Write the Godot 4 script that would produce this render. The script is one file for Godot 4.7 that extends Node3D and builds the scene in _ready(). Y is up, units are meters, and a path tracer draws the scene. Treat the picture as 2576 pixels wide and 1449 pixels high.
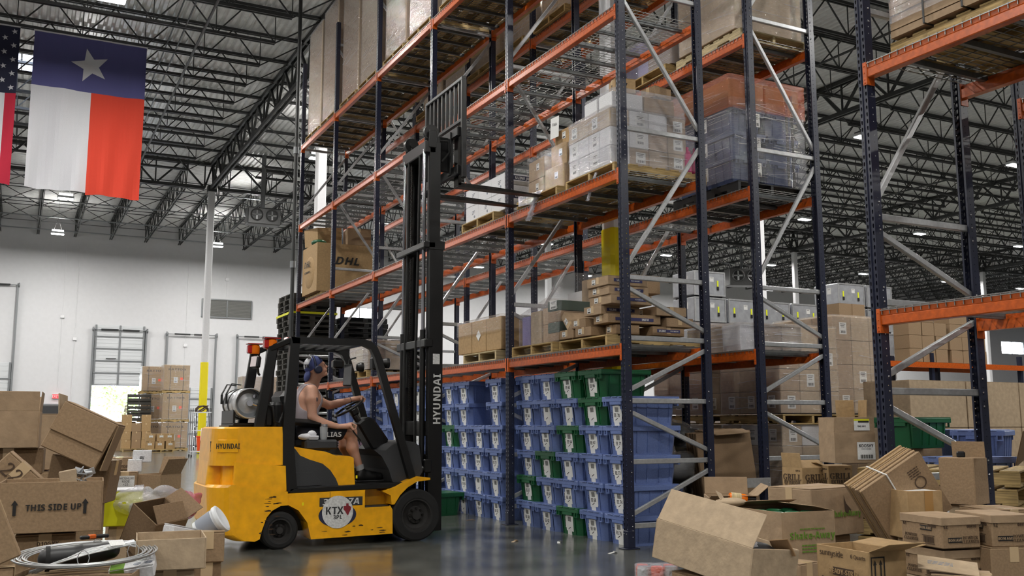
extends Node3D

var M := {}
var used := {}
var rng := RandomNumberGenerator.new()
const PAL_H := 0.14

class G:
	var v := PackedVector3Array()
	var n := PackedVector3Array()
	func tri(a: Vector3, b: Vector3, c: Vector3) -> void:
		var k := (b - a).cross(c - a).normalized()
		v.append(a); v.append(c); v.append(b)
		n.append(k); n.append(k); n.append(k)
	func trin(a: Vector3, b: Vector3, c: Vector3, na: Vector3, nb: Vector3, nc: Vector3) -> void:
		v.append(a); v.append(c); v.append(b)
		n.append(na); n.append(nc); n.append(nb)
	func quad(a: Vector3, b: Vector3, c: Vector3, d: Vector3) -> void:
		tri(a, b, c); tri(a, c, d)
	func quadn(a: Vector3, b: Vector3, c: Vector3, d: Vector3, na: Vector3, nb: Vector3, nc: Vector3, nd: Vector3) -> void:
		trin(a, b, c, na, nb, nc); trin(a, c, d, na, nc, nd)
	func quadx(p: Array) -> G:
		quad(p[0], p[1], p[2], p[3]); quad(p[3], p[2], p[1], p[0])
		return self
	func box(c: Vector3, s: Vector3, b := Basis(), ch := 0.0) -> G:
		var h := s * 0.5
		if ch <= 0.0:
			var p := []
			for i in 8:
				p.append(c + b * Vector3(h.x if i & 1 else -h.x, h.y if i & 2 else -h.y, h.z if i & 4 else -h.z))
			quad(p[1], p[3], p[7], p[5]); quad(p[0], p[4], p[6], p[2])
			quad(p[2], p[6], p[7], p[3]); quad(p[0], p[1], p[5], p[4])
			quad(p[4], p[5], p[7], p[6]); quad(p[0], p[2], p[3], p[1])
			return self
		var k := minf(ch, minf(h.x, minf(h.y, h.z)) * 0.9)
		var e := [Vector3(h.x, h.y - k, h.z - k), Vector3(h.x - k, h.y, h.z - k), Vector3(h.x - k, h.y - k, h.z)]
		var q := []
		for i in 8:
			var sg := Vector3(1 if i & 1 else -1, 1 if i & 2 else -1, 1 if i & 4 else -1)
			q.append([c + b * (e[0] * sg), c + b * (e[1] * sg), c + b * (e[2] * sg)])
		_f(q, [1, 3, 7, 5], 0); _f(q, [0, 4, 6, 2], 0)
		_f(q, [2, 6, 7, 3], 1); _f(q, [0, 1, 5, 4], 1)
		_f(q, [4, 5, 7, 6], 2); _f(q, [0, 2, 3, 1], 2)
		for ed in [[0, 1, 1, 2], [2, 3, 1, 2], [4, 5, 1, 2], [6, 7, 1, 2], [0, 2, 0, 2], [1, 3, 0, 2], [4, 6, 0, 2], [5, 7, 0, 2], [0, 4, 0, 1], [1, 5, 0, 1], [2, 6, 0, 1], [3, 7, 0, 1]]:
			_o(c, q[ed[0]][ed[2]], q[ed[1]][ed[2]], q[ed[1]][ed[3]], q[ed[0]][ed[3]])
		for i in 8:
			var a: Vector3 = q[i][0]; var bb: Vector3 = q[i][1]; var cc: Vector3 = q[i][2]
			if (bb - a).cross(cc - a).dot((a + bb + cc) / 3.0 - c) > 0: tri(a, bb, cc)
			else: tri(a, cc, bb)
		return self
	func _f(q: Array, id: Array, k: int) -> void:
		quad(q[id[0]][k], q[id[1]][k], q[id[2]][k], q[id[3]][k])
	func _o(c: Vector3, a: Vector3, b: Vector3, d: Vector3, e: Vector3) -> void:
		if (b - a).cross(d - a).dot((a + b + d + e) / 4.0 - c) > 0: quad(a, b, d, e)
		else: quad(a, e, d, b)
	func bar(p: Vector3, q: Vector3, w: float, h: float, up := Vector3.UP, ch := 0.0) -> G:
		var z := (q - p)
		var l := z.length()
		z = z / l
		if absf(z.dot(up)) > 0.99: up = Vector3.RIGHT if absf(z.x) < 0.9 else Vector3.BACK
		var x := up.cross(z).normalized()
		return box((p + q) * 0.5, Vector3(w, h, l), Basis(x, z.cross(x), z), ch)
	func frame(z: Vector3) -> Basis:
		var up := Vector3.UP if absf(z.y) < 0.9 else Vector3.RIGHT
		var x := up.cross(z).normalized()
		return Basis(x, z.cross(x), z)
	func cyl(p: Vector3, q: Vector3, r: float, k := 10, r2 := -1.0, cap := true) -> G:
		if r2 < 0: r2 = r
		var b := frame((q - p).normalized())
		for i in k:
			var a0 := TAU * i / k
			var a1 := TAU * (i + 1) / k
			var d0 := b.x * cos(a0) + b.y * sin(a0)
			var d1 := b.x * cos(a1) + b.y * sin(a1)
			quadn(p + d0 * r, p + d1 * r, q + d1 * r2, q + d0 * r2, d0, d1, d1, d0)
			if cap:
				tri(q, q + d0 * r2, q + d1 * r2); tri(p, p + d1 * r, p + d0 * r)
		return self
	func tube(pts: Array, r: float, k := 6, closed := false) -> G:
		var m := pts.size()
		var rings := []
		var pb := Basis()
		for i in m:
			var a: Vector3 = pts[(i - 1 + m) % m] if closed or i > 0 else pts[i]
			var c: Vector3 = pts[(i + 1) % m] if closed or i < m - 1 else pts[i]
			var z := (c - a).normalized()
			var x: Vector3
			if i == 0: x = frame(z).x
			else: x = (pb.x - z * pb.x.dot(z)).normalized()
			pb = Basis(x, z.cross(x), z)
			var ring := []
			for j in k:
				ring.append(pb.x * cos(TAU * j / k) + pb.y * sin(TAU * j / k))
			rings.append(ring)
		for i in (m if closed else m - 1):
			var i2 := (i + 1) % m
			for j in k:
				var j2 := (j + 1) % k
				quadn(pts[i] + rings[i][j] * r, pts[i] + rings[i][j2] * r, pts[i2] + rings[i2][j2] * r, pts[i2] + rings[i2][j] * r, rings[i][j], rings[i][j2], rings[i2][j2], rings[i2][j])
		if not closed:
			for j in k:
				var j2 := (j + 1) % k
				tri(pts[0], pts[0] + rings[0][j2] * r, pts[0] + rings[0][j] * r)
				tri(pts[m - 1], pts[m - 1] + rings[m - 1][j] * r, pts[m - 1] + rings[m - 1][j2] * r)
		return self
	func lathe(prof: Array, xf := Transform3D(), k := 24) -> G:
		for i in prof.size() - 1:
			var p: Vector2 = prof[i]
			var q: Vector2 = prof[i + 1]
			if p.distance_to(q) < 1e-6: continue
			var t := (q - p).normalized()
			var nn := Vector2(t.y, -t.x)
			for j in k:
				var a0 := TAU * j / k
				var a1 := TAU * (j + 1) / k
				var d0 := Vector3(cos(a0), 0, sin(a0))
				var d1 := Vector3(cos(a1), 0, sin(a1))
				var n0 := (xf.basis * (d0 * nn.x + Vector3.UP * nn.y)).normalized()
				var n1 := (xf.basis * (d1 * nn.x + Vector3.UP * nn.y)).normalized()
				var A := xf * (d0 * p.x + Vector3.UP * p.y)
				var Bq := xf * (d1 * p.x + Vector3.UP * p.y)
				var C := xf * (d1 * q.x + Vector3.UP * q.y)
				var D := xf * (d0 * q.x + Vector3.UP * q.y)
				if q.x > 1e-6: trin(A, C, Bq, n0, n1, n1) if p.x < 1e-6 else quadn(A, D, C, Bq, n0, n0, n1, n1)
				elif p.x > 1e-6: trin(A, C, Bq, n0, n1, n1)
				if q.x > 1e-6 and p.x < 1e-6: trin(A, D, C, n0, n0, n1)
		return self
	func prism(poly: PackedVector2Array, z0: float, z1: float, xf := Transform3D()) -> G:
		if Geometry2D.is_polygon_clockwise(poly): poly.reverse()
		var t := Geometry2D.triangulate_polygon(poly)
		for i in range(0, t.size(), 3):
			var a := poly[t[i]]; var b := poly[t[i + 1]]; var c := poly[t[i + 2]]
			if (b - a).cross(c - a) < 0:
				var s := b; b = c; c = s
			tri(xf * Vector3(a.x, a.y, z1), xf * Vector3(b.x, b.y, z1), xf * Vector3(c.x, c.y, z1))
			tri(xf * Vector3(a.x, a.y, z0), xf * Vector3(c.x, c.y, z0), xf * Vector3(b.x, b.y, z0))
		var m := poly.size()
		for i in m:
			var a := poly[i]; var b := poly[(i + 1) % m]
			quad(xf * Vector3(a.x, a.y, z0), xf * Vector3(b.x, b.y, z0), xf * Vector3(b.x, b.y, z1), xf * Vector3(a.x, a.y, z1))
		return self
	func ball(c: Vector3, r: Vector3, k := 10, b := Basis()) -> G:
		for i in k:
			for j in k * 2:
				var q := []
				for d in [[0, 0], [0, 1], [1, 1], [1, 0]]:
					var th: float = PI * (i + d[0]) / k
					var ph: float = PI * (j + d[1]) / k
					q.append(Vector3(sin(th) * cos(ph), cos(th), sin(th) * sin(ph)))
				var w := []
				for p in q: w.append((b * (p / r)).normalized())
				quadn(c + b * (q[0] * r), c + b * (q[1] * r), c + b * (q[2] * r), c + b * (q[3] * r), w[0], w[1], w[2], w[3])
		return self
	func mesh() -> ArrayMesh:
		var a := []
		a.resize(Mesh.ARRAY_MAX)
		a[Mesh.ARRAY_VERTEX] = v
		a[Mesh.ARRAY_NORMAL] = n
		var m := ArrayMesh.new()
		if v.size(): m.add_surface_from_arrays(Mesh.PRIMITIVE_TRIANGLES, a)
		return m

func V(x: float, y: float, z: float) -> Vector3: return Vector3(x, y, z)

func numbered(called: String) -> String:
	var k: int = used.get(called, 0)
	used[called] = k + 1
	return called if k == 0 else "%s_%03d" % [called, k]

func part(parent: Node, called: String, mesh, m: Material, at := Transform3D()) -> MeshInstance3D:
	var o := MeshInstance3D.new()
	o.mesh = mesh.mesh() if mesh is G else mesh
	if o.mesh.get_surface_count(): o.material_override = null
	o.set_surface_override_material(0, m) if o.mesh.get_surface_count() else null
	o.transform = at
	if parent == self:
		o.name = numbered(called)
		add_child(o)
	else:
		o.name = called
		parent.add_child(o, true)
	return o

func tag(o: Node, label: String, category: String, group := "") -> Node:
	o.set_meta("label", label)
	o.set_meta("category", category)
	if group: o.set_meta("group", group)
	return o

func thing(called: String, label: String, category: String, at := Transform3D(), group := "") -> Node3D:
	var o := Node3D.new()
	o.name = numbered(called)
	add_child(o)
	o.transform = at
	tag(o, label, category, group)
	return o

func struct(called: String, mesh, m: Material) -> MeshInstance3D:
	var o := part(self, called, mesh, m)
	o.set_meta("kind", "structure")
	return o

func structn(called: String) -> Node3D:
	var o := Node3D.new()
	o.name = numbered(called)
	add_child(o)
	o.set_meta("kind", "structure")
	return o

func copy(o: Node3D, at: Transform3D, label := "", group := "") -> Node3D:
	var c: Node3D = o.duplicate()
	c.name = numbered(str(o.name).trim_suffix("_" + str(o.name).get_slice("_", str(o.name).get_slice_count("_") - 1)) if str(o.name).right(3).is_valid_int() else str(o.name))
	add_child(c)
	c.transform = at
	if label: c.set_meta("label", label)
	if group: c.set_meta("group", group)
	return c

func at(x: float, y: float, z: float, yaw := 0.0, pitch := 0.0, roll := 0.0) -> Transform3D:
	return Transform3D(Basis.from_euler(Vector3(deg_to_rad(pitch), deg_to_rad(yaw), deg_to_rad(roll))), Vector3(x, y, z))

func noise_tex(kind: int, freq: float, lo: float, hi: float, seed_: int, octaves := 4, size := 512, stretch := Vector2.ONE, p0 := 0.0, p1 := 1.0) -> ImageTexture:
	var fn := FastNoiseLite.new()
	fn.noise_type = kind
	fn.frequency = freq
	fn.fractal_octaves = octaves
	fn.seed = seed_
	var im := Image.create(size, size, false, Image.FORMAT_RGB8)
	var base := fn.get_seamless_image(int(size * stretch.x), int(size * stretch.y), false, false, 0.15)
	base.resize(size, size, Image.INTERPOLATE_CUBIC)
	var d := base.get_data()
	var step := 1
	var out := PackedByteArray()
	out.resize(size * size * 3)
	for i in size * size:
		var t := clampf((d[i * step] / 255.0 - p0) / (p1 - p0), 0.0, 1.0)
		var k := int(clampf(lerpf(lo, hi, t), 0, 1) * 255)
		out[i * 3] = k; out[i * 3 + 1] = k; out[i * 3 + 2] = k
	im = Image.create_from_data(size, size, false, Image.FORMAT_RGB8, out)
	return ImageTexture.create_from_image(im)

func normal_tex(src: Texture2D, strength: float) -> ImageTexture:
	var im := src.get_image().duplicate() as Image
	im.bump_map_to_normal_map(strength)
	return ImageTexture.create_from_image(im)

func mat(key: String, c: Color, rough := 0.6, metal := 0.0, tex: Texture2D = null, scale := 1.0, world := false) -> StandardMaterial3D:
	var m := StandardMaterial3D.new()
	m.resource_name = key
	m.albedo_color = c
	m.roughness = rough
	m.metallic = metal
	if tex:
		m.albedo_texture = tex
		m.uv1_triplanar = true
		m.uv1_world_triplanar = world
		m.uv1_scale = Vector3.ONE * scale
	M[key] = m
	return m

func film(key: String, c: Color, alpha: float, rough: float, nt: Texture2D, scale: float, amount := 1.0) -> void:
	var m := mat(key, Color(c.r, c.g, c.b, alpha), rough)
	m.transparency = BaseMaterial3D.TRANSPARENCY_ALPHA
	m.normal_enabled = true
	m.normal_texture = nt
	m.normal_scale = amount
	m.uv1_triplanar = true
	m.uv1_scale = Vector3.ONE * scale

var fonts := {}
func lettering(parent: Node, words: String, h: float, xf: Transform3D, m: Material, bold := true, face := "Droid Sans", called := "lettering", squeeze := 1.0) -> MeshInstance3D:
	var fk := face + str(bold)
	if not fonts.has(fk):
		var f := SystemFont.new()
		f.font_names = PackedStringArray([face])
		f.font_weight = 700 if bold else 400
		fonts[fk] = f
	var t := TextMesh.new()
	t.font = fonts[fk]
	t.font_size = 24
	t.pixel_size = h / 17.2
	t.depth = 0.0012
	t.curve_step = 4.0
	t.text = words
	return part(parent, called, t, m, xf * Transform3D(Basis.from_scale(Vector3(squeeze, 1, 1)), Vector3.ZERO))

func look(p: Vector3, normal: Vector3, up := Vector3.UP) -> Transform3D:
	var z := normal.normalized()
	var x := up.cross(z).normalized()
	return Transform3D(Basis(x, z.cross(x), z), p)

const LAMP := 60.0

func _ready() -> void:
	var cam := Camera3D.new()
	cam.name = "camera"
	cam.fov = rad_to_deg(2.0 * atan(724.5 / 2410.8))
	cam.near = 0.05
	cam.far = 300.0
	cam.transform = Transform3D(Basis.from_euler(Vector3(0.1397, -0.4755, -0.0024)), V(0, 1.1994, 0))
	cam.current = true
	add_child(cam)
	var we := WorldEnvironment.new()
	we.name = "world"
	var e := Environment.new()
	var sm := ProceduralSkyMaterial.new()
	sm.sky_top_color = Color(0.78, 0.83, 0.92)
	sm.sky_horizon_color = Color(0.95, 0.96, 0.97)
	sm.ground_bottom_color = Color(0.5, 0.5, 0.48)
	sm.ground_horizon_color = Color(0.8, 0.8, 0.8)
	sm.energy_multiplier = 55.0
	e.sky = Sky.new()
	e.sky.sky_material = sm
	e.background_mode = Environment.BG_SKY
	e.tonemap_mode = Environment.TONE_MAPPER_LINEAR
	e.tonemap_exposure = 0.72
	e.sdfgi_enabled = true
	e.ssao_enabled = true
	e.ssil_enabled = true
	we.environment = e
	add_child(we)
	make_materials()
	grid_lights()
	building()
	roof()
	racks()
	totes()
	rack_loads()
	background_goods()
	forklift()
	person()
	flags()
	left_background()
	foreground()

func make_materials() -> void:
	var P := FastNoiseLite.TYPE_SIMPLEX_SMOOTH
	var fine := noise_tex(P, 0.06, 0.86, 1.0, 1, 5)
	var coarse := noise_tex(P, 0.012, 0.88, 1.0, 2, 5)
	var blotch := noise_tex(P, 0.01, 0.62, 1.0, 3, 6)
	var grain := noise_tex(P, 0.02, 0.62, 1.0, 4, 5, 512, Vector2(0.25, 4.0))
	var wrinkle := noise_tex(FastNoiseLite.TYPE_SIMPLEX, 0.022, 0, 1, 5, 4, 512, Vector2(0.35, 2.2))
	var crumple := noise_tex(FastNoiseLite.TYPE_SIMPLEX, 0.02, 0, 1, 6, 4)
	var bumpy := noise_tex(P, 0.05, 0, 1, 7, 4)
	var wr_n := normal_tex(wrinkle, 5.0)
	var cr_n := normal_tex(crumple, 8.0)
	# setting
	var fl := mat("floor", Color(0.41, 0.415, 0.395), 0.24, 0.0, blotch, 0.22, true)
	fl.roughness_texture = noise_tex(P, 0.02, 0.5, 1.0, 9, 5)
	fl.metallic_specular = 0.6
	mat("wall", Color(0.81, 0.81, 0.82), 0.75, 0.0, noise_tex(P, 0.02, 0.98, 1.0, 10, 4), 0.3, true)
	mat("deck", Color(0.93, 0.93, 0.925), 0.4, 0.12, coarse, 0.5, true)
	mat("truss", Color(0.2, 0.205, 0.205), 0.5)
	mat("white_paint", Color(0.87, 0.87, 0.88), 0.45, 0.0, noise_tex(P, 0.02, 0.97, 1.0, 11, 4), 1.0)
	mat("yellow_guard", Color(0.93, 0.86, 0.06), 0.4)
	mat("door_panel", Color(0.78, 0.79, 0.8), 0.5)
	mat("galv_door", Color(0.5, 0.51, 0.52), 0.45, 0.4)
	mat("louvre", Color(0.55, 0.55, 0.54), 0.5, 0.3)
	mat("asphalt", Color(0.6, 0.6, 0.58), 0.9)
	mat("leaf", Color(0.56, 0.66, 0.38), 0.7)
	mat("bark", Color(0.3, 0.24, 0.18), 0.9)
	# rack
	mat("navy", Color(0.145, 0.16, 0.235), 0.28, 0.0, fine, 2.0)
	mat("hole_edge", Color(0.3, 0.31, 0.34), 0.4, 0.3)
	mat("orange", Color(0.81, 0.37, 0.11), 0.3, 0.0, noise_tex(P, 0.02, 0.8, 1.0, 12, 5), 2.0)
	mat("galv", Color(0.74, 0.745, 0.75), 0.32, 0.5, coarse, 3.0)
	mat("channel", Color(0.44, 0.45, 0.45), 0.4, 0.6, coarse, 2.0)
	mat("wire", Color(0.55, 0.55, 0.54), 0.36, 0.7)
	mat("bolt", Color(0.75, 0.75, 0.76), 0.25, 0.9)
	# goods
	var tones := [Color(0.655, 0.555, 0.44), Color(0.61, 0.505, 0.385), Color(0.71, 0.625, 0.515), Color(0.52, 0.42, 0.31), Color(0.68, 0.56, 0.395)]
	var card_n := normal_tex(noise_tex(P, 0.03, 0, 1, 21, 5), 2.0)
	for i in tones.size():
		mat("card%d" % i, tones[i], 0.82, 0.0, fine if i % 2 else coarse, 1.6 + 0.3 * i)
		M["card%d" % i].normal_enabled = true
		M["card%d" % i].normal_texture = card_n
		M["card%d" % i].normal_scale = 0.5
	mat("card_inner", Color(0.60, 0.47, 0.33), 0.85, 0.0, fine, 2.0)
	mat("tape", Color(0.62, 0.47, 0.28), 0.22)
	mat("clear_tape", Color(0.76, 0.66, 0.52), 0.2)
	mat("paper", Color(0.9, 0.9, 0.89), 0.6, 0.0, fine, 4.0)
	mat("ink", Color(0.10, 0.09, 0.085), 0.7)
	mat("brown_ink", Color(0.27, 0.2, 0.14), 0.75)
	mat("green_ink", Color(0.38, 0.52, 0.16), 0.7)
	mat("navy_ink", Color(0.2, 0.2, 0.36), 0.7)
	mat("white_card", Color(0.87, 0.87, 0.88), 0.6, 0.0, fine, 2.0)
	mat("green_card", Color(0.16, 0.27, 0.21), 0.6, 0.0, fine, 2.0)
	mat("purple_card", Color(0.5, 0.46, 0.66), 0.5)
	mat("magenta", Color(0.68, 0.22, 0.42), 0.5)
	mat("red_card", Color(0.72, 0.2, 0.2), 0.5)
	mat("yellow_card", Color(0.83, 0.83, 0.08), 0.5)
	mat("bin_blue", Color(0.40, 0.475, 0.68), 0.42, 0.0, fine, 1.5)
	mat("bin_navy", Color(0.27, 0.32, 0.46), 0.42, 0.0, fine, 1.5)
	mat("bin_green", Color(0.09, 0.36, 0.21), 0.4, 0.0, fine, 1.5)
	mat("wood", Color(0.80, 0.68, 0.45), 0.75, 0.0, grain, 1.2)
	mat("wood_pale", Color(0.86, 0.78, 0.6), 0.75, 0.0, grain, 1.2)
	mat("wood_dark", Color(0.3, 0.29, 0.27), 0.85, 0.0, grain, 1.2)
	film("wrap", Color(0.93, 0.93, 0.95), 0.06, 0.05, wr_n, 1.6, 1.0)
	film("wrap_hazy", Color(0.9, 0.9, 0.93), 0.22, 0.06, wr_n, 1.6, 1.0)
	film("wrap_orange", Color(0.85, 0.42, 0.22), 0.3, 0.05, wr_n, 1.6, 1.0)
	film("film_fold", Color(0.95, 0.95, 0.97), 0.4, 0.12, wr_n, 2.0, 0.4)  # whitish film, bright streaks put into the ridge colour
	film("bag", Color(0.9, 0.9, 0.92), 0.32, 0.1, cr_n, 2.5, 1.2)
	film("pink_bag", Color(0.8, 0.3, 0.42), 0.5, 0.12, cr_n, 2.5, 1.2)
	film("glass", Color(0.9, 0.95, 0.95), 0.05, 0.02, cr_n, 0.2, 0.0)
	mat("crate_grey", Color(0.66, 0.67, 0.69), 0.4, 0.3, coarse, 1.0)
	mat("crate_black", Color(0.07, 0.07, 0.075), 0.5)
	mat("crate_yellow", Color(0.85, 0.88, 0.1), 0.5)
	# forklift
	var fy := mat("fork_yellow", Color(0.99, 0.71, 0.04), 0.3, 0.0, noise_tex(P, 0.014, 0.88, 1.0, 13, 5), 1.0)
	fy.clearcoat_enabled = true
	fy.clearcoat = 0.3
	fy.clearcoat_roughness = 0.2
	mat("scuff", Color(0.26, 0.17, 0.06), 0.8, 0.0, blotch, 6.0)
	mat("fork_black", Color(0.04, 0.04, 0.043), 0.38, 0.0, fine, 2.0)
	mat("mast_black", Color(0.05, 0.05, 0.052), 0.4, 0.1, coarse, 2.0)
	mat("fork_grey", Color(0.19, 0.193, 0.2), 0.6, 0.0, fine, 2.0)
	mat("rubber", Color(0.085, 0.083, 0.08), 0.78, 0.0, blotch, 2.0)
	mat("dust_rim", Color(0.16, 0.15, 0.14), 0.75, 0.0, blotch, 3.0)
	mat("chrome", Color(0.8, 0.8, 0.82), 0.1, 1.0)
	mat("tank", Color(0.76, 0.77, 0.78), 0.22, 0.35, coarse, 1.5)
	mat("steel_dark", Color(0.2, 0.19, 0.18), 0.42, 0.7, blotch, 2.0)
	mat("amber", Color(0.9, 0.45, 0.03), 0.2)
	mat("red_lens", Color(0.65, 0.1, 0.08), 0.2)
	mat("clear_lens", Color(0.9, 0.85, 0.85), 0.15)
	mat("decal_white", Color(0.88, 0.88, 0.87), 0.45, 0.0, noise_tex(P, 0.02, 0.8, 1.0, 14, 5), 3.0)
	mat("decal_navy", Color(0.12, 0.14, 0.24), 0.5)
	mat("decal_red", Color(0.5, 0.12, 0.16), 0.5)
	# person
	var sk := mat("skin", Color(0.80, 0.60, 0.50), 0.5, 0.0, fine, 4.0)
	sk.subsurf_scatter_enabled = true
	sk.subsurf_scatter_strength = 0.08
	mat("vest", Color(0.66, 0.62, 0.64), 0.85, 0.0, fine, 6.0)
	mat("shorts", Color(0.09, 0.1, 0.14), 0.85, 0.0, fine, 6.0)
	mat("cap_blue", Color(0.27, 0.31, 0.52), 0.8, 0.0, fine, 6.0)
	mat("sock", Color(0.62, 0.62, 0.62), 0.9)
	mat("hair", Color(0.22, 0.16, 0.12), 0.8)
	mat("tattoo", Color(0.3, 0.25, 0.26), 0.6)
	# flags
	mat("flag_blue", Color(0.34, 0.34, 0.55), 0.85, 0.0, fine, 3.0)
	mat("flag_navy", Color(0.13, 0.14, 0.24), 0.85, 0.0, fine, 3.0)
	mat("flag_white", Color(0.86, 0.86, 0.88), 0.85, 0.0, fine, 3.0)
	mat("flag_red", Color(0.88, 0.27, 0.18), 0.85, 0.0, fine, 3.0)
	mat("flag_crimson", Color(0.76, 0.13, 0.24), 0.85, 0.0, fine, 3.0)
	for k in ["flag_blue", "flag_white", "flag_red", "flag_navy", "flag_crimson"]:
		M[k].backlight_enabled = true
		M[k].backlight = Color(M[k].albedo_color.r * 0.35, M[k].albedo_color.g * 0.35, M[k].albedo_color.b * 0.35)
	mat("orange_plastic", Color(0.95, 0.33, 0.12), 0.4)
	mat("black_plastic", Color(0.06, 0.06, 0.065), 0.45)
	mat("white_plastic", Color(0.82, 0.83, 0.84), 0.35)
	mat("grey_label", Color(0.5, 0.52, 0.56), 0.5)
	mat("heater", Color(0.36, 0.36, 0.36), 0.4, 0.4, coarse, 2.0)
	mat("lilac", Color(0.72, 0.62, 0.72), 0.6)
	var glow := mat("glow", Color(1, 1, 1), 0.5)
	glow.emission_enabled = true
	glow.emission = Color(1, 1, 1)
	glow.emission_energy_multiplier = 14.0
	var gs := mat("glow_soft", Color(1, 1, 1), 0.5)  # glow for the slots added on top of the left fixtures
	gs.emission_enabled = true
	gs.emission = Color(1, 1, 1)
	gs.emission_energy_multiplier = 3.0
	var ex := mat("exit_red", Color(0.9, 0.1, 0.12), 0.5)
	ex.emission_enabled = true
	ex.emission = Color(1, 0.16, 0.2)
	ex.emission_energy_multiplier = 1.6
	var lamp := mat("lit_lens", Color(1, 0.9, 0.9), 0.3)
	lamp.emission_enabled = true
	lamp.emission = Color(1, 0.75, 0.72)
	lamp.emission_energy_multiplier = 2.0

const LEV := [1.966, 3.751, 5.5, 7.29]
const BAY := 2.515
const WALLZ := -55.0

func grid_lights() -> void:
	var housing := G.new().box(V(0, 0.09, 0), V(0.62, 0.1, 0.34), Basis(), 0.02).mesh()
	var fin := G.new()
	for i in 7: fin.box(V(-0.24 + i * 0.08, 0.165, 0), V(0.012, 0.06, 0.26))
	var finm := fin.mesh()
	var panel := G.new().box(V(0, 0.025, 0), V(0.56, 0.03, 0.28), Basis(), 0.01).mesh()
	var rod := G.new().cyl(V(-0.2, 0.14, 0), V(0, 0.8, 0), 0.006, 5).cyl(V(0.2, 0.14, 0), V(0, 0.8, 0), 0.006, 5).cyl(V(0, 0.78, 0), V(0, 1.82, 0), 0.006, 5).mesh()
	var slot := G.new().box(V(0, 0.18, 0.15), V(0.52, 0.08, 0.06), Basis(), 0.01).mesh()
	for zi in [-50.2, -42.0, -31.6, -21.3, -11.0, -0.7, 9.6]:
		for xi in 11:
			var x: float = -13.6 + 7.45 * xi
			if zi > -5 and x > 30: continue
			var t := thing("high_bay_light", "white LED high bay light hanging from the roof joists", "ceiling light", at(x, 10.2, zi), "high bay lights under the roof")
			part(t, "housing", housing, M.white_plastic)
			part(t, "heat_sink", finm, M.heater)
			part(t, "diffuser", panel, M.glow)
			part(t, "hanger", rod, M.truss)
			var l := AreaLight3D.new()
			l.name = "area_light"
			l.area_size = Vector2(0.56, 0.28)
			l.light_energy = LAMP
			l.light_color = Color(1.0, 0.99, 0.97)
			l.area_range = 70.0
			l.area_attenuation = 2.0
			l.shadow_enabled = true
			l.transform = Transform3D(Basis(Vector3.RIGHT, -PI / 2), V(0, 0.005, 0))
			t.add_child(l)
			if x < -14 or x > 12: continue
			part(t, "uplight_slot", slot, M.glow_soft)  # added glowing slot, brightens the roof deck over the left bays
			var u := AreaLight3D.new()  # added fill light aimed up at the deck
			u.name = "uplight"
			u.area_size = Vector2(0.5, 0.06)
			u.light_energy = LAMP * 0.11
			u.light_color = Color(1.0, 0.99, 0.97)
			u.area_range = 70.0
			u.area_attenuation = 2.0
			u.shadow_enabled = true
			u.transform = Transform3D(Basis(Vector3.RIGHT, PI / 2), V(0, 0.225, 0.15))
			t.add_child(u)

func truss_mesh(length: float, y0: float, y1: float, chord: float, web: float, panel: float, verticals: bool, inset: float) -> ArrayMesh:
	var g := G.new()
	for s in [-1, 1]:
		g.box(V(0, y1 - chord * 0.5, s * chord * 0.62), V(length, chord, chord * 0.5))
		g.box(V(0, y0 + chord * 0.5, s * chord * 0.62), V(length - inset * 2, chord, chord * 0.5))
	var k := int((length - inset * 2) / panel)
	var x0 := -length * 0.5 + inset
	var d := (length - inset * 2) / k
	g.bar(V(-length * 0.5, y1 - chord * 0.5, 0), V(x0, y0 + chord * 0.5, 0), web, web)
	g.bar(V(length * 0.5, y1 - chord * 0.5, 0), V(-x0, y0 + chord * 0.5, 0), web, web)
	for i in k:
		var a := x0 + d * i
		g.bar(V(a, y0 + chord * 0.5, 0), V(a + d * 0.5, y1 - chord * 0.5, 0), web, web)
		g.bar(V(a + d * 0.5, y1 - chord * 0.5, 0), V(a + d, y0 + chord * 0.5, 0), web, web)
		if verticals: g.bar(V(a + d, y0 + chord * 0.5, 0), V(a + d, y1 - chord * 0.5, 0), web * 0.7, web * 0.7)
	return g.mesh()

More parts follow.
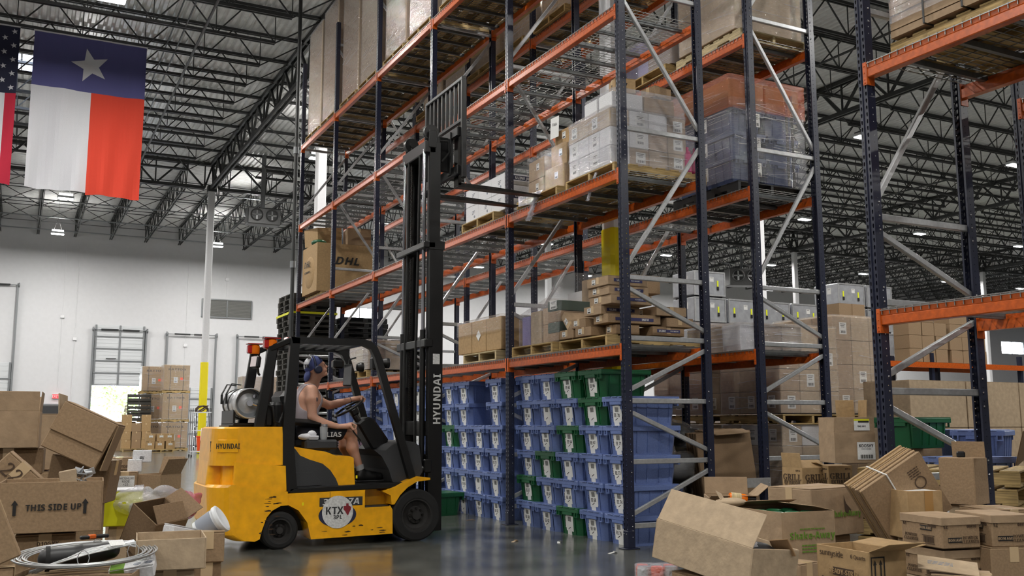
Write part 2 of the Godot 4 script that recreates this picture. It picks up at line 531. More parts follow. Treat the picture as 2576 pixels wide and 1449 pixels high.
func roof() -> void:
	var c := structn("ceiling")
	var g := G.new()
	var x := -26.0
	while x < 84.0:
		var p := [Vector2(x, 12.0), Vector2(x + 0.09, 12.0), Vector2(x + 0.12, 12.05), Vector2(x + 0.17, 12.05), Vector2(x + 0.2, 12.0)]
		var runs := [[25.0, -40.5]] if x < -1.05 or x > 0.35 else [[25.0, -30.6], [-32.2, -40.5]]
		for r in runs:
			for i in 4:
				g.quad(V(p[i].x, p[i].y, r[0]), V(p[i].x, p[i].y, r[1]), V(p[i + 1].x, p[i + 1].y, r[1]), V(p[i + 1].x, p[i + 1].y, r[0]))
		x += 0.2
	var z := -40.5
	while z > WALLZ:
		var p := [Vector2(z, 12.0), Vector2(z - 0.09, 12.0), Vector2(z - 0.12, 12.05), Vector2(z - 0.17, 12.05), Vector2(z - 0.2, 12.0)]
		for i in 4:
			g.quad(V(-26, p[i].y, p[i].x), V(-26, p[i + 1].y, p[i + 1].x), V(84, p[i + 1].y, p[i + 1].x), V(84, p[i].y, p[i].x))
		z -= 0.2
	part(c, "roof_deck", g, M.deck)
	var sl := G.new()
	for q in [[-26.5, -1.0, -55.5, 25.5], [0.6, 84.5, -55.5, 25.5], [-1.0, 0.6, -55.5, -32.2], [-1.0, 0.6, -30.6, 25.5]]:
		sl.box(V((q[0] + q[1]) * 0.5, 12.2, (q[2] + q[3]) * 0.5), V(q[1] - q[0], 0.28, q[3] - q[2]))
	part(c, "roof_slab", sl, M.deck)
	var joist := truss_mesh(16.1, 11.0, 11.97, 0.075, 0.032, 1.5, true, 1.3)
	var xs := [-9.35, 6.75, 22.85, 38.95, 55.05, 71.15]
	for k in 28:
		var zz := -38.25 + 1.771 * k
		for i in xs.size() - 1:
			if zz > -8 and i > 1: continue
			part(c, "joist", joist, M.truss, at((xs[i] + xs[i + 1]) * 0.5, 0, zz))
	var wallj := truss_mesh(14.5, 10.95, 11.97, 0.075, 0.035, 1.2, true, 0.25)
	for k in 56:
		part(c, "joist", wallj, M.truss, at(-17.0 + 1.75 * k, 0, -47.75, 90))
	var girder := truss_mesh(15.2, 10.85, 12.0, 0.13, 0.07, 1.77, true, 0.3)
	for gx in xs:
		for k in 3:
			part(c, "girder", girder, M.truss, at(gx, 0, -32.9 + 15.2 * k, 90))
	var girdx := truss_mesh(16.1, 10.85, 12.0, 0.13, 0.07, 1.75, true, 0.3)
	for i in xs.size() - 1:
		part(c, "girder", girdx, M.truss, at((xs[i] + xs[i + 1]) * 0.5, 0, -40.5))
	# bridging: rods along and crosses between neighbouring joists
	var br := G.new()
	br.bar(V(0, 11.04, 0), V(0, 11.04, 1.771), 0.03, 0.03)
	br.bar(V(0, 11.92, 0), V(0, 11.92, 1.771), 0.03, 0.03)
	var bx := G.new()
	bx.bar(V(0, 11.06, 0), V(0, 11.9, 1.771), 0.028, 0.028)
	bx.bar(V(0, 11.9, 0), V(0, 11.06, 1.771), 0.028, 0.028)
	var brm := br.mesh()
	var bxm := bx.mesh()
	var far := G.new()
	for k in 20:
		var zz := -40.0 + 1.771 * k
		for i in xs.size() - 1:
			for f in [0.22, 0.5, 0.78]:
				if i < 2: part(c, "bridging", bxm if f == 0.5 or i > 0 else brm, M.truss, at(xs[i] + 16.1 * f, 0, zz))
				else:
					var bo := V(xs[i] + 16.1 * f, 0, zz)
					far.bar(bo + V(0, 11.06, 0), bo + V(0, 11.9, 1.771), 0.028, 0.028)
					far.bar(bo + V(0, 11.9, 0), bo + V(0, 11.06, 1.771), 0.028, 0.028)
	part(c, "bridging", far, M.truss).set_meta("kind", "stuff")
	var bw := G.new()
	bw.bar(V(0, 11.0, 0), V(1.75, 11.0, 0), 0.03, 0.03)
	bw.bar(V(0, 11.92, 0), V(1.75, 11.92, 0), 0.03, 0.03)
	bw.bar(V(0, 11.0, 0), V(1.75, 11.92, 0), 0.028, 0.028)
	bw.bar(V(0, 11.92, 0), V(1.75, 11.0, 0), 0.028, 0.028)
	var bwm := bw.mesh()
	for k in 55:
		for zz in [-44.0, -47.6, -51.3]:
			part(c, "bridging", bwm, M.truss, at(-17.0 + 1.75 * k, 0, zz))
	# sprinkler mains and branch lines
	for px in [3.6, 19.0, 33.0]:
		part(c, "sprinkler_pipe", G.new().cyl(V(px, 10.9, -40), V(px, 10.9, 20), 0.035, 8), M.truss)
	for pz in [-41.6, -45.8, -49.6, -53.0]:
		part(c, "sprinkler_pipe", G.new().cyl(V(-20, 10.92, pz), V(80, 10.92, pz), 0.03, 8), M.galv_door)
	# columns
	for q in [[6.75, -10.2, 3.7], [6.85, -24.4, 3.7], [6.75, -40.5, 3.7], [22.85, -25.4, 3.7], [22.85, -40.5, 3.7], [38.95, -25.4, 3.7], [38.95, -40.5, 3.7], [55.05, -40.5, 3.7]]:
		var col := structn("column")
		part(col, "shaft", G.new().box(V(q[0], 5.4, q[1]), V(0.26, 10.8, 0.26), Basis(), 0.03), M.white_paint)
		part(col, "column_guard", G.new().box(V(q[0], q[2] * 0.5, q[1]), V(0.29, q[2], 0.29), Basis(), 0.045), M.yellow_guard)
		part(col, "cap_plate", G.new().box(V(q[0], 10.9, q[1]), V(0.34, 0.25, 0.34)), M.truss)
	# skylight
	var sky := G.new()
	for i in 4:
		sky.box(V(-1.0 + 1.6 * i / 3.0, 12.1, -31.4), V(0.05, 0.2, 1.6))
		sky.box(V(-0.2, 12.1, -32.2 + 1.6 * i / 3.0), V(1.6, 0.2, 0.05))
	part(c, "skylight_frame", sky, M.white_paint)
	part(c, "skylight_pane", G.new().box(V(-0.2, 12.3, -31.4), V(1.6, 0.01, 1.6)), M.glass)

func wall_pieces(g: G, x0: float, x1: float, openings: Array) -> void:
	# openings [x0, x1, y0, y1] that do not overlap in x
	var x := x0
	for o in openings:
		if o[0] > x: g.box(V((x + o[0]) * 0.5, 6.0, WALLZ - 0.12), V(o[0] - x, 12.1, 0.24))
		if o[2] > 0.01: g.box(V((o[0] + o[1]) * 0.5, o[2] * 0.5, WALLZ - 0.12), V(o[1] - o[0], o[2], 0.24))
		g.box(V((o[0] + o[1]) * 0.5, (o[3] + 12.05) * 0.5, WALLZ - 0.12), V(o[1] - o[0], 12.05 - o[3], 0.24))
		x = o[1]
	g.box(V((x + x1) * 0.5, 6.0, WALLZ - 0.12), V(x1 - x, 12.1, 0.24))

func dock_door(k: int, x0: float, x1: float, h: float, raised: bool) -> void:
	var d := structn("door_%d" % k)
	var base := h if raised else 0.0
	var n := 5
	var ph := h / n
	for i in n:
		var g := G.new()
		var y := base + ph * (i + 0.5)
		g.box(V((x0 + x1) * 0.5, y, WALLZ + 0.05), V(x1 - x0, ph - 0.012, 0.04), Basis(), 0.008)
		for r in [-0.3, 0.0, 0.3]: g.box(V((x0 + x1) * 0.5, y + r * ph, WALLZ + 0.074), V(x1 - x0 - 0.1, 0.02, 0.012))
		part(d, "panel", g, M.door_panel)
		var s := G.new()
		s.box(V((x0 + x1) * 0.5, y - ph * 0.46, WALLZ + 0.09), V(x1 - x0, 0.055, 0.05))
		for xx in [x0 + 0.06, (x0 + x1) * 0.5, x1 - 0.06]: s.box(V(xx, y, WALLZ + 0.085), V(0.09, ph - 0.01, 0.035))
		part(d, "stile", s, M.galv_door)
	for xx in [x0 - 0.06, x1 + 0.06]:
		part(d, "track", G.new().box(V(xx, h * 0.97, WALLZ + 0.1), V(0.09, h * 1.94, 0.16)), M.galv_door)
	var sy := h * 1.92
	part(d, "torsion_shaft", G.new().cyl(V(x0 - 0.15, sy, WALLZ + 0.16), V(x1 + 0.15, sy, WALLZ + 0.16), 0.02, 8), M.galv_door)
	part(d, "spring", G.new().cyl(V(x0 + 0.3, sy, WALLZ + 0.16), V((x0 + x1) * 0.5 - 0.1, sy, WALLZ + 0.16), 0.045, 10).cyl(V((x0 + x1) * 0.5 + 0.1, sy, WALLZ + 0.16), V(x1 - 0.3, sy, WALLZ + 0.16), 0.045, 10), M.fork_grey)
	for xx in [x0 - 0.1, x1 + 0.1]:
		part(d, "cable_drum", G.new().cyl(V(xx - 0.03, sy, WALLZ + 0.16), V(xx + 0.03, sy, WALLZ + 0.16), 0.12, 14), M.galv_door)
	if raised:
		part(d, "lift_handle", G.new().box(V(x0 + 0.85, base + 1.42, WALLZ + 0.12), V(0.5, 0.04, 0.04)), M.truss)

func louvre(k: int, x0: float, x1: float, y0: float, y1: float) -> void:
	var w := structn("window_%d" % k)
	part(w, "frame", G.new().box(V((x0 + x1) * 0.5, y1, WALLZ + 0.04), V(x1 - x0, 0.06, 0.1)).box(V((x0 + x1) * 0.5, y0, WALLZ + 0.04), V(x1 - x0, 0.06, 0.1)).box(V(x0, (y0 + y1) * 0.5, WALLZ + 0.04), V(0.06, y1 - y0, 0.1)).box(V(x1, (y0 + y1) * 0.5, WALLZ + 0.04), V(0.06, y1 - y0, 0.1)).box(V((x0 + x1) * 0.5, (y0 + y1) * 0.5, WALLZ + 0.04), V(0.06, y1 - y0, 0.1)), M.galv_door)
	var sl := G.new().box(V(0, 0, 0), V((x1 - x0) * 0.5 - 0.08, 0.075, 0.012), Basis(Vector3.RIGHT, 0.5)).mesh()
	var n := int((y1 - y0) / 0.08)
	for i in n:
		for s in [0.25, 0.75]:
			part(w, "slat", sl, M.louvre, at(lerpf(x0, x1, s), y0 + 0.06 + (y1 - y0 - 0.1) * i / (n - 1.0), WALLZ + 0.05))

func building() -> void:
	struct("floor", G.new().box(V(29, -0.15, -15.1), V(110, 0.3, 80.4)), M.floor)
	var g := G.new()
	wall_pieces(g, -26, 84, [[3.5, 6.0, 0, 3.2], [17.0, 19.1, 7.05, 8.08], [76.6, 79.6, 7.1, 8.2]])
	struct("wall_back", g, M.wall)
	struct("wall_left", G.new().box(V(-26.1, 6, -15), V(0.24, 12.2, 81)), M.wall)
	struct("wall_right", G.new().box(V(84.1, 6, -15), V(0.24, 12.2, 81)), M.wall)
	struct("wall_front", G.new().box(V(29, 6, 25.1), V(110, 12.2, 0.24)), M.wall)
	dock_door(1, -4.0, -0.3, 4.3, false)
	dock_door(2, 3.5, 6.0, 3.2, true)
	dock_door(3, 7.2, 9.65, 3.15, false)
	dock_door(4, 10.95, 13.4, 3.15, false)
	dock_door(5, 14.7, 17.15, 3.15, false)
	for q in [[6, 17.0, 19.1, 7.05, 8.08], [7, 76.6, 79.6, 7.1, 8.2]]:
		var w := structn("window_%d" % q[0])
		var f := G.new()
		for xx in [q[1], (q[1] + q[2]) * 0.5, q[2]]: f.box(V(xx, (q[3] + q[4]) * 0.5, WALLZ - 0.1), V(0.06, q[4] - q[3], 0.1))
		for yy in [q[3], q[4]]: f.box(V((q[1] + q[2]) * 0.5, yy, WALLZ - 0.1), V(q[2] - q[1], 0.06, 0.1))
		part(w, "window_frame", f, M.galv_door)
		for s in [0.25, 0.75]:
			part(w, "pane", G.new().box(V(lerpf(q[1], q[2], s), (q[3] + q[4]) * 0.5, WALLZ - 0.1), V((q[2] - q[1]) * 0.5 - 0.06, q[4] - q[3] - 0.06, 0.008)), M.glass)
	louvre(8, 8.9, 11.62, 7.08, 8.08)
	louvre(9, 69.5, 72.0, 7.2, 8.2)
	# conduits and junction boxes on the back wall
	for q in [[1.9, 2.9, 10.6], [2.55, 0.6, 10.6], [8.1, 0.6, 10.3], [10.2, 8.2, 10.3]]:
		var t := structn("trim_%d" % int(q[0] * 10))
		part(t, "conduit", G.new().cyl(V(q[0], q[1], WALLZ + 0.02), V(q[0], q[2], WALLZ + 0.02), 0.015, 6), M.white_paint)
		part(t, "junction_box", G.new().box(V(q[0], q[1] + (q[2] - q[1]) * 0.5, WALLZ + 0.04), V(0.2, 0.16, 0.08), Basis(), 0.01), M.white_paint)
	var rs := structn("trim_30")
	part(rs, "sprinkler_riser", G.new().cyl(V(5.27, 0, -20.82), V(5.27, 11.0, -20.82), 0.045, 12), M.truss)
	part(rs, "pipe_coupling", G.new().cyl(V(5.27, 4.6, -20.82), V(5.27, 4.75, -20.82), 0.065, 12).cyl(V(5.27, 7.2, -20.82), V(5.27, 7.35, -20.82), 0.065, 12), M.galv_door)
	# personnel door with exit sign
	var d := structn("door_10")
	part(d, "door_leaf", G.new().box(V(1.6, 1.05, WALLZ + 0.03), V(0.95, 2.1, 0.05), Basis(), 0.01), M.fork_grey)
	part(d, "door_frame", G.new().box(V(1.08, 1.08, WALLZ + 0.04), V(0.07, 2.16, 0.09)).box(V(2.12, 1.08, WALLZ + 0.04), V(0.07, 2.16, 0.09)).box(V(1.6, 2.18, WALLZ + 0.04), V(1.11, 0.07, 0.09)), M.galv_door)
	part(d, "push_bar", G.new().box(V(1.6, 1.0, WALLZ + 0.1), V(0.75, 0.05, 0.06)), M.galv)
	var ex := thing("exit_sign", "red lit exit sign on the white wall above the small grey door", "exit sign", at(1.82, 2.6, WALLZ))
	part(ex, "sign_box", G.new().box(V(0, 0, 0.05), V(0.36, 0.24, 0.08), Basis(), 0.01), M.white_plastic)
	part(ex, "sign_face", G.new().box(V(0, 0, 0.093), V(0.32, 0.2, 0.006)), M.exit_red)
	lettering(ex, "EXIT", 0.12, at(0, 0, 0.098), M.white_plastic)
	var el := OmniLight3D.new()
	el.name = "sign_light"
	el.light_color = Color(1, 0.2, 0.22)
	el.light_energy = 0.05
	el.omni_range = 20.0
	el.omni_attenuation = 2.0
	el.light_size = 0.1
	el.shadow_enabled = true
	el.position = V(0, 0, 0.2)
	ex.add_child(el)
	# outside the open dock door
	struct("ground", G.new().box(V(29, -0.35, -95), V(200, 0.3, 79)), M.asphalt)
	rng.seed = 77
	for i in 7:
		var tx: float = [-6.0, 0.5, 4.0, 7.5, 12.0, 18.0, 24.0][i]
		var tz: float = -80.0 - (i % 3) * 5.0
		var t := thing("tree", ["slim", "rounded", "broad", "tall", "bushy", "spreading", "low"][i] + " green tree standing outside in the sunlight beyond the open dock door", "tree", at(tx, -0.2, tz), "trees outside the dock door")
		part(t, "trunk", G.new().cyl(V(0, 0, 0), V(0.2, 3.2, 0), 0.24, 8, 0.14), M.bark)
		var cr := G.new()
		for k in 3000:
			var dir := V(rng.randfn(), rng.randfn(), rng.randfn()).normalized()
			var p := V(0, 5.2, 0) + dir * V(2.9, 3.6, 2.9) * (0.55 + 0.45 * rng.randf())
			var a := V(rng.randfn(), rng.randfn(), rng.randfn()).normalized() * 0.17
			var b := a.cross(dir).normalized() * 0.12
			cr.quad(p - a, p - b, p + a, p + b)
		var crown := part(t, "crown", cr, M.leaf)
		crown.set_meta("kind", "stuff")

func hole_strip(g: G, o: Vector3, wx: Vector3, w: float, h: float, count: int, hole: Array, nrm: Vector3) -> void:
	# strip of cells of width w (along wx) and height h, each with a hole given as 8 points in cell units
	var out8 := [Vector2(-0.5, -0.5), Vector2(0, -0.5), Vector2(0.5, -0.5), Vector2(0.5, 0), Vector2(0.5, 0.5), Vector2(0, 0.5), Vector2(-0.5, 0.5), Vector2(-0.5, 0)]
	var flip := wx.cross(Vector3.UP).dot(nrm) < 0
	for k in count:
		var c := o + Vector3.UP * (h * (k + 0.5))
		for i in 8:
			var a: Vector2 = out8[i]
			var b: Vector2 = out8[(i + 1) % 8]
			var p: Vector2 = hole[i]
			var q: Vector2 = hole[(i + 1) % 8]
			var A := c + wx * (a.x * w) + Vector3.UP * (a.y * h)
			var Bq := c + wx * (b.x * w) + Vector3.UP * (b.y * h)
			var P := c + wx * p.x + Vector3.UP * p.y
			var Q := c + wx * q.x + Vector3.UP * q.y
			if flip: g.quad(A, P, Q, Bq)
			else: g.quad(A, Bq, Q, P)

func make_post(height: float) -> ArrayMesh:
	var g := G.new()
	var h := 0.0508
	var n := int(height / h)
	var H := n * h
	var tear := [Vector2(-0.0035, -0.015), Vector2(0, -0.0165), Vector2(0.0035, -0.015), Vector2(0.0072, 0.004), Vector2(0.0052, 0.0125), Vector2(0, 0.0148), Vector2(-0.0052, 0.0125), Vector2(-0.0072, 0.004)]
	var rd := []
	for i in 8:
		var an := -PI * 0.75 + TAU * i / 8.0
		rd.append(Vector2(cos(an), sin(an)) * 0.0045)
	var e := 0.0385
	var gv := 0.011
	for s in [-1, 1]:
		hole_strip(g, V(0, 0, s * (e + gv) * 0.5), V(0, 0, 1), e - gv, h, n, tear, V(-1, 0, 0))
		# groove wall, side face (with bolt holes), back lip
		var a := V(0, 0, s * gv); var b := V(0.009, 0, s * (gv - 0.004))
		for q in [[a, b]]:
			if s > 0: g.quad(q[1], q[1] + V(0, H, 0), q[0] + V(0, H, 0), q[0])
			else: g.quad(q[0], q[0] + V(0, H, 0), q[1] + V(0, H, 0), q[1])
		hole_strip(g, V(0.045, 0, s * e), V(1, 0, 0), 0.034, h, n, rd, V(0, 0, s))
		for r in [[0.0, 0.028], [0.062, 0.076]]:
			var p := V(r[0], 0, s * e); var q2 := V(r[1], 0, s * e)
			if s > 0: g.quad(p, q2, q2 + V(0, H, 0), p + V(0, H, 0))
			else: g.quad(q2, p, p + V(0, H, 0), q2 + V(0, H, 0))
		g.box(V(0.075, H * 0.5, s * 0.031), V(0.003, H, 0.016))
	g.quad(V(0.009, 0, -gv + 0.004), V(0.009, 0, gv - 0.004), V(0.009, H, gv - 0.004), V(0.009, H, -gv + 0.004))
	return g.mesh()

func make_beam() -> ArrayMesh:
	# runs along -z from 0 to -(BAY), aisle face at x = 0, top at y = 0
	var g := G.new()
	var pf := PackedVector2Array([Vector2(0.004, 0), Vector2(0.045, 0), Vector2(0.045, -0.035), Vector2(0.068, -0.035), Vector2(0.068, -0.105), Vector2(0.006, -0.105), Vector2(0.002, -0.099), Vector2(0.002, -0.044), Vector2(0.005, -0.040), Vector2(0.002, -0.036), Vector2(0.0, -0.004)])
	g.prism(pf, -(BAY - 0.039), -0.039)
	return g.mesh()

func make_connector() -> ArrayMesh:
	# at the end of a beam: at z = 0 is the post's side face; wraps the aisle face towards +z
	var g := G.new()
	g.box(V(0.035, -0.075, -0.003), V(0.078, 0.17, 0.006), Basis(), 0.002)
	g.box(V(-0.006, -0.075, 0.011), V(0.005, 0.17, 0.034), Basis(), 0.002)
	for y in [-0.02, -0.07, -0.12]: g.cyl(V(-0.008, y, 0.012), V(-0.013, y, 0.012), 0.005, 6)
	g.cyl(V(-0.008, -0.145, 0.012), V(-0.016, -0.145, 0.012), 0.007, 6)
	return g.mesh()

func make_deck(parts: Dictionary) -> void:
	var D := 1.067
	var g := G.new()
	var n := 38
	for i in n:
		var z := -0.06 - (BAY - 0.12) * i / (n - 1.0)
		g.bar(V(-0.004, 0.006, z), V(D + 0.004, 0.006, z), 0.0055, 0.0055)
		g.bar(V(-0.004, 0.006, z), V(-0.004, -0.032, z), 0.0055, 0.0055)
		g.bar(V(D + 0.004, 0.006, z), V(D + 0.004, -0.032, z), 0.0055, 0.0055)
	for i in 9:
		var x := 0.02 + (D - 0.04) * i / 8.0
		g.bar(V(x, 0.011, -0.05), V(x, 0.011, -BAY + 0.05), 0.0055, 0.0055)
	for x in [-0.009, D + 0.009]: g.bar(V(x, -0.004, -0.05), V(x, -0.004, -BAY + 0.05), 0.0055, 0.0055)
	parts["wire"] = g.mesh()
	var c := G.new()
	for s in [-1, 1]: c.box(V(D * 0.5, -0.018, s * 0.016), V(D - 0.11, 0.04, 0.003))
	c.box(V(D * 0.5, -0.037, 0), V(D - 0.11, 0.003, 0.034))
	parts["channel"] = c.mesh()

var rk := {}
func make_rack(called: String, label: String, x: float, depth: float, z0: float, bays: int, height: float) -> Node3D:
	if rk.is_empty():
		rk["post"] = make_post(9.2)
		rk["beam"] = make_beam()
		rk["conn"] = make_connector()
		make_deck(rk)
		rk["plate"] = G.new().box(V(0.035, 0.005, 0), V(0.16, 0.01, 0.14), Basis(), 0.003).box(V(0.036, 0.09, 0), V(0.084, 0.16, 0.085), Basis(), 0.004).mesh()
		var b := G.new()
		for q in [[-0.008, 0.14, -0.02], [-0.008, 0.14, 0.02]]: b.ball(V(q[0], q[1], q[2]), V(0.007, 0.007, 0.007), 4)
		for s in [-1, 1]: b.ball(V(0.05, 0.17, s * 0.044), V(0.007, 0.007, 0.007), 4)
		rk["bolts"] = b.mesh()
		rk["bolt"] = G.new().ball(V(0, 0, 0), V(0.008, 0.008, 0.008), 4).mesh()
	var t := thing(called, label, "pallet rack", at(x, 0, z0), "pallet rack rows")
	var D := depth
	var hs := [0.21, 0.82, 1.41, 2.03, 2.64, 4.18, 5.70, 7.22, 8.74]
	var hb := []
	for y in hs: hb.append(G.new().bar(V(0.05, y, 0), V(D - 0.05, y, 0), 0.036, 0.05, Vector3.UP, 0.006).mesh())
	var db := []
	for i in hs.size() - 1:
		var a: float = hs[i] + 0.1
		var b2: float = hs[i + 1] - 0.1
		var l := V(0.05, a, 0); var r := V(D - 0.05, b2, 0)
		if i % 2 == 1:
			l = V(D - 0.05, a, 0); r = V(0.05, b2, 0)
		db.append(G.new().bar(l, r, 0.036, 0.045, Vector3.UP, 0.006).mesh())
	for i in bays + 1:
		var z := -BAY * i
		part(t, "post", rk.post, M.navy, at(0, 0, z))
		part(t, "post", rk.post, M.navy, at(D, 0, z, 180))
		for s in [0, 1]:
			var pl := part(t, "base_plate", rk.plate, M.navy, at(0 if s == 0 else D, 0, z, 180 * s))
			part(pl, "bolt", rk.bolts, M.bolt)
		for m in hb: part(t, "horizontal_brace", m, M.galv, at(0, 0, z))
		for m in db: part(t, "diagonal_brace", m, M.galv, at(0, 0, z))
		for y in hs:
			if y > 6: continue
			for dy in [-0.1, 0.0, 0.1]:
				part(t, "bolt", rk.bolt, M.bolt, at(0.05, y + dy, z + 0.04))
				part(t, "bolt", rk.bolt, M.bolt, at(D - 0.05, y + dy, z + 0.04))
	for i in bays:
		for y in LEV:
			for s in [0, 1]:
				var b := part(t, "beam", rk.beam, M.orange, at(0, y, -BAY * i) if s == 0 else at(D, y, -BAY * (i + 1), 180))
				part(b, "connector", rk.conn, M.orange, at(0, 0, -0.039))
				part(b, "connector", rk.conn, M.orange, Transform3D(Basis.from_scale(V(1, 1, -1)), V(0, 0, -BAY + 0.039)))
			var w := part(t, "wire_deck", rk.wire, M.wire, at(0, y, -BAY * i))
			for k in 6:
				part(w, "deck_channel", rk.channel, M.channel, at(0, 0, -0.24 - 0.405 * k))
	return t

func racks() -> void:
	make_rack("pallet_rack", "dark navy and orange rack row with the blue tote wall, facing the forklift", 5.287, 1.067, -7.888, 5, 9.2)
	make_rack("pallet_rack", "navy and orange rack row behind the tote wall row, carrying the orange wrapped totes", 7.0, 1.0, -7.888, 5, 9.2)
	make_rack("pallet_rack", "navy and orange rack at the right edge above the heap of open cartons", 5.287, 1.067, -4.74 + 2 * BAY, 2, 9.2)
	make_rack("pallet_rack", "rear navy and orange rack behind the one at the right edge", 7.0, 1.0, -4.74 + 2 * BAY, 2, 9.2)
	var t := thing("row_spacer", "galvanised spacer channel low between two rack posts beside the heap of cartons", "spacer", at(6.34, 0.58, -7.85))
	part(t, "channel_web", G.new().box(V(0.34, 0, 0.05), V(0.72, 0.09, 0.006)).box(V(0.34, 0.045, 0.035), V(0.72, 0.005, 0.03)).box(V(0.34, -0.045, 0.035), V(0.72, 0.005, 0.03)), M.galv)
	part(t, "bolt", G.new().ball(V(0.02, 0, 0.056), V(0.008, 0.008, 0.008), 4).ball(V(0.67, 0, 0.056), V(0.008, 0.008, 0.008), 4), M.bolt)

var proto := {}

func pallet(xf: Transform3D, label: String, tone := "wood", group := "") -> Node3D:
	# 1.0 (x) by 1.2 (z), 0.14 high, boards across x
	var t := thing("pallet", label, "pallet", xf, group)
	if not proto.has("pb"):
		proto["pb"] = G.new().box(V(0, 0, 0), V(1.0, 0.017, 0.11), Basis(), 0.003).mesh()
		proto["pw"] = G.new().box(V(0, 0, 0), V(1.0, 0.017, 0.14), Basis(), 0.003).mesh()
		var s := PackedVector2Array()
		for q in [[-0.6, 0], [-0.42, 0], [-0.4, 0.03], [-0.2, 0.03], [-0.18, 0], [0.18, 0], [0.2, 0.03], [0.4, 0.03], [0.42, 0], [0.6, 0], [0.6, 0.09], [-0.6, 0.09]]:
			s.append(Vector2(q[0], q[1]))
		proto["ps"] = G.new().prism(s, -0.019, 0.019, Transform3D(Basis(Vector3.UP, PI / 2), Vector3.ZERO)).mesh()
		proto["pn"] = G.new().cyl(V(0, 0, -0.3), V(0, 0, -0.301), 0.004, 5).mesh()
	for x in [-0.48, 0.0, 0.48]: part(t, "stringer", proto.ps, M[tone], at(x, 0.017, 0))
	for i in 7:
		part(t, "deck_board", proto.pw if i == 0 or i == 6 else proto.pb, M[tone], at(0, 0.116, -0.53 + 1.06 * i / 6.0))
	for i in 5: part(t, "bottom_board", proto.pb, M[tone], at(0, 0.0085, -0.545 + 1.09 * i / 4.0))
	return t

func pallet_z(xf: Transform3D, label: String, tone := "wood", group := "") -> Node3D:
	# the same pallet turned so that its stringers show to the aisle
	return pallet(xf * at(0, 0, 0, 90), label, tone, group)

func sticker(parent: Node, xf: Transform3D, w: float, h: float, lines := 3, m := "paper", code := true) -> MeshInstance3D:
	var o := part(parent, "label", G.new().box(V(0, 0, 0.0006), V(w, h, 0.0012)), M[m], xf)
	if lines > 0 or code:
		var g := G.new()
		for i in lines:
			g.box(V(-w * 0.05 * (i % 2), h * (0.36 - 0.13 * i), 0.0016), V(w * (0.7 - 0.12 * (i % 3)), h * 0.045, 0.0008))
		if code:
			for i in 11: g.box(V(-w * 0.32 + w * 0.064 * i, -h * 0.3, 0.0016), V(w * (0.018 + 0.02 * ((i * 7) % 3)), h * 0.22, 0.0008))
		part(o, "print", g, M.ink)
	return o

func carton(called: String, label: String, s: Vector3, xf: Transform3D, tone := 0, opt := {}) -> Node3D:
	# origin at the middle of the base
	var t := thing(called, label, opt.get("cat", "box"), xf, opt.get("group", ""))
	fill_carton(t, s, opt.get("mat", "card%d" % tone), opt)
	return t

func fill_carton(t: Node, s: Vector3, mk: String, opt := {}) -> void:
	var along: bool = s.z >= s.x
	var y := s.y
	var b := G.new()
	b.box(V(0, y * 0.5 - 0.0015, 0), V(s.x, y - 0.003, s.z), Basis(), 0.005)
	part(t, "body", b, M[mk])
	if opt.get("plain", false): return
	# two closed flaps with the slit between them, and tape over it
	var f := G.new()
	for k in [-1, 1]:
		if along: f.box(V(k * s.x * 0.25, y - 0.0005, 0), V(s.x * 0.5 - 0.003, 0.004, s.z - 0.004))
		else: f.box(V(0, y - 0.0005, k * s.z * 0.25), V(s.x - 0.004, 0.004, s.z * 0.5 - 0.003))
	part(t, "top_flap", f, M[mk])
	if opt.get("tape", true):
		var tp := G.new()
		var tw := 0.05
		if along:
			tp.box(V(0, y + 0.002, 0), V(tw, 0.0012, s.z + 0.002))
			for k in [-1, 1]: tp.box(V(0, y - 0.035, k * (s.z * 0.5 + 0.0008)), V(tw, 0.075, 0.0012))
		else:
			tp.box(V(0, y + 0.002, 0), V(s.x + 0.002, 0.0012, tw))
			for k in [-1, 1]: tp.box(V(k * (s.x * 0.5 + 0.0008), y - 0.035, 0), V(0.0012, 0.075, tw))
		part(t, "tape", tp, M[opt.get("tape_mat", "clear_tape")])

func panel_box(g: G, c: Vector3, s: Vector3, b := Basis()) -> void:
	g.box(c, s, b, 0.0015)

func open_carton(called: String, label: String, s: Vector3, xf: Transform3D, tone: int, flaps: Array, opt := {}) -> Node3D:
	# walls of 5 mm board; flaps [+z, -z, +x, -x] in degrees from straight up (positive leans outward), null for none
	var t := thing(called, label, opt.get("cat", "box"), xf, opt.get("group", ""))
	var mk: String = opt.get("mat", "card%d" % tone)
	var k := 0.005
	var g := G.new()
	panel_box(g, V(0, k * 0.5, 0), V(s.x, k, s.z))
	for d in [-1, 1]:
		panel_box(g, V(d * (s.x - k) * 0.5, s.y * 0.5, 0), V(k, s.y, s.z))
		panel_box(g, V(0, s.y * 0.5, d * (s.z - k) * 0.5), V(s.x - 2 * k, s.y, k))
	part(t, "body", g, M[mk])
	var fl: float = opt.get("flap", minf(s.x, s.z) * 0.5)
	var dirs := [V(0, 0, 1), V(0, 0, -1), V(1, 0, 0), V(-1, 0, 0)]
	for i in 4:
		if flaps[i] == null: continue
		var o: Vector3 = dirs[i]
		var a := deg_to_rad(flaps[i])
		var up := (Vector3.UP * cos(a) + o * sin(a)).normalized()
		var side := o.cross(Vector3.UP)
		var w: float = (s.x if i < 2 else s.z) - 0.012
		var edge := o * ((s.z if i < 2 else s.x) * 0.5 - k * 0.5) + V(0, s.y, 0)
		var f := G.new()
		panel_box(f, V(0, 0, 0), V(w, fl, k * 0.8))
		part(t, "flap", f, M[mk], Transform3D(Basis(side, up, side.cross(up)), edge + up * fl * 0.5))
	return t

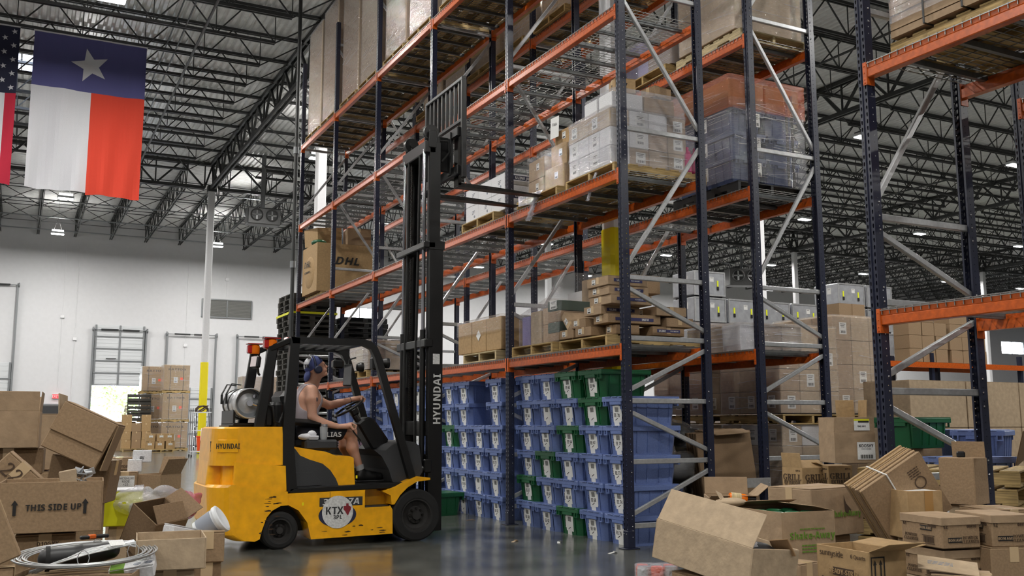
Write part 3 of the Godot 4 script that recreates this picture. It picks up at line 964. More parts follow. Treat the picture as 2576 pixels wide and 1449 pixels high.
func wrap_hull(s: Vector3, grow := 0.012, sag := 0.0) -> G:
	# film round a load: rounded corners, slight hollows between the boxes
	var g := G.new()
	var hx := s.x * 0.5 + grow
	var hz := s.z * 0.5 + grow
	var ring := []
	var r := 0.05
	for c in 4:
		var cx: float = [hx - r, -hx + r, -hx + r, hx - r][c]
		var cz: float = [hz - r, hz - r, -hz + r, -hz + r][c]
		for i in 4:
			var a := PI * 0.5 * c + PI * 0.5 * i / 3.0
			ring.append(V(cx + r * cos(a), 0, cz + r * sin(a)))
	var m := ring.size()
	var rows := 9
	for j in rows:
		for i in m:
			var q := []
			for d in [[0, 0], [1, 0], [1, 1], [0, 1]]:
				var p: Vector3 = ring[(i + d[0]) % m]
				var f: float = float(j + d[1]) / rows
				var w := 1.0 - sag * sin(f * PI * 3.0) * sin(f * PI * 3.0)
				q.append(V(p.x * w, f * (s.y + grow), p.z * w))
			g.quad(q[0], q[3], q[2], q[1])
	for i in m:
		g.tri(V(0, s.y + grow, 0), ring[(i + 1) % m] + V(0, s.y + grow, 0), ring[i] + V(0, s.y + grow, 0))
	return g

func glint_folds(t: Node, s: Vector3, grow: float, n: int) -> void:
	# gathered film ridges, added in pale colour as glints on aisle side and end
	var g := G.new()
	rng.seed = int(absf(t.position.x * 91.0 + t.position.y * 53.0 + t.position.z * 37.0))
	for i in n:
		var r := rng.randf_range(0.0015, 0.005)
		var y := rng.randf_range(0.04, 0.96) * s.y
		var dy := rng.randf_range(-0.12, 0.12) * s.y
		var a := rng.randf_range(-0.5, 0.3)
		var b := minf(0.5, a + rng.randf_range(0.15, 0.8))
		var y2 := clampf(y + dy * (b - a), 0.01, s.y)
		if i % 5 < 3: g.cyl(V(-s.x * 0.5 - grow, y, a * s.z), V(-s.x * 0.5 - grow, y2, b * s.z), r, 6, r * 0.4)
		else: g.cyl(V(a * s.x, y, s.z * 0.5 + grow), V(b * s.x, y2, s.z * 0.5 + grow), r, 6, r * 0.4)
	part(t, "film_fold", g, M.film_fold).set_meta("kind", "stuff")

func wrapped(called: String, label: String, s: Vector3, n: Vector3i, xf: Transform3D, mats: Array, opt := {}) -> Node3D:
	var t := thing(called, label, opt.get("cat", "wrapped boxes"), xf, opt.get("group", ""))
	var c := s / Vector3(n)
	var m := G.new().box(V(0, c.y * 0.5, 0), c - V(0.006, 0.004, 0.006), Basis(), 0.006).mesh()
	var lb := 0
	for j in n.y:
		for i in n.x:
			for k in n.z:
				if i > 0 and i < n.x - 1 and k > 0 and k < n.z - 1 and j < n.y - 1: continue
				var p := V((i + 0.5) * c.x - s.x * 0.5, j * c.y, (k + 0.5) * c.z - s.z * 0.5)
				var b := part(t, "carton", m, M[mats[(i * 7 + j * 3 + k * 5) % mats.size()]], Transform3D(Basis(), p))
				if opt.get("labels", 0) > 0 and (i + j * 2 + k * 3) % int(opt.labels) == 0:
					if i == 0: sticker(b, look(V(-c.x * 0.5 + 0.002, c.y * 0.52, c.z * 0.08), V(-1, 0, 0)), minf(0.13, c.z * 0.5), minf(0.16, c.y * 0.6))
					if k == n.z - 1: sticker(b, look(V(c.x * 0.05, c.y * 0.5, c.z * 0.5 - 0.002), V(0, 0, 1)), minf(0.13, c.x * 0.5), minf(0.16, c.y * 0.6))
	if opt.get("film", "wrap") != "":
		part(t, "stretch_wrap", wrap_hull(s, opt.get("grow", 0.014), opt.get("sag", 0.01)), M[opt.get("film", "wrap")])
		part(t, "outer_wrap", wrap_hull(s, opt.get("grow", 0.014) + 0.006, opt.get("sag", 0.01) * 1.6), M.wrap)
		glint_folds(t, s, opt.get("grow", 0.014) + 0.008, 26)
	return t

const TW := 0.47
const TD := 0.64
const TH := 0.292
func make_tote(colour: String) -> void:
	# long side along x, end with the label faces -x; origin at the middle of the base
	var g := G.new()
	var h := TH - 0.035
	var b0 := Vector2(TD * 0.5 - 0.046, TW * 0.5 - 0.042)
	var b1 := Vector2(TD * 0.5 - 0.02, TW * 0.5 - 0.022)
	var chm := 0.05
	var ring := func(q: Vector2, y: float) -> Array:
		return [V(-q.x, y, -q.y + chm), V(-q.x, y, q.y - chm), V(-q.x + chm, y, q.y), V(q.x - chm, y, q.y), V(q.x, y, q.y - chm), V(q.x, y, -q.y + chm), V(q.x - chm, y, -q.y), V(-q.x + chm, y, -q.y)]
	var r0: Array = ring.call(b0, 0.0)
	var r1: Array = ring.call(b1, h)
	for i in 8:
		var j := (i + 1) % 8
		g.quad(r0[i], r0[j], r1[j], r1[i])
	for i in range(1, 7): g.tri(r0[0], r0[i + 1], r0[i])
	# wide vertical ribs on the long sides and end
	for s in [-1, 1]:
		for x in [-0.2, -0.07, 0.07, 0.2]:
			g.bar(V(x, 0.03, s * (b0.y + 0.004)), V(x, h - 0.02, s * (b1.y + 0.002)), 0.012, 0.012)
		for z in [-0.13, 0.13]:
			g.bar(V(-b0.x - 0.002, 0.01, z), V(-b1.x - 0.002, h - 0.03, z), 0.01, 0.008)
			g.bar(V(b0.x + 0.002, 0.01, z), V(b1.x + 0.002, h - 0.03, z), 0.01, 0.008)
	proto["tote_body"] = g.mesh()
	var r := G.new()
	# rim with a lip that hangs down
	for s in [-1, 1]:
		r.box(V(0, h + 0.005, s * (TW * 0.5 - 0.016)), V(TD, 0.05, 0.03), Basis(), 0.006)
		r.box(V(s * (TD * 0.5 - 0.016), h + 0.005, 0), V(0.03, 0.05, TW - 0.02), Basis(), 0.006)
		for z in [-1, 1]:
			r.box(V(s * (TD * 0.5 - 0.012), h - 0.035, z * (TW * 0.5 - 0.07)), V(0.022, 0.045, 0.012))
			r.box(V(s * (TD * 0.5 - 0.012), h - 0.035, z * (TW * 0.5 - 0.025)), V(0.022, 0.045, 0.012))
			r.box(V(s * (TD * 0.5 - 0.012), h - 0.058, z * (TW * 0.5 - 0.048)), V(0.022, 0.008, 0.058))
		r.box(V(s * (TD * 0.5 - 0.013), h - 0.03, 0), V(0.02, 0.04, 0.2), Basis(), 0.004)
	proto["tote_rim"] = r.mesh()
	var l := G.new()
	# two lid halves that mesh along a zigzag
	for s in [-1, 1]:
		var pl := PackedVector2Array()
		pl.append(Vector2(-TD * 0.5 + 0.004, s * (TW * 0.5 - 0.004)))
		for i in 9:
			pl.append(Vector2(-TD * 0.5 + 0.004 + (TD - 0.008) * i / 8.0, s * 0.004 + (0.02 if i % 2 else -0.02)))
		pl.append(Vector2(TD * 0.5 - 0.004, s * (TW * 0.5 - 0.004)))
		l.prism(pl, -(h + 0.035), -(h + 0.026), Transform3D(Basis(Vector3.RIGHT, PI / 2), Vector3.ZERO))
	for z in [-0.12, 0.0, 0.12]: l.box(V(-TD * 0.5 + 0.004, h + 0.03, z), V(0.02, 0.01, 0.09), Basis(), 0.002)
	proto["tote_lid"] = l.mesh()

func tote(label: String, xf: Transform3D, colour: String, code := "", detail := true, seed_ := 0) -> Node3D:
	if not proto.has("tote_body"): make_tote("bin_blue")
	var t := thing("tote", label, "tote", xf, "plastic totes stacked under the rack")
	part(t, "body", proto.tote_body, M[colour])
	part(t, "rim", proto.tote_rim, M[colour])
	part(t, "lid", proto.tote_lid, M[colour])
	if not detail: return t
	var tilt := 0.101
	var nf := V(-cos(tilt), -sin(tilt), 0)
	rng.seed = seed_ * 31 + 7
	var o := V(-TD * 0.5 + 0.03, 0, 0)
	var jz := rng.randf_range(-0.012, 0.02)
	var jy := rng.randf_range(-0.012, 0.012)
	var w := rng.randf_range(0.125, 0.145)
	var q := look(V(-TD * 0.5 + 0.0315 - 0.1 * jy, 0.125 + jy, jz), nf)
	# older stickers under the newest one
	part(t, "label", G.new().box(V(0, 0, 0), V(0.05, 0.12, 0.001), Basis()), M.paper, q * at(-0.062 if rng.randf() < 0.5 else 0.06, rng.randf_range(-0.04, 0.03), 0, 0, 0, rng.randf_range(-6, 6)))
	part(t, "label", G.new().box(V(0, 0, 0), V(0.085, 0.1, 0.001), Basis()), M.paper, q * at(rng.randf_range(-0.02, 0.02), -0.075, 0.0006, 0, 0, rng.randf_range(-8, 8)))
	part(t, "label", G.new().box(V(0, 0, 0), V(0.07, 0.05, 0.001), Basis()), M.paper, q * at(0.01, 0.085, 0.0006))
	var lab := part(t, "label", G.new().box(V(0, 0, 0), V(w, 0.165, 0.0012), Basis()), M.paper, q * at(0, 0, 0.0014, 0, 0, rng.randf_range(-3, 3)))
	var pr := G.new()
	for i in 8: pr.box(V(-0.028 + i * 0.008, 0.045, 0.0009), V(0.003 + 0.003 * ((i * 5 + seed_) % 2), 0.05, 0.0006))
	pr.bar(V(-0.03, -0.062, 0.001), V(0.015, -0.04, 0.001), 0.007, 0.0006, V(0, 0, 1))
	for i in 5: pr.box(V(-w * 0.5 - 0.022, -0.035 + 0.016 * i, 0.0002), V(0.016, 0.007, 0.0012))
	part(lab, "print", pr, M.ink)
	if code: lettering(lab, code, 0.036, at(0, -0.012, 0.0008), M.ink, true, "Droid Sans", "lettering", 0.8)
	return t

func totes() -> void:
	var X := 5.378 + TD * 0.5
	var cols := [
		[-10.125, ["b:EE 53", "b:EE 54", "b:EE 55", "b:EE 56", "g:EE 57", "b:EE 58"], "beside the second rack post"],
		[-9.65, ["b:EE 59", "b:", "b:EE 60", "g:", "b:EE 61", "b:EE 62"], "second stack from that post"],
		[-9.175, ["g:EE 63", "b:", "g:EE 64", "b:", "b:EE 65", "g:"], "middle stack of the nearest bay"],
		[-8.68, ["g:EE 66", "g:", "b:EE 67", "b:", "b:EE 68", "b:EE 69"], "next to the corner-post stack"],
		[-8.18, ["b:EE 70", "b:EE 71", "b:EE 73", "b:EE 74", "b:EE 75"], "against the corner rack post"],
		[-12.43, ["b:EE 33", "b:EE 34", "g:EE 35", "b:EE 36", "b:EE 37", "b:"], "half hidden by the forklift mast"],
		[-11.945, ["b:EE 39", "b:EE 40", "b:EE 41", "b:EE 42", "b:EE 43", "b:"], "just past the forklift mast"],
		[-11.455, ["b:EE 45", "b:EE 46", "b:", "b:EE 47"], "lower stack between two taller ones"],
		[-10.97, ["b:EE 48", "b:EE 49", "b:EE 50", "b:EE 51", "b:", "b:EE 52"], "just behind the second rack post"]]
	var ords := ["top", "second from the top", "third from the top", "fourth from the top", "fifth from the top", "bottom one"]
	var k := 0
	rng.seed = 5
	var jit := []
	for i in 80: jit.append(rng.randf_range(-1, 1))
	for c in cols:
		var n: int = c[1].size()
		for i in n:
			var s: String = c[1][i]
			var code := s.substr(2)
			var colour: String = "green" if s[0] == "g" else "blue"
			var lab: String
			if code: lab = "%s tote marked %s, %s, %s" % [colour, code, ords[i] if i < n - 1 else "lowest", c[2]]
			else: lab = "%s tote with a torn label, %s, %s" % [colour, ords[i] if i < n - 1 else "lowest", c[2]]
			tote(lab, at(X + jit[k] * 0.012, TH * (n - 1 - i), c[0] + jit[k + 7] * 0.012, jit[k + 3] * 1.2), "bin_" + colour, code, true, k)
			k += 1
	# stacks seen behind the forklift, in the third and fourth bays
	for b in 2:
		for c in 5:
			for i in 6:
				var z := -13.17 - b * BAY - c * 0.475
				tote("blue tote %s in the %s stack of the %s bay behind the forklift" % [["lowest", "second up", "third up", "fourth up", "fifth up", "topmost"][i], ["first", "second", "third", "fourth", "fifth"][c], ["third", "fourth"][b]], at(X + jit[(c * 6 + i) % 60] * 0.012, TH * i, z, jit[(c + i) % 60]), "bin_blue", "", c < 4 and b == 0, 100 + k)
				k += 1
	tote("dark green tote standing alone on the floor in front of the stacks, behind the mast", at(5.0, 0, -11.95, 6), "bin_green", "", true, 300)

func film_prism(poly: Array, x0: float, x1: float) -> G:
	# profile given as [z, y], drawn along x
	var p := PackedVector2Array()
	for q in poly: p.append(Vector2(-q[0], q[1]))
	return G.new().prism(p, x0, x1, Transform3D(Basis(Vector3.UP, PI / 2), Vector3.ZERO))

func tail(t: Node, pts: Array, w: float, film_key := "wrap_hazy") -> void:
	# loose end of stretch film: crumpled ribbons
	var g := G.new()
	rng.seed = int(w * 1000) + pts.size()
	for r in 5:
		var prev := []
		for i in 13:
			var f := i / 12.0 * (pts.size() - 1)
			var k := mini(int(f), pts.size() - 2)
			var c: Vector3 = (pts[k] as Vector3).lerp(pts[k + 1], f - k) + V(rng.randfn(), rng.randfn() * 0.4, rng.randfn()) * w * 0.16
			var a := r * 1.3 + i * 0.45 + rng.randf() * 0.8
			var d := V(cos(a), rng.randf_range(-0.3, 0.3), sin(a)) * w * rng.randf_range(0.3, 0.75)
			var cur := [c - d, c + d]
			if i > 0: g.quadx([prev[0], prev[1], cur[1], cur[0]])
			prev = cur
	part(t, "film_tail", g, M[film_key])

func uline(label: String, s: Vector3, xf: Transform3D, words := true, flip := false, tone := 0) -> void:
	var t := carton("flat_carton", label, s, xf, tone, {"group": "flat cartons with navy bands on the rack pallet"})
	var f := look(V(0, s.y * 0.5, s.z * 0.5 + 0.002), V(0, 0, 1), V(0, -1 if flip else 1, 0))
	if words:
		var b := part(t, "printed_band", G.new().box(V(0.0, 0.004, 0), V(s.x * 0.72, 0.034, 0.001)), M.navy_ink, f)
		lettering(b, "ULINE", 0.022, at(-s.x * 0.2, 0.004, 0.001), M.paper)
		lettering(t, "POLY MAILERS", 0.012, f * at(s.x * 0.18, 0.004, 0.002), M.paper, false)
	sticker(t, look(V(-s.x * 0.5 - 0.001, s.y * 0.55, -s.z * 0.18), V(-1, 0, 0)), 0.07, 0.055, 3)

func rack_loads() -> void:
	var Y1 := 1.966 + 0.014
	var Y2 := 3.751 + 0.014
	# first level, nearest bay
	pallet_z(at(5.93, Y1, -9.86), "weathered pallet under the white and purple film-wrapped load on the lowest shelf")
	pallet_z(at(6.0, Y1, -8.84), "rough wooden pallet under the pile of flat navy-band cartons")
	var p := Y1 + PAL_H
	var t := thing("wrapped_load", "film-wrapped purple, white and dark green cartons on the lowest shelf pallet", "wrapped boxes")
	var q := [["purple_card", 5.78, 0, -10.27, 0.6, 0.36, 0.2], ["card2", 5.78, 0, -10.02, 0.6, 0.4, 0.26], ["card0", 5.78, 0, -9.78, 0.56, 0.22, 0.2], ["card0", 5.78, 0.22, -9.78, 0.56, 0.2, 0.2], ["card1", 5.76, 0, -9.53, 0.64, 0.1, 0.26], ["green_card", 5.76, 0.1, -9.53, 0.64, 0.12, 0.26], ["card1", 5.76, 0.22, -9.53, 0.64, 0.13, 0.26], ["green_card", 5.76, 0.35, -9.53, 0.64, 0.12, 0.26], ["card0", 6.1, 0.47, -9.5, 0.4, 0.28, 0.3], ["white_card", 6.15, 0.36, -9.95, 0.3, 0.3, 0.4]]
	for b in q:
		var o := part(t, "carton", G.new().box(V(0, b[5] * 0.5, 0), V(b[4], b[5] - 0.004, b[6]), Basis(), 0.006), M[b[0]], at(b[1], p + b[2], b[3]))
		if b[0] == "green_card" and b[2] > 0.3: sticker(o, look(V(-0.33, 0.07, 0.02), V(-1, 0, 0)), 0.16, 0.1, 3)
	part(t, "stretch_wrap", film_prism([[-10.345, p - 0.1], [-10.34, p + 0.38], [-9.95, p + 0.46], [-9.66, p + 0.52], [-9.3, p + 0.78], [-9.28, p + 0.5], [-9.38, p - 0.02], [-9.4, p - 0.1]], 5.42, 6.26), M.wrap)
	# flat cartons
	var h := 0.098
	var ul := [
		["flat carton at the very top of the navy-band pile", 5.68, 5 * h + 0.02, -8.56, 0.5, 0.42, 0, true, false],
		["second flat carton from the top of the navy-band pile", 5.7, 4 * h + 0.02, -8.57, 0.5, 0.42, -1, true, false],
		["third flat carton from the top of the navy-band pile", 5.72, 3 * h + 0.02, -8.56, 0.52, 0.42, 0.5, true, false],
		["flat carton in shadow just under the three at the top of the navy-band pile", 5.69, 2 * h + 0.02, -8.69, 0.5, 0.34, 1, true, false],
		["long flat carton lying upside down in the navy-band pile", 5.8, h + 0.02, -8.56, 0.66, 0.3, -2, true, true],
		["short carton on the left of the navy-band pile, second layer", 5.6, h, -8.92, 0.4, 0.28, 2, false, false],
		["short carton at the bottom left of the navy-band pile", 5.6, 0, -9.17, 0.4, 0.3, 0, false, false],
		["short carton at the bottom middle of the navy-band pile", 5.6, 0, -8.83, 0.4, 0.3, 3, false, false],
		["flat carton at the bottom right of the navy-band pile", 6.22, 0, -8.6, 0.42, 0.42, 0, true, false],
		["carton with a white slip at the right of the navy-band pile, second layer", 6.36, h, -8.58, 0.36, 0.42, 0, false, false],
		["carton with a white slip at the right of the navy-band pile, third layer", 6.25, 2 * h + 0.02, -8.58, 0.4, 0.42, 1, false, false],
		["plain carton under the upside down one in the navy-band pile", 5.7, 0, -8.5, 0.3, 0.2, 0, false, false],
		["carton in the second layer behind the short ones of the navy-band pile", 5.98, 0, -9.0, 0.3, 0.4, 0, false, false]]
	for u in ul:
		uline(u[0], V(u[4], h, u[5]), at(u[1], p + u[2], u[3], u[6]), u[7], u[8], 0 if u[2] > 0.2 else 1)
	uline("flat carton leaning at a slant against the navy-band pile", V(0.4, 0.09, 0.36), Transform3D(Basis(Vector3.RIGHT, 0.85), V(5.62, p + 0.115, -9.2)), true, false, 0)
	carton("flat_carton", "taller carton behind the top of the navy-band pile with two white slips", V(0.4, 0.2, 0.3), at(6.15, p + 0.5, -8.85), 1)
	# first level, second bay
	pallet_z(at(5.92, Y1, -11.27), "pale new pallet with tall blocks on the lowest shelf, second bay", "wood_pale")
	t = thing("wrapped_load", "three tall tan cartons under a film cap with a white diamond sign", "wrapped boxes", at(5.82, p, -11.43))
	for k in 3:
		part(t, "carton", G.new().box(V(0, 0.21, 0), V(0.86, 0.42, 0.43), Basis(), 0.006), M.card4, at(0, 0, -0.445 + 0.445 * k))
	part(t, "stretch_wrap", G.new().box(V(0, 0.34, 0), V(0.9, 0.22, 1.37), Basis(), 0.02), M.wrap)
	part(t, "hazard_sign", G.new().box(V(0, 0, 0), V(0.13, 0.13, 0.002)), M.paper, look(V(0.05, 0.33, 0.69), V(0, 0, 1)) * at(0, 0, 0, 0, 0, 45))
	part(t, "hazard_mark", G.new().box(V(0, -0.02, 0.002), V(0.05, 0.012, 0.001)).bar(V(-0.01, -0.02, 0.002), V(0.005, 0.035, 0.002), 0.008, 0.001, V(0, 0, 1)).bar(V(0, 0.01, 0.002), V(0.025, 0.03, 0.002), 0.006, 0.001, V(0, 0, 1)), M.ink, look(V(0.05, 0.33, 0.69), V(0, 0, 1)))
	part(t, "hazard_sign", G.new().box(V(0, 0, 0), V(0.1, 0.1, 0.002)), M.paper, look(V(-0.435, 0.22, 0.0), V(-1, 0, 0)) * at(0, 0, 0, 0, 0, 45))
	sticker(t, look(V(-0.05, 0.4, 0.69), V(0, 0, 1)), 0.2, 0.08, 2, "paper", false)
	# first level further along: low wrapped load, far bay
	pallet_z(at(5.95, Y1, -16.35), "pallet under the low film-wrapped load behind the overhead guard")
	wrapped("wrapped_load", "low film-wrapped load of cartons behind the overhead guard", V(0.86, 0.5, 1.1), Vector3i(3, 2, 3), at(5.8, p, -16.35), ["card0", "card3", "card2"])
	# second level: hazy film load
	pallet_z(at(5.98, Y2, -8.62), "pallet carrying the silvery film-wrapped load on the second shelf, trailing film")
	p = Y2 + PAL_H
	wrapped("wrapped_load", "silvery film-wrapped load of labelled cartons on the second shelf by the corner post", V(1.0, 0.62, 0.86), Vector3i(4, 3, 4), at(5.92, p, -8.68), ["white_card", "card2", "card0", "white_card", "card2"], {"labels": 2, "film": "wrap_hazy", "sag": 0.02})
	t = thing("wrapped_load", "upper tier of silvery wrapped cartons on the second shelf", "wrapped boxes", at(5.95, p + 0.635, -8.55))
	for k in 4:
		part(t, "carton", G.new().box(V(0, 0.09, 0), V(0.4, 0.18, 0.26), Basis(), 0.006), M[["white_card", "card2", "white_card", "card0"][k]], at(-0.28 + 0.42 * (k % 2), 0, -0.16 + 0.3 * (k / 2)))
	part(t, "stretch_wrap", wrap_hull(V(0.92, 0.2, 0.62), 0.014, 0.02), M.wrap_hazy)
	var mg := thing("shrink_pack", "magenta bottles in film at the rear corner of the silvery load", "bottle pack", at(6.5, p + 0.02, -8.38))
	for k in 6: part(mg, "bottle", G.new().lathe([Vector2(0, 0), Vector2(0.05, 0), Vector2(0.052, 0.02), Vector2(0.052, 0.2), Vector2(0.02, 0.25), Vector2(0.02, 0.29), Vector2(0, 0.29)], Transform3D(), 12), M.magenta, at(-0.06 + 0.11 * (k % 2), 0, -0.11 + 0.11 * (k / 2)))
	part(mg, "stretch_wrap", wrap_hull(V(0.24, 0.32, 0.36), 0.01), M.wrap)
	var b7 := carton("carton", "small tan carton numbered 7 on top of the silvery load", V(0.24, 0.16, 0.2), at(5.72, p + 0.85, -8.45, -14), 4)
	lettering(b7, "7", 0.06, look(V(0.0, 0.08, 0.1025), V(0, 0, 1)), M.ink)
	lettering(b7, "7", 0.05, look(V(-0.1225, 0.08, 0), V(-1, 0, 0)), M.ink)
	carton("carton", "small brown carton beside the numbered one on top of the silvery load", V(0.26, 0.12, 0.22), at(6.15, p + 0.85, -8.42, 10), 1)
	tail(b7, [V(-0.3, -0.86, 0.02), V(-0.36, -0.98, 0.05), V(-0.4, -1.1, 0.03), V(-0.41, -1.2, -0.01)], 0.035)
	# second level: wrapped loose cartons, middle of the bay
	pallet_z(at(5.95, Y2, -9.76), "pallet at the fork tips under the loose tan cartons on the second shelf")
	t = thing("wrapped_load", "loose tan cartons bundled in clear film at the fork tips", "wrapped boxes", at(5.75, p, -9.75))
	var lc := [[0, 0, -0.28, 0.5, 0.24, 0.4, "card0"], [0, 0, 0.16, 0.5, 0.3, 0.42, "card4"], [0, 0.24, -0.26, 0.5, 0.25, 0.42, "card0"], [0.02, 0.3, 0.2, 0.46, 0.26, 0.34, "card4"], [0.05, 0.56, 0.18, 0.4, 0.2, 0.32, "card4"]]
	for b in lc:
		var o := part(t, "carton", G.new().box(V(0, b[4] * 0.5, 0), V(b[3], b[4] - 0.004, b[5]), Basis(), 0.006), M[b[6]], at(b[0], b[1], b[2], 3.0 * sin(b[2] * 9)))
		sticker(o, look(V(-b[3] * 0.5 - 0.002, b[4] * 0.6, 0.04), V(-1, 0, 0)), 0.07, 0.08, 2)
	part(t, "stretch_wrap", wrap_hull(V(0.54, 0.5, 0.92), 0.02, 0.03), M.wrap)
	part(t, "paper_sheet", G.new().box(V(0, 0, 0), V(0.15, 0.27, 0.002)), M.paper, look(V(-0.2, 0.8, 0.1), V(-1, 0.1, 0.2)) * at(0, 0, 0, 0, 0, 4))
	lettering(t, "Fisk", 0.035, look(V(-0.203, 0.84, 0.1), V(-1, 0.1, 0.2)), M.ink, false)
	tail(t, [V(-0.42, 0.0, 0.1), V(-0.47, -0.14, 0.08), V(-0.48, -0.26, 0.02), V(-0.49, -0.34, -0.05)], 0.06)
	part(t, "film_sheet", G.new().quadx([V(-0.46, -0.02, 0.12), V(-0.46, 0.02, -0.35), V(-0.485, -0.12, -0.3), V(-0.485, -0.16, 0.1)]), M.wrap_hazy)
	# second level, second bay: white cartons
	pallet_z(at(5.9, Y2, -11.3), "pallet under the white cartons on the second shelf")
	for j in 2:
		for i in 3:
			var wc := carton("white_carton", "white carton, %s of the %s row on the second shelf pallet" % [["farthest from", "middle", "nearest to"][i] + [" the second post", "", " the second post"][i], ["lower", "upper"][j]], V(0.62, 0.24, 0.395), at(5.72, p + 0.242 * j, -11.7 + 0.4 * i), 0, {"mat": "white_card", "tape": false, "group": "white cartons on the second shelf"})
			var sm := G.new()
			for n in 3: sm.box(V(-0.01 * n, 0.02 - 0.02 * n, 0), V(0.09 - 0.02 * n, 0.006, 0.001))
			sm.cyl(V(0.03, -0.06, 0), V(0.03, -0.06, 0.001), 0.018, 12)
			part(wc, "small_print", sm, M.grey_label, look(V(-0.3125, 0.14, 0.05), V(-1, 0, 0)))
			if i == 2:
				var bd := part(wc, "printed_band", G.new().box(V(0, 0, 0), V(0.6, 0.06, 0.001)), M.decal_navy, look(V(0, 0.19, 0.199), V(0, 0, 1)))
				lettering(bd, "ULINE JUMBO", 0.035, at(0.0, 0, 0.001), M.paper)
	# gaylord box far along the second shelf
	pallet(at(5.95, Y2, -19.8), "pallet under the bulging tan box at the far end of the second shelf")
	var gb := open_carton("gaylord_box", "bulging tan bulk box with black courier lettering at the far rack end", V(1.2, 1.02, 1.12), at(5.97, p, -19.8), 4, [null, null, null, null], {"cat": "bulk box"})
	part(gb, "bulge", G.new().ball(V(0, 0.45, 0.5), V(0.5, 0.4, 0.1), 8).ball(V(-0.55, 0.45, 0), V(0.1, 0.4, 0.45), 8), M.card4)
	lettering(gb, "DHL", 0.16, look(V(0.05, 0.66, 0.605), V(0, 0, 1)) * Transform3D(Basis(V(1.25, 0, 0), V(0.3, 1, 0), V(0, 0, 1)), Vector3.ZERO), M.ink)
	lettering(gb, "DHL eCommerce", 0.055, look(V(0.05, 0.48, 0.605), V(0, 0, 1)), M.ink)
	lettering(gb, "DHL", 0.13, look(V(-0.655, 0.62, 0), V(-1, 0, 0)) * Transform3D(Basis(V(1.25, 0, 0), V(0.3, 1, 0), V(0, 0, 1)), Vector3.ZERO), M.ink)
	lettering(gb, "eCommerce", 0.05, look(V(-0.655, 0.45, 0), V(-1, 0, 0)), M.ink)
	carton("carton", "tan carton tilted on top of the bulk box, over a green bag", V(0.55, 0.38, 0.7), at(5.7, p + 1.06, -19.95, 8, 4, 6), 4)
	carton("carton", "brown carton on top of the bulk box by the rack post", V(0.5, 0.36, 0.5), at(6.3, p + 1.022, -19.5, -6), 1)
	var gr := thing("green_bag", "green bag squeezed under the tilted carton on the bulk box", "bag", at(5.5, p + 1.02, -19.6))
	part(gr, "cloth", G.new().ball(V(0, 0.05, 0), V(0.16, 0.07, 0.2), 8), M.bin_green)
	# fourth level: tall wrapped cartons along the row
	var Y4: float = LEV[3] + 0.014
	rng.seed = 12
	for i in 9:
		var z: float = -7.888 - BAY * (i / 2) - (0.68 if i % 2 == 0 else 1.84)
		var pp := pallet_z(at(5.93, Y4, z), "pallet on the top shelf under the %s tall carton stack, counted from the corner post" % ["first", "second", "third", "fourth", "fifth", "sixth", "seventh", "eighth", "ninth"][i])
		wrapped("tall_load", "tall film-wrapped carton stack on the top shelf, %s from the corner post" % ["first", "second", "third", "fourth", "fifth", "sixth", "seventh", "eighth", "ninth"][i], V(0.88, [1.9, 2.3, 2.4, 2.2, 2.35, 2.1, 2.4, 2.45, 2.4][i], 1.02), Vector3i(1, 2, 1), at(5.82, Y4 + PAL_H, z), ["card0" if i % 3 else "card2"], {"grow": 0.01, "sag": 0.004, "group": "tall wrapped cartons on the top shelf"})
	pallet_z(at(5.93, Y4, -19.79), "pallet on the top shelf at the far end of the row")
	wrapped("tall_load", "tall film-wrapped carton stack at the far end of the top shelf", V(0.88, 2.35, 1.02), Vector3i(1, 2, 1), at(5.82, Y4 + PAL_H, -19.79), ["card2"], {"grow": 0.01, "sag": 0.004, "group": "tall wrapped cartons on the top shelf"})
	# second rack row
	for i in 8:
		var z: float = -7.888 - BAY * (i / 2) - (0.68 if i % 2 == 0 else 1.84)
		pallet_z(at(7.55, Y4, z), "pallet on the top shelf of the rear rack row, %s from the cross aisle" % ["first", "second", "third", "fourth", "fifth", "sixth", "seventh", "eighth"][i])
		wrapped("rear_load", "wrapped cartons on the top shelf of the rear rack row, %s from the cross aisle" % ["first", "second", "third", "fourth", "fifth", "sixth", "seventh", "eighth"][i], V(0.82, [1.5, 0.8, 1.2, 0.9, 1.4, 0.7, 1.1, 1.3][i], 1.0), Vector3i(2, 2, 2), at(7.52, Y4 + PAL_H, z), ["card0", "card3", "card2"], {"film": "wrap" if i % 2 else "wrap_hazy"})
	var Y3: float = LEV[2] + 0.014
	pallet(at(7.55, Y3, -8.62), "pale pallet under the big tan carton on the third shelf of the rear row", "wood_pale")
	wrapped("tall_load", "big film-wrapped tan carton high on the rear rack row", V(1.02, 1.5, 1.05), Vector3i(1, 1, 1), at(7.55, Y3 + PAL_H, -8.62), ["card2"], {"grow": 0.012, "sag": 0.003})
	pallet_z(at(7.55, Y3, -9.8), "pallet with lilac film bales on the third shelf of the rear row")
	wrapped("rear_load", "lilac and grey film-wrapped bales on the third shelf of the rear row", V(0.96, 0.5, 1.0), Vector3i(2, 2, 2), at(7.52, Y3 + PAL_H, -9.8), ["purple_card", "white_card", "card3"], {"film": "wrap_hazy"})
	pallet(at(7.55, Y2, -8.75), "black plastic pallet under the orange wrapped totes", "crate_black")
	t = thing("wrapped_totes", "stacked blue totes wrapped in film with an orange top on the rear row", "wrapped totes", at(7.55, Y2 + PAL_H, -8.75))
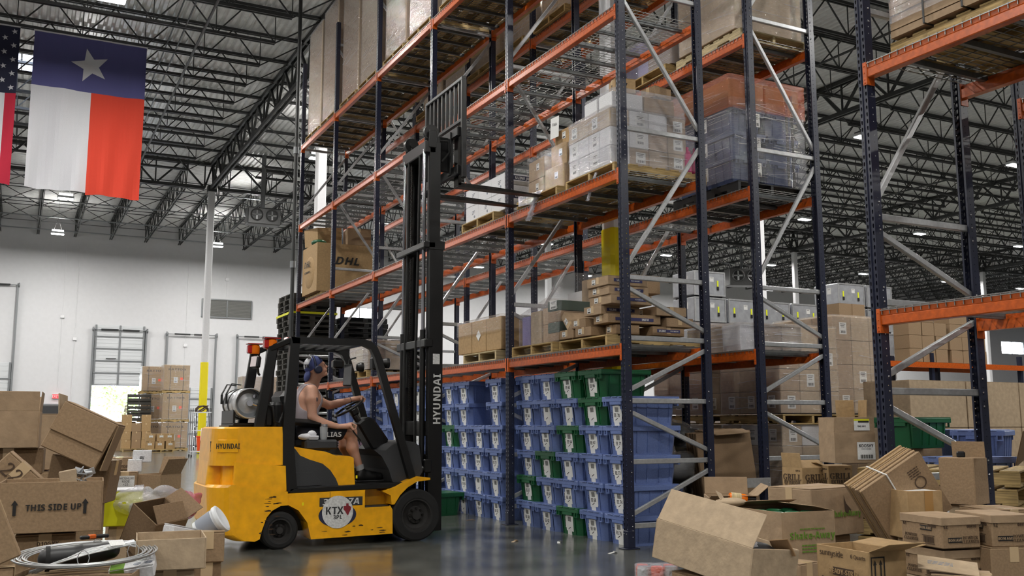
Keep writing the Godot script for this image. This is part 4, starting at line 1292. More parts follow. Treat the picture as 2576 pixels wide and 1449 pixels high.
	for j in 3:
		for k in 2:
			for i in 2:
				part(t, "tote_body", proto.tote_body, M.bin_navy, at(-0.26 + 0.5 * i, TH * j, -0.26 + 0.5 * k, 90))
				part(t, "tote_rim", proto.tote_rim, M.bin_navy, at(-0.26 + 0.5 * i, TH * j, -0.26 + 0.5 * k, 90))
		sticker(t, look(V(-0.56, 0.14 + TH * j, 0.1), V(-1, 0, 0)), 0.12, 0.16, 3)
		sticker(t, look(V(-0.2, 0.14 + TH * j, 0.592), V(0, 0, 1)), 0.12, 0.16, 3)
	for i in 2:
		for k in 2: part(t, "carton", G.new().box(V(0, 0.16, 0), V(0.52, 0.32, 0.52), Basis(), 0.01), M.card1, at(-0.27 + 0.54 * i, TH * 3, -0.27 + 0.54 * k))
	for x in [0.28, 0.36]: part(t, "strap", G.new().box(V(x, 0.55, 0.58), V(0.03, 1.1, 0.012)), M.black_plastic)
	part(t, "stretch_wrap", wrap_hull(V(1.1, TH * 3 + 0.04, 1.14), 0.02, 0.01), M.wrap)
	part(t, "stretch_wrap", wrap_hull(V(1.1, TH * 3 + 0.05, 1.14), 0.03, 0.015), M.wrap)
	glint_folds(t, V(1.1, TH * 3 + 0.34, 1.14), 0.045, 60)
	part(t, "orange_wrap", wrap_hull(V(1.13, 0.38, 1.17), 0.02, 0.01), M.wrap_orange, at(0, TH * 3 - 0.05, 0))
	for i in 3:
		wrapped("rear_load", "film-wrapped cartons on the first shelf of the rear row, %s" % ["marked with a handwritten 5", "behind the handwritten 5", "deep in the row"][i], V(0.9, [0.3, 0.42, 0.36][i], 0.95), Vector3i(3, 1, 3), at(7.52, LEV[0] + 0.014, -8.7 - 1.15 * i), ["card2", "white_card", "card0"], {"film": "wrap_hazy"})
	# rack at the right edge, second level
	pallet(at(5.93, Y2, -4.0), "pallet under the grey film-wrapped bundle at the top right")
	t = thing("wrapped_load", "bundle of flat cartons in grey film with black straps, top right", "wrapped boxes", at(5.9, Y2 + PAL_H, -3.98))
	for j in 16: part(t, "flat_sheet", G.new().box(V(0, 0.027, 0), V(1.0 + 0.012 * sin(j * 2.3), 0.05, 1.16 + 0.01 * cos(j * 1.7))), M.card0, at(0, 0.055 * j, 0))
	part(t, "stretch_wrap", wrap_hull(V(1.02, 0.78, 1.18), 0.012, 0.004), M.wrap_hazy, at(0, 0.1, 0))
	for z in [-0.28, 0.02, 0.32]:
		part(t, "strap", G.new().box(V(-0.53, 0.45, z), V(0.004, 0.9, 0.014)).box(V(0, -0.001, z), V(1.06, 0.004, 0.014)), M.black_plastic)

func silver_crate(xf: Transform3D, label: String) -> void:
	var t := thing("crate", label, "crate", xf, "grey crates stacked beyond the racks")
	if not proto.has("crate"):
		proto["crate"] = G.new().box(V(0, 0.27, 0), V(0.8, 0.5, 0.72), Basis(), 0.02).mesh()
		var e := G.new()
		for s in [-1, 1]:
			e.box(V(s * 0.38, 0.27, 0.362), V(0.03, 0.5, 0.012))
			e.box(V(0, 0.27 + s * 0.235, 0.362), V(0.78, 0.03, 0.012))
		proto["crate_edge"] = e.mesh()
		proto["crate_foot"] = G.new().box(V(0, 0.012, 0), V(0.7, 0.03, 0.64)).mesh()
		proto["crate_tag"] = G.new().box(V(0, 0, 0), V(0.04, 0.12, 0.004)).mesh()
		proto["crate_latch"] = G.new().box(V(0, 0, 0), V(0.05, 0.07, 0.02), Basis(), 0.005).mesh()
	part(t, "body", proto.crate, M.crate_grey)
	part(t, "edge_strip", proto.crate_edge, M.galv)
	part(t, "skid", proto.crate_foot, M.crate_black)
	for x in [-0.25, 0.2]:
		part(t, "seal_tag", proto.crate_tag, M.crate_yellow, at(x, 0.28, 0.365))
		part(t, "latch", proto.crate_latch, M.crate_black, at(x, 0.18, 0.37))
	sticker(t, at(0.05, 0.36, 0.362), 0.1, 0.1, 2, "paper", false)
	sticker(t, look(V(-0.402, 0.36, 0.1), V(-1, 0, 0)), 0.12, 0.14, 2, "paper", false)

func background_goods() -> void:
	# grey crates
	for c in 6:
		var n: int = [8, 7, 7, 7, 8, 8][c]
		for j in n:
			if j < 3: continue
			silver_crate(at(12.35 + 0.86 * c + (0.5 if c > 3 else 0.0), 0.53 * j, -15.6), "grey metal crate, %s layer, %s stack of the crate wall" % [["", "", "", "lowest visible", "second visible", "third visible", "fourth visible", "topmost"][j], ["first", "second", "third", "fourth", "fifth", "last"][c]])
	for c in 6:
		var t := thing("wrapped_pallet", "dark wrapped goods under the %s stack of grey crates" % ["first", "second", "third", "fourth", "fifth", "last"][c], "wrapped boxes", at(12.35 + 0.86 * c + (0.5 if c > 3 else 0.0), 0, -15.6))
		part(t, "body", G.new().box(V(0, 0.795, 0), V(0.8, 1.58, 0.72), Basis(), 0.02), M.card3)
		part(t, "stretch_wrap", wrap_hull(V(0.8, 1.56, 0.72), 0.012), M.wrap_hazy)
	# two-high wrapped pallets behind the rear rack row
	for k in 3:
		var x: float = [8.95, 10.15, 9.0][k]
		var z: float = [-9.7, -9.95, -11.3][k]
		var w: String = ["near", "right-hand", "rear"][k]
		pallet(at(x, 0, z), "floor pallet of the %s film-wrapped stack behind the rear rack row" % w)
		wrapped("wrapped_pallet", "lower load of the %s film-wrapped stack behind the rear rack row" % w, V(1.0, 1.02, 1.14), Vector3i(3, 4, 3), at(x, PAL_H, z), ["card2", "card0", "white_card", "card2"], {"labels": 3})
		pallet(at(x, 1.17, z), "upper pallet of the %s film-wrapped stack behind the rear rack row" % w)
		wrapped("wrapped_pallet", "upper load of the %s film-wrapped stack behind the rear rack row" % w, V(1.0, [1.1, 1.3, 1.15][k], 1.14), Vector3i(3, 4, 3), at(x, 1.31, z), ["card2", "card0", "card2"], {"labels": 3})
	# sheets of board leaning under the rear row, bundles in black film
	for k in 5:
		var t := thing("board_sheet", "folded brown board leaning under the rear rack row, %s of five" % ["frontmost", "second", "third", "fourth", "rearmost"][k], "cardboard", at(7.15 + 0.1 * k, 0, -8.5 - 0.2 * k, 4 * k, -6, 3))
		part(t, "sheet", G.new().box(V(0, 0.55, 0), V(0.78, 1.1, 0.03), Basis(), 0.006), M.card3)
		part(t, "bent_edge", G.new().box(V(0.06, 1.09, 0.05), V(0.5, 0.012, 0.14), Basis(Vector3.RIGHT, 0.4), 0.003), M.card1)
	for k in 2:
		var t := thing("film_bale", ["black film bale slumped behind the blue totes", "dark film bale on the floor under the rear rack row"][k], "bale", at([6.5, 7.5][k], 0, [-8.95, -9.95][k]))
		var lf := F.new(V(-0.36, -0.04, -0.5), V(0.36, 1.5, 0.5), 0.035)
		rng.seed = 60 + k
		for i in 22: lf.ell(V(rng.randf_range(-0.14, 0.14), rng.randf_range(0.2, 1.15), rng.randf_range(-0.26, 0.26)), V(rng.randf_range(0.08, 0.18), rng.randf_range(0.1, 0.3), rng.randf_range(0.08, 0.18)), Basis.from_euler(V(rng.randf() * 3, rng.randf() * 3, rng.randf() * 3)), 0.05)
		lf.keep(func(p: Vector3) -> float: return 0.003 - p.y)
		var lm := lf.net(G.new(), Vector3.ZERO).mesh()
		part(t, "bale", lm, M.crate_black)
		part(t, "stretch_wrap", lm, M.wrap, Transform3D(Basis.from_scale(V(1.05, 1.03, 1.05)), Vector3.ZERO))
	# carton stacks on a far rack at the right
	var r := thing("far_rack", "distant orange-beamed rack carrying brown carton stacks at the right", "pallet rack", at(14.2, 0, -13.6))
	for k in 5:
		part(r, "post", G.new().box(V(k * 1.4 - 0.3, 1.3, 0), V(0.08, 2.6, 0.08)), M.navy)
		part(r, "post", G.new().box(V(k * 1.4 - 0.3, 1.3, -1.0), V(0.08, 2.6, 0.08)), M.navy)
	for z in [0.05, -1.05]: part(r, "beam", G.new().box(V(2.5, 2.35, z), V(5.7, 0.11, 0.05)), M.orange)
	part(r, "shelf", G.new().box(V(2.5, 2.4, -0.5), V(5.6, 0.02, 1.05)), M.wire)
	rng.seed = 9
	for st in [[14.35, 3, 4, 0], [16.3, 3, 4, 1], [17.5, 3, 4, 2]]:
		for j in st[2]:
			for i in st[1]:
				if j == 3 and i == 2: continue
				carton("carton", "brown carton, %s layer, %s column, %s stack on the distant rack" % [["bottom", "second", "third", "top"][j], ["first", "middle", "last"][i], ["left", "middle", "right"][st[3]]], V(0.36, 0.27, 0.4), at(st[0] + 0.37 * i + rng.randf_range(-0.02, 0.02), 2.412 + 0.273 * j, -13.8, rng.randf_range(-3, 3)), 1, {"group": "brown cartons on the distant rack", "tape": false})
	for k in 4:
		var t := thing("dark_crate", "dark goods under the distant rack, %s from the left" % ["first", "second", "third", "fourth"][k], "crate", at(14.7 + 1.35 * k, 0, -14.0))
		part(t, "body", G.new().box(V(0, 0.7, 0), V(1.1, 1.4, 0.8), Basis(), 0.02), M.crate_black)
		part(t, "lid", G.new().box(V(0, 1.43, 0), V(1.14, 0.06, 0.84), Basis(), 0.02), M.crate_grey)
	# long cartons beyond the cross aisle, right
	for k in 3:
		for j in 3:
			carton("long_carton", "long pale carton, %s layer, %s of the row beyond the right rack" % [["bottom", "middle", "top"][j], ["left end", "middle", "right end"][k]], V(0.98, 0.56, 0.7), at(9.85 + 1.0 * k, 0.565 * j, -8.3, 0), 2, {"group": "long pale cartons beyond the right rack"})
	# totes and cartons heaped behind the right-hand post
	var heap := [["green tote on the heap left of the right-hand rack frame", 7.85, 0.95, -6.66, 12, "bin_green"], ["blue tote lying wide on the heap behind the right-hand rack frame", 8.2, 0.83, -6.15, 28, "bin_blue"], ["blue tote low on the heap behind the right-hand frame", 8.7, 0.83, -6.7, -10, "bin_blue"], ["green tote at the right edge behind the rack post", 8.62, 0.8, -5.35, 4, "bin_green"], ["blue tote half sunk in the heap behind the frame", 7.6, 0.6, -5.85, -5, "bin_blue"]]
	for q in heap: tote(q[0], at(q[1], q[2], q[3], q[4]), q[5], "", false)
	for k in 6:
		carton("carton", "carton supporting the tote heap behind the right-hand frame, %s" % ["far left", "left", "middle left", "middle", "middle right", "right", "far right", "edge"][k], V(0.36, [0.945, 0.595, 0.825, 0.825, 0.795, 0.6, 0.6, 0.5][k], 0.32), at([7.85, 7.7, 8.2, 8.7, 8.62, 9.15, 7.2, 7.0][k], 0, [-6.62, -5.85, -6.15, -6.7, -5.35, -5.95, -6.35, -5.7][k], [12, -5, 28, -10, 4, 0, 10, -12][k]), [0, 1, 3, 0, 1, 2, 0, 2][k])
	for k in 6:
		pallet(at(6.98, PAL_H * k, -5.62 + 0.02 * (k % 2), 24 + k), "pallet in the low stack beyond the board bundle, %s" % ["lowest", "second", "third", "fourth", "fifth", "top"][k])
	var fb := thing("board_flap", "large brown board flap sticking up from the heap behind the right rack post", "cardboard", at(8.05, 0.98, -5.55, 20, 20, 18))
	part(fb, "sheet", G.new().box(V(0, 0.1, 0), V(0.75, 0.35, 0.008), Basis(), 0.003), M.card3)
	var bl := thing("film_bale", "crumpled clear film bale at the right edge beside the cartons", "bale", at(7.45, 0.35, -4.25))
	var bf := F.new(V(-0.55, -0.06, -0.42), V(0.55, 0.45, 0.42), 0.025)
	rng.seed = 66
	for i in 26: bf.ell(V(rng.randf_range(-0.34, 0.34), rng.randf_range(0.06, 0.26), rng.randf_range(-0.22, 0.22)), V(rng.randf_range(0.05, 0.14), rng.randf_range(0.04, 0.12), rng.randf_range(0.05, 0.14)), Basis.from_euler(V(rng.randf() * 3, rng.randf() * 3, rng.randf() * 3)), 0.03)
	bf.keep(func(p: Vector3) -> float: return 0.003 - p.y)
	var bm := bf.net(G.new(), Vector3.ZERO).mesh()
	part(bl, "bale", bm, M.fork_grey)
	part(bl, "stretch_wrap", bm, M.bag, Transform3D(Basis.from_scale(V(1.06, 1.05, 1.06)), Vector3.ZERO))
	carton("carton", "carton under the crumpled film bale at the right edge", V(0.8, 0.34, 0.6), at(7.45, 0, -4.25), 1)

func poly(pts: Array, ox := 3.0) -> PackedVector2Array:
	var p := PackedVector2Array()
	for q in pts: p.append(Vector2(q[0] - ox, q[1]))
	return p

func slab(pts: Array, z0: float, z1: float, bev := 0.012) -> G:
	# side outline drawn through from z0 to z1 with bevelled rims
	var g := G.new()
	var p := poly(pts)
	if Geometry2D.is_polygon_clockwise(p): p.reverse()
	var sh := Geometry2D.offset_polygon(p, -bev)
	if bev <= 0 or sh.size() != 1 or sh[0].size() != p.size():
		return g.prism(p, z0, z1)
	var s: PackedVector2Array = sh[0]
	# match the start of the shrunk outline to the first point
	var best := 0
	for i in s.size():
		if s[i].distance_to(p[0]) < s[best].distance_to(p[0]): best = i
	var r := PackedVector2Array()
	for i in s.size(): r.append(s[(best + i) % s.size()])
	var rings := [[r, z0], [p, z0 + bev], [p, z1 - bev], [r, z1]]
	for k in 3:
		for i in p.size():
			var j := (i + 1) % p.size()
			var a: PackedVector2Array = rings[k][0]; var b: PackedVector2Array = rings[k + 1][0]
			g.quad(V(a[i].x, a[i].y, rings[k][1]), V(a[j].x, a[j].y, rings[k][1]), V(b[j].x, b[j].y, rings[k + 1][1]), V(b[i].x, b[i].y, rings[k + 1][1]))
	var t := Geometry2D.triangulate_polygon(r)
	for i in range(0, t.size(), 3):
		var a := r[t[i]]; var b := r[t[i + 1]]; var c := r[t[i + 2]]
		if (b - a).cross(c - a) < 0:
			var w := b; b = c; c = w
		g.tri(V(a.x, a.y, z1), V(b.x, b.y, z1), V(c.x, c.y, z1))
		g.tri(V(a.x, a.y, z0), V(c.x, c.y, z0), V(b.x, b.y, z0))
	return g

func loft_tail(pts: Array, w: float, R: float, bev: float) -> G:
	# counterweight section: side outline, rear corners rounded in plan
	var g := G.new()
	var p := poly(pts)
	if Geometry2D.is_polygon_clockwise(p): p.reverse()
	var zs := []
	for i in 9: zs.append(w - R + R * sin(PI * 0.5 * i / 8.0))
	var st := []
	for i in range(8, -1, -1): st.append(-zs[i])
	for z in zs: st.append(z)
	var xr := 1e9
	for q in p: xr = minf(xr, q.x)
	var rings := []
	for z in st:
		var d := maxf(0.0, absf(z) - (w - R))
		var cut := R - sqrt(maxf(0.0, R * R - d * d))
		var k := 0.0 if absf(z) < w - 0.004 else bev
		var ring := []
		for q in p:
			var x := q.x + cut * clampf(1.0 - (q.x - xr) / 0.45, 0.0, 1.0)
			ring.append(V(x, q.y, z))
		rings.append(ring)
	for s in rings.size() - 1:
		for i in p.size():
			var j := (i + 1) % p.size()
			g.quad(rings[s][i], rings[s][j], rings[s + 1][j], rings[s + 1][i])
	var t := Geometry2D.triangulate_polygon(p)
	for i in range(0, t.size(), 3):
		for e in [0, rings.size() - 1]:
			var a: Vector3 = rings[e][t[i]]; var b: Vector3 = rings[e][t[i + 1]]; var c: Vector3 = rings[e][t[i + 2]]
			if ((b - a).cross(c - a).z > 0) == (e > 0): g.tri(a, b, c)
			else: g.tri(a, c, b)
	return g

func wheel(t: Node, x: float, r: float, z0: float, w: float, rim: float) -> void:
	var s := signf(z0)
	var xf := Transform3D(Basis(Vector3.RIGHT, PI / 2 * s), V(x - 3.0, r, z0))
	# profile in the wheel's own axis: y grows outward
	var o := part(t, "tyre", G.new().lathe([Vector2(rim, -w * 0.5), Vector2(r - 0.02, -w * 0.5), Vector2(r - 0.004, -w * 0.5 + 0.012), Vector2(r, -w * 0.4), Vector2(r, w * 0.4), Vector2(r - 0.004, w * 0.5 - 0.012), Vector2(r - 0.02, w * 0.5), Vector2(rim + 0.012, w * 0.5 + 0.004), Vector2(rim, w * 0.5)], Transform3D(), 40), M.rubber, xf)
	part(o, "rim", G.new().lathe([Vector2(rim, w * 0.5), Vector2(rim - 0.012, w * 0.5), Vector2(rim - 0.03, w * 0.5 - 0.035), Vector2(rim * 0.55, w * 0.5 - 0.05), Vector2(rim * 0.5, w * 0.5 - 0.03), Vector2(rim * 0.3, w * 0.5 - 0.03), Vector2(rim * 0.28, w * 0.5 + 0.0), Vector2(0, w * 0.5 + 0.0)], Transform3D(), 32), M.dust_rim)
	var b := G.new()
	for i in 8:
		var a := TAU * i / 8.0
		b.cyl(V(cos(a) * rim * 0.42, w * 0.5 - 0.032, sin(a) * rim * 0.42), V(cos(a) * rim * 0.42, w * 0.5 - 0.015, sin(a) * rim * 0.42), 0.012, 6)
	part(o, "wheel_nuts", b, M.steel_dark)

func forklift() -> void:
	var t := thing("forklift", "yellow forklift with black mast raised towards the rack, driver aboard", "forklift", at(3.0, 0, -9.95))
	# counterweight in three stepped bands
	var cw := part(t, "counterweight", loft_tail([[1.70, 1.15], [1.74, 1.165], [2.33, 1.165], [2.36, 0.80], [1.69, 0.80]], 0.525, 0.26, 0.01), M.fork_yellow)
	part(cw, "middle_band", loft_tail([[1.88, 0.835], [2.37, 0.79], [2.385, 0.55], [1.88, 0.55]], 0.54, 0.02, 0.0), M.fork_yellow)
	part(cw, "middle_band", loft_tail([[1.69, 0.835], [1.95, 0.835], [1.95, 0.55], [1.675, 0.55], [1.67, 0.62]], 0.3, 0.06, 0.0), M.fork_yellow)
	part(cw, "middle_band", loft_tail([[1.80, 0.835], [1.95, 0.835], [1.95, 0.55], [1.80, 0.55]], 0.47, 0.1, 0.0), M.fork_yellow)
	part(cw, "lower_band", loft_tail([[1.66, 0.60], [1.69, 0.625], [2.395, 0.545], [2.40, 0.415], [2.33, 0.412], [2.25, 0.37], [2.2, 0.31], [2.155, 0.18], [2.14, 0.11], [2.08, 0.09], [1.9, 0.10], [1.75, 0.16], [1.68, 0.26]], 0.552, 0.22, 0.01), M.fork_yellow)
	var np := part(cw, "name_plate", G.new().box(V(0, 0, 0), V(0.2, 0.12, 0.008), Basis(), 0.004), M.fork_yellow, look(V(-1.175, 0.985, 0.493), V(-0.45, 0, 0.9)))
	lettering(np, "HYUNDAI", 0.05, at(0, 0, 0.006), M.ink, true, "Droid Sans", "lettering", 0.72)
	lettering(cw, "HYUNDAI", 0.1, look(V(-1.302, 0.98, 0), V(-1, 0, 0)), M.ink)
	# chassis
	var ch := part(t, "chassis", slab([[2.40, 0.525], [3.18, 0.535], [3.18, 0.36], [3.45, 0.37], [3.475, 0.33], [3.48, 0.09], [2.64, 0.08], [2.63, 0.12], [2.6, 0.24], [2.51, 0.36], [2.40, 0.42]], -0.535, 0.535), M.fork_yellow)
	part(ch, "step_well", slab([[3.16, 0.54], [3.56, 0.55], [3.56, 0.36], [3.16, 0.35]], -0.36, 0.36, 0.0), M.fork_yellow)
	for s in [-1, 1]:
		var z0 := 0.36 if s > 0 else -0.535
		part(ch, "step_tread", G.new().box(V(0.315, 0.366, s * 0.45), V(0.26, 0.012, 0.17), Basis(), 0.003), M.fork_grey)
		part(ch, "seam", G.new().box(V(-0.18, 0.49, s * 0.5355), V(0.004, 0.07, 0.001)), M.fork_grey)
	part(t, "inner_frame", slab([[2.2, 0.5], [3.6, 0.5], [3.95, 0.45], [3.95, 0.14], [2.1, 0.14]], -0.27, 0.27, 0.0), M.fork_black)
	for s in [-1, 1]:
		part(t, "fender", slab([[3.36, 0.515], [3.50, 0.56], [3.62, 0.615], [3.73, 0.655], [3.88, 0.635], [3.88, 0.615], [3.73, 0.60], [3.63, 0.545], [3.55, 0.47], [3.49, 0.38], [3.46, 0.38], [3.45, 0.47]], -0.55 if s < 0 else 0.27, -0.27 if s < 0 else 0.55, 0.006), M.fork_yellow)
	part(t, "floor_plate", slab([[2.42, 0.525], [3.68, 0.545], [3.72, 0.60], [3.66, 0.60], [2.42, 0.57]], -0.53, 0.53, 0.006), M.fork_black)
	# engine hood, seat side covers
	part(t, "engine_hood", slab([[2.44, 0.98], [2.5, 0.965], [2.80, 0.915], [2.9, 0.875], [3.04, 0.87], [3.085, 0.85], [3.105, 0.575], [2.45, 0.56]], -0.44, 0.44, 0.02), M.fork_yellow)
	for s in [-1, 1]:
		part(t, "side_cover", slab([[2.42, 0.985], [2.48, 0.95], [2.53, 0.885], [2.62, 0.845], [2.76, 0.80], [2.84, 0.735], [2.90, 0.65], [2.93, 0.58], [2.45, 0.57]], 0.43 if s > 0 else -0.455, 0.455 if s > 0 else -0.43, 0.005), M.fork_grey)
		part(t, "side_cover", slab([[2.47, 0.72], [2.66, 0.715], [2.73, 0.66], [2.76, 0.59], [2.46, 0.58]], 0.452 if s > 0 else -0.462, 0.462 if s > 0 else -0.452, 0.003), M.fork_grey)
	part(t, "console", G.new().box(V(-0.24, 0.985, 0.33), V(0.34, 0.1, 0.16), Basis(), 0.02), M.fork_grey)
	# seat
	var seat := part(t, "seat", G.new().box(V(-0.27, 0.975, 0.0), V(0.46, 0.11, 0.46), Basis(), 0.05), M.fork_black)
	part(seat, "backrest", G.new().box(V(-0.53, 1.28, 0.0), V(0.12, 0.5, 0.46), Basis(Vector3.BACK, 0.16), 0.05), M.fork_black)
	for s in [-1, 1]: part(seat, "armrest", G.new().box(V(-0.36, 1.205, s * 0.27), V(0.34, 0.07, 0.07), Basis(Vector3.BACK, -0.08), 0.03), M.fork_black)
	# overhead guard
	for s in [-1, 1]:
		var z0: float = 0.46 if s > 0 else -0.53
		part(t, "guard_pillar", slab([[2.39, 2.05], [2.48, 2.04], [2.455, 1.34], [2.45, 0.98], [2.49, 0.58], [2.40, 0.53], [2.345, 0.80], [2.335, 1.12]], z0, z0 + 0.07, 0.01), M.fork_black)
		part(t, "guard_rail", slab([[2.39, 2.05], [3.14, 2.05], [3.22, 2.035], [3.29, 1.975], [3.33, 1.89], [3.71, 0.70], [3.74, 0.58], [3.67, 0.58], [3.645, 0.66], [3.265, 1.86], [3.22, 1.95], [3.14, 1.985], [2.41, 1.985]], z0, z0 + 0.07, 0.01), M.fork_black)
	for k in 7: part(t, "guard_bar", G.new().box(V(-0.55 + 0.115 * k, 2.02, 0), V(0.03, 0.045, 0.94), Basis(), 0.008), M.fork_black)
	part(t, "guard_bar", G.new().box(V(0.16, 2.02, 0), V(0.06, 0.05, 0.94), Basis(), 0.01), M.fork_black)
	# rear struts, lamps
	for s in [-1, 1]:
		part(t, "rear_strut", G.new().bar(V(-0.87, 1.15, s * 0.4), V(-0.755, 1.96, s * 0.4), 0.1, 0.06, V(0, 0, 1), 0.01), M.fork_black)
		part(t, "rear_strut", G.new().bar(V(-0.79, 1.93, s * 0.4), V(-0.58, 2.03, s * 0.47), 0.06, 0.06, V(0, 0, 1), 0.01), M.fork_black)
		var bc := part(t, "turn_lamp", G.new().lathe([Vector2(0, 0), Vector2(0.05, 0), Vector2(0.055, 0.02), Vector2(0.055, 0.08), Vector2(0.045, 0.1), Vector2(0, 0.1)], Transform3D(), 20), M.amber, at(-0.77, 1.93, s * 0.38))
		part(bc, "lamp_base", G.new().box(V(-0.05, 0.05, 0), V(0.05, 0.09, 0.09), Basis(), 0.01), M.red_lens)
		part(bc, "lamp_cover", G.new().box(V(0, 0.107, 0), V(0.16, 0.01, 0.12)), M.red_lens)
		var tl := part(t, "tail_lamp", G.new().box(V(-0.6, 2.015, s * 0.42), V(0.1, 0.07, 0.07), Basis(), 0.012), M.red_lens)
		part(tl, "lit_lens", G.new().box(V(-0.635, 2.015, s * 0.43), V(0.035, 0.065, 0.072), Basis(), 0.01), M.lit_lens if s > 0 else M.red_lens)
	var wl := part(t, "work_lamp", G.new().box(V(0, 0, 0), V(0.06, 0.12, 0.1), Basis(), 0.015), M.fork_black, at(-0.94, 1.79, 0.5, 25, 0, -8))
	part(wl, "lens", G.new().box(V(-0.031, 0, 0), V(0.006, 0.1, 0.085), Basis(), 0.002), M.clear_lens)
	part(wl, "bracket", G.new().tube([V(0.03, -0.05, 0), V(0.06, -0.1, -0.02), V(0.12, -0.1, -0.08)], 0.012, 6), M.fork_black)
	# gas tank
	var tk := part(t, "gas_tank", G.new().lathe([Vector2(0, -0.40), Vector2(0.09, -0.385), Vector2(0.135, -0.345), Vector2(0.152, -0.29), Vector2(0.152, 0.19), Vector2(0.14, 0.23), Vector2(0.1, 0.265), Vector2(0.05, 0.28), Vector2(0, 0.285)], Transform3D(), 36), M.tank, Transform3D(Basis(Vector3.RIGHT, PI / 2), V(-0.95, 1.395, 0.0)))
	part(tk, "collar", G.new().lathe([Vector2(0.135, 0.2), Vector2(0.15, 0.23), Vector2(0.15, 0.35), Vector2(0.143, 0.355), Vector2(0.138, 0.35), Vector2(0.138, 0.2)], Transform3D(), 36), M.tank)
	part(tk, "valve", G.new().cyl(V(0, 0.28, 0), V(0, 0.34, 0), 0.03, 10).cyl(V(0.02, 0.32, 0), V(0.08, 0.33, 0.02), 0.014, 8).cyl(V(0.05, 0.27, -0.07), V(0.05, 0.31, -0.07), 0.018, 8), M.chrome)
	for y in [-0.22, 0.02]:
		part(tk, "strap", G.new().lathe([Vector2(0.153, y - 0.02), Vector2(0.158, y - 0.02), Vector2(0.158, y + 0.02), Vector2(0.153, y + 0.02)], Transform3D(), 36), M.fork_black)
		part(tk, "strap_latch", G.new().box(V(-0.17, y, -0.05), V(0.02, 0.035, 0.1), Basis(), 0.004).tube([V(-0.17, y - 0.018, -0.1), V(-0.12, y - 0.018, -0.2), V(-0.03, y - 0.018, -0.19)], 0.006, 5).tube([V(-0.17, y + 0.018, -0.1), V(-0.12, y + 0.018, -0.2), V(-0.03, y + 0.018, -0.19)], 0.006, 5), M.fork_black)
	part(t, "tank_bracket", G.new().box(V(-0.93, 1.19, -0.05), V(0.32, 0.03, 0.62), Basis(), 0.006).box(V(-0.8, 1.3, 0.32), V(0.1, 0.2, 0.03), Basis(), 0.004).box(V(-0.76, 1.28, 0.1), V(0.05, 0.2, 0.5), Basis(), 0.005).box(V(-1.08, 1.26, -0.05), V(0.02, 0.14, 0.6), Basis(), 0.004).box(V(-0.93, 1.172, 0), V(0.4, 0.015, 0.5)), M.fork_black)
	part(t, "gas_hose", G.new().tube([V(-0.83, 1.4, 0.33), V(-0.74, 1.36, 0.4), V(-0.72, 1.22, 0.4), V(-0.66, 1.2, 0.34), V(-0.6, 1.32, 0.3)], 0.012, 6), M.rubber)
	part(t, "air_filter", G.new().lathe([Vector2(0, 0), Vector2(0.07, 0), Vector2(0.075, 0.02), Vector2(0.075, 0.22), Vector2(0.06, 0.25), Vector2(0, 0.26)], Transform3D(), 16), M.fork_black, at(-0.66, 1.16, 0.2))
	# cowl, steering
	part(t, "front_cowl", slab([[3.29, 0.93], [3.42, 0.92], [3.48, 0.97], [3.62, 1.02], [3.74, 1.0], [3.79, 0.96], [3.83, 0.70], [3.78, 0.62], [3.60, 0.57], [3.50, 0.60], [3.46, 0.72], [3.38, 0.86]], -0.46, 0.46, 0.02), M.fork_grey)
	part(t, "steering_cover", slab([[3.22, 1.19], [3.27, 1.235], [3.35, 1.265], [3.41, 1.24], [3.57, 1.03], [3.56, 0.96], [3.44, 0.92], [3.39, 0.92]], -0.13, 0.13, 0.02), M.fork_black)
	part(t, "steering_column", G.new().cyl(V(0.29, 1.19, 0.0), V(0.19, 1.345, 0.0), 0.035, 12).box(V(0.22, 1.32, 0.0), V(0.09, 0.09, 0.09), Basis(Vector3.BACK, 0.55), 0.02), M.fork_black)
	var wc := V(0.165, 1.36, 0.0)
	var wb := Basis(Vector3.BACK, 0.55)
	var ring := []
	for i in 32: ring.append(wc + wb * (V(cos(TAU * i / 32), 0, sin(TAU * i / 32)) * 0.16))
	var sw := part(t, "steering_wheel", G.new().tube(ring, 0.013, 8, true), M.fork_black)
	var sp := G.new()
	for i in 3: sp.bar(wc - wb.y * 0.012, wc + wb * (V(cos(TAU * i / 3 + 0.5), 0, sin(TAU * i / 3 + 0.5)) * 0.155), 0.02, 0.012)
	sp.cyl(wc - wb.y * 0.03, wc + wb.y * 0.015, 0.035, 14)
	part(sw, "spokes", sp, M.fork_black)
	var lv := part(t, "control_lever", G.new().tube([V(0.2, 1.02, 0.3), V(0.13, 1.1, 0.31), V(0.1, 1.15, 0.3)], 0.008, 6), M.fork_black)
	part(lv, "lever_knob", G.new().cyl(V(0.098, 1.155, 0.285), V(0.11, 1.16, 0.345), 0.02, 12), M.card3)
	part(t, "grab_handle", G.new().tube([V(0.22, 1.42, -0.45), V(0.06, 1.47, -0.46), V(0.05, 1.55, -0.46), V(0.14, 1.58, -0.46)], 0.014, 6), M.fork_black)
	var mi := part(t, "mirror", G.new().box(V(0, 0, 0), V(0.02, 0.24, 0.09), Basis(), 0.008), M.fork_black, at(0.03, 1.69, 0.36, 66, 0, -20))
	part(mi, "mirror_glass", G.new().box(V(-0.011, 0, 0), V(0.004, 0.225, 0.078), Basis(), 0.002), M.chrome)
	part(mi, "mirror_arm", G.new().tube([V(0.01, 0.1, 0), V(0.06, 0.2, 0), V(0.1, 0.24, 0.06)], 0.008, 6), M.fork_black)
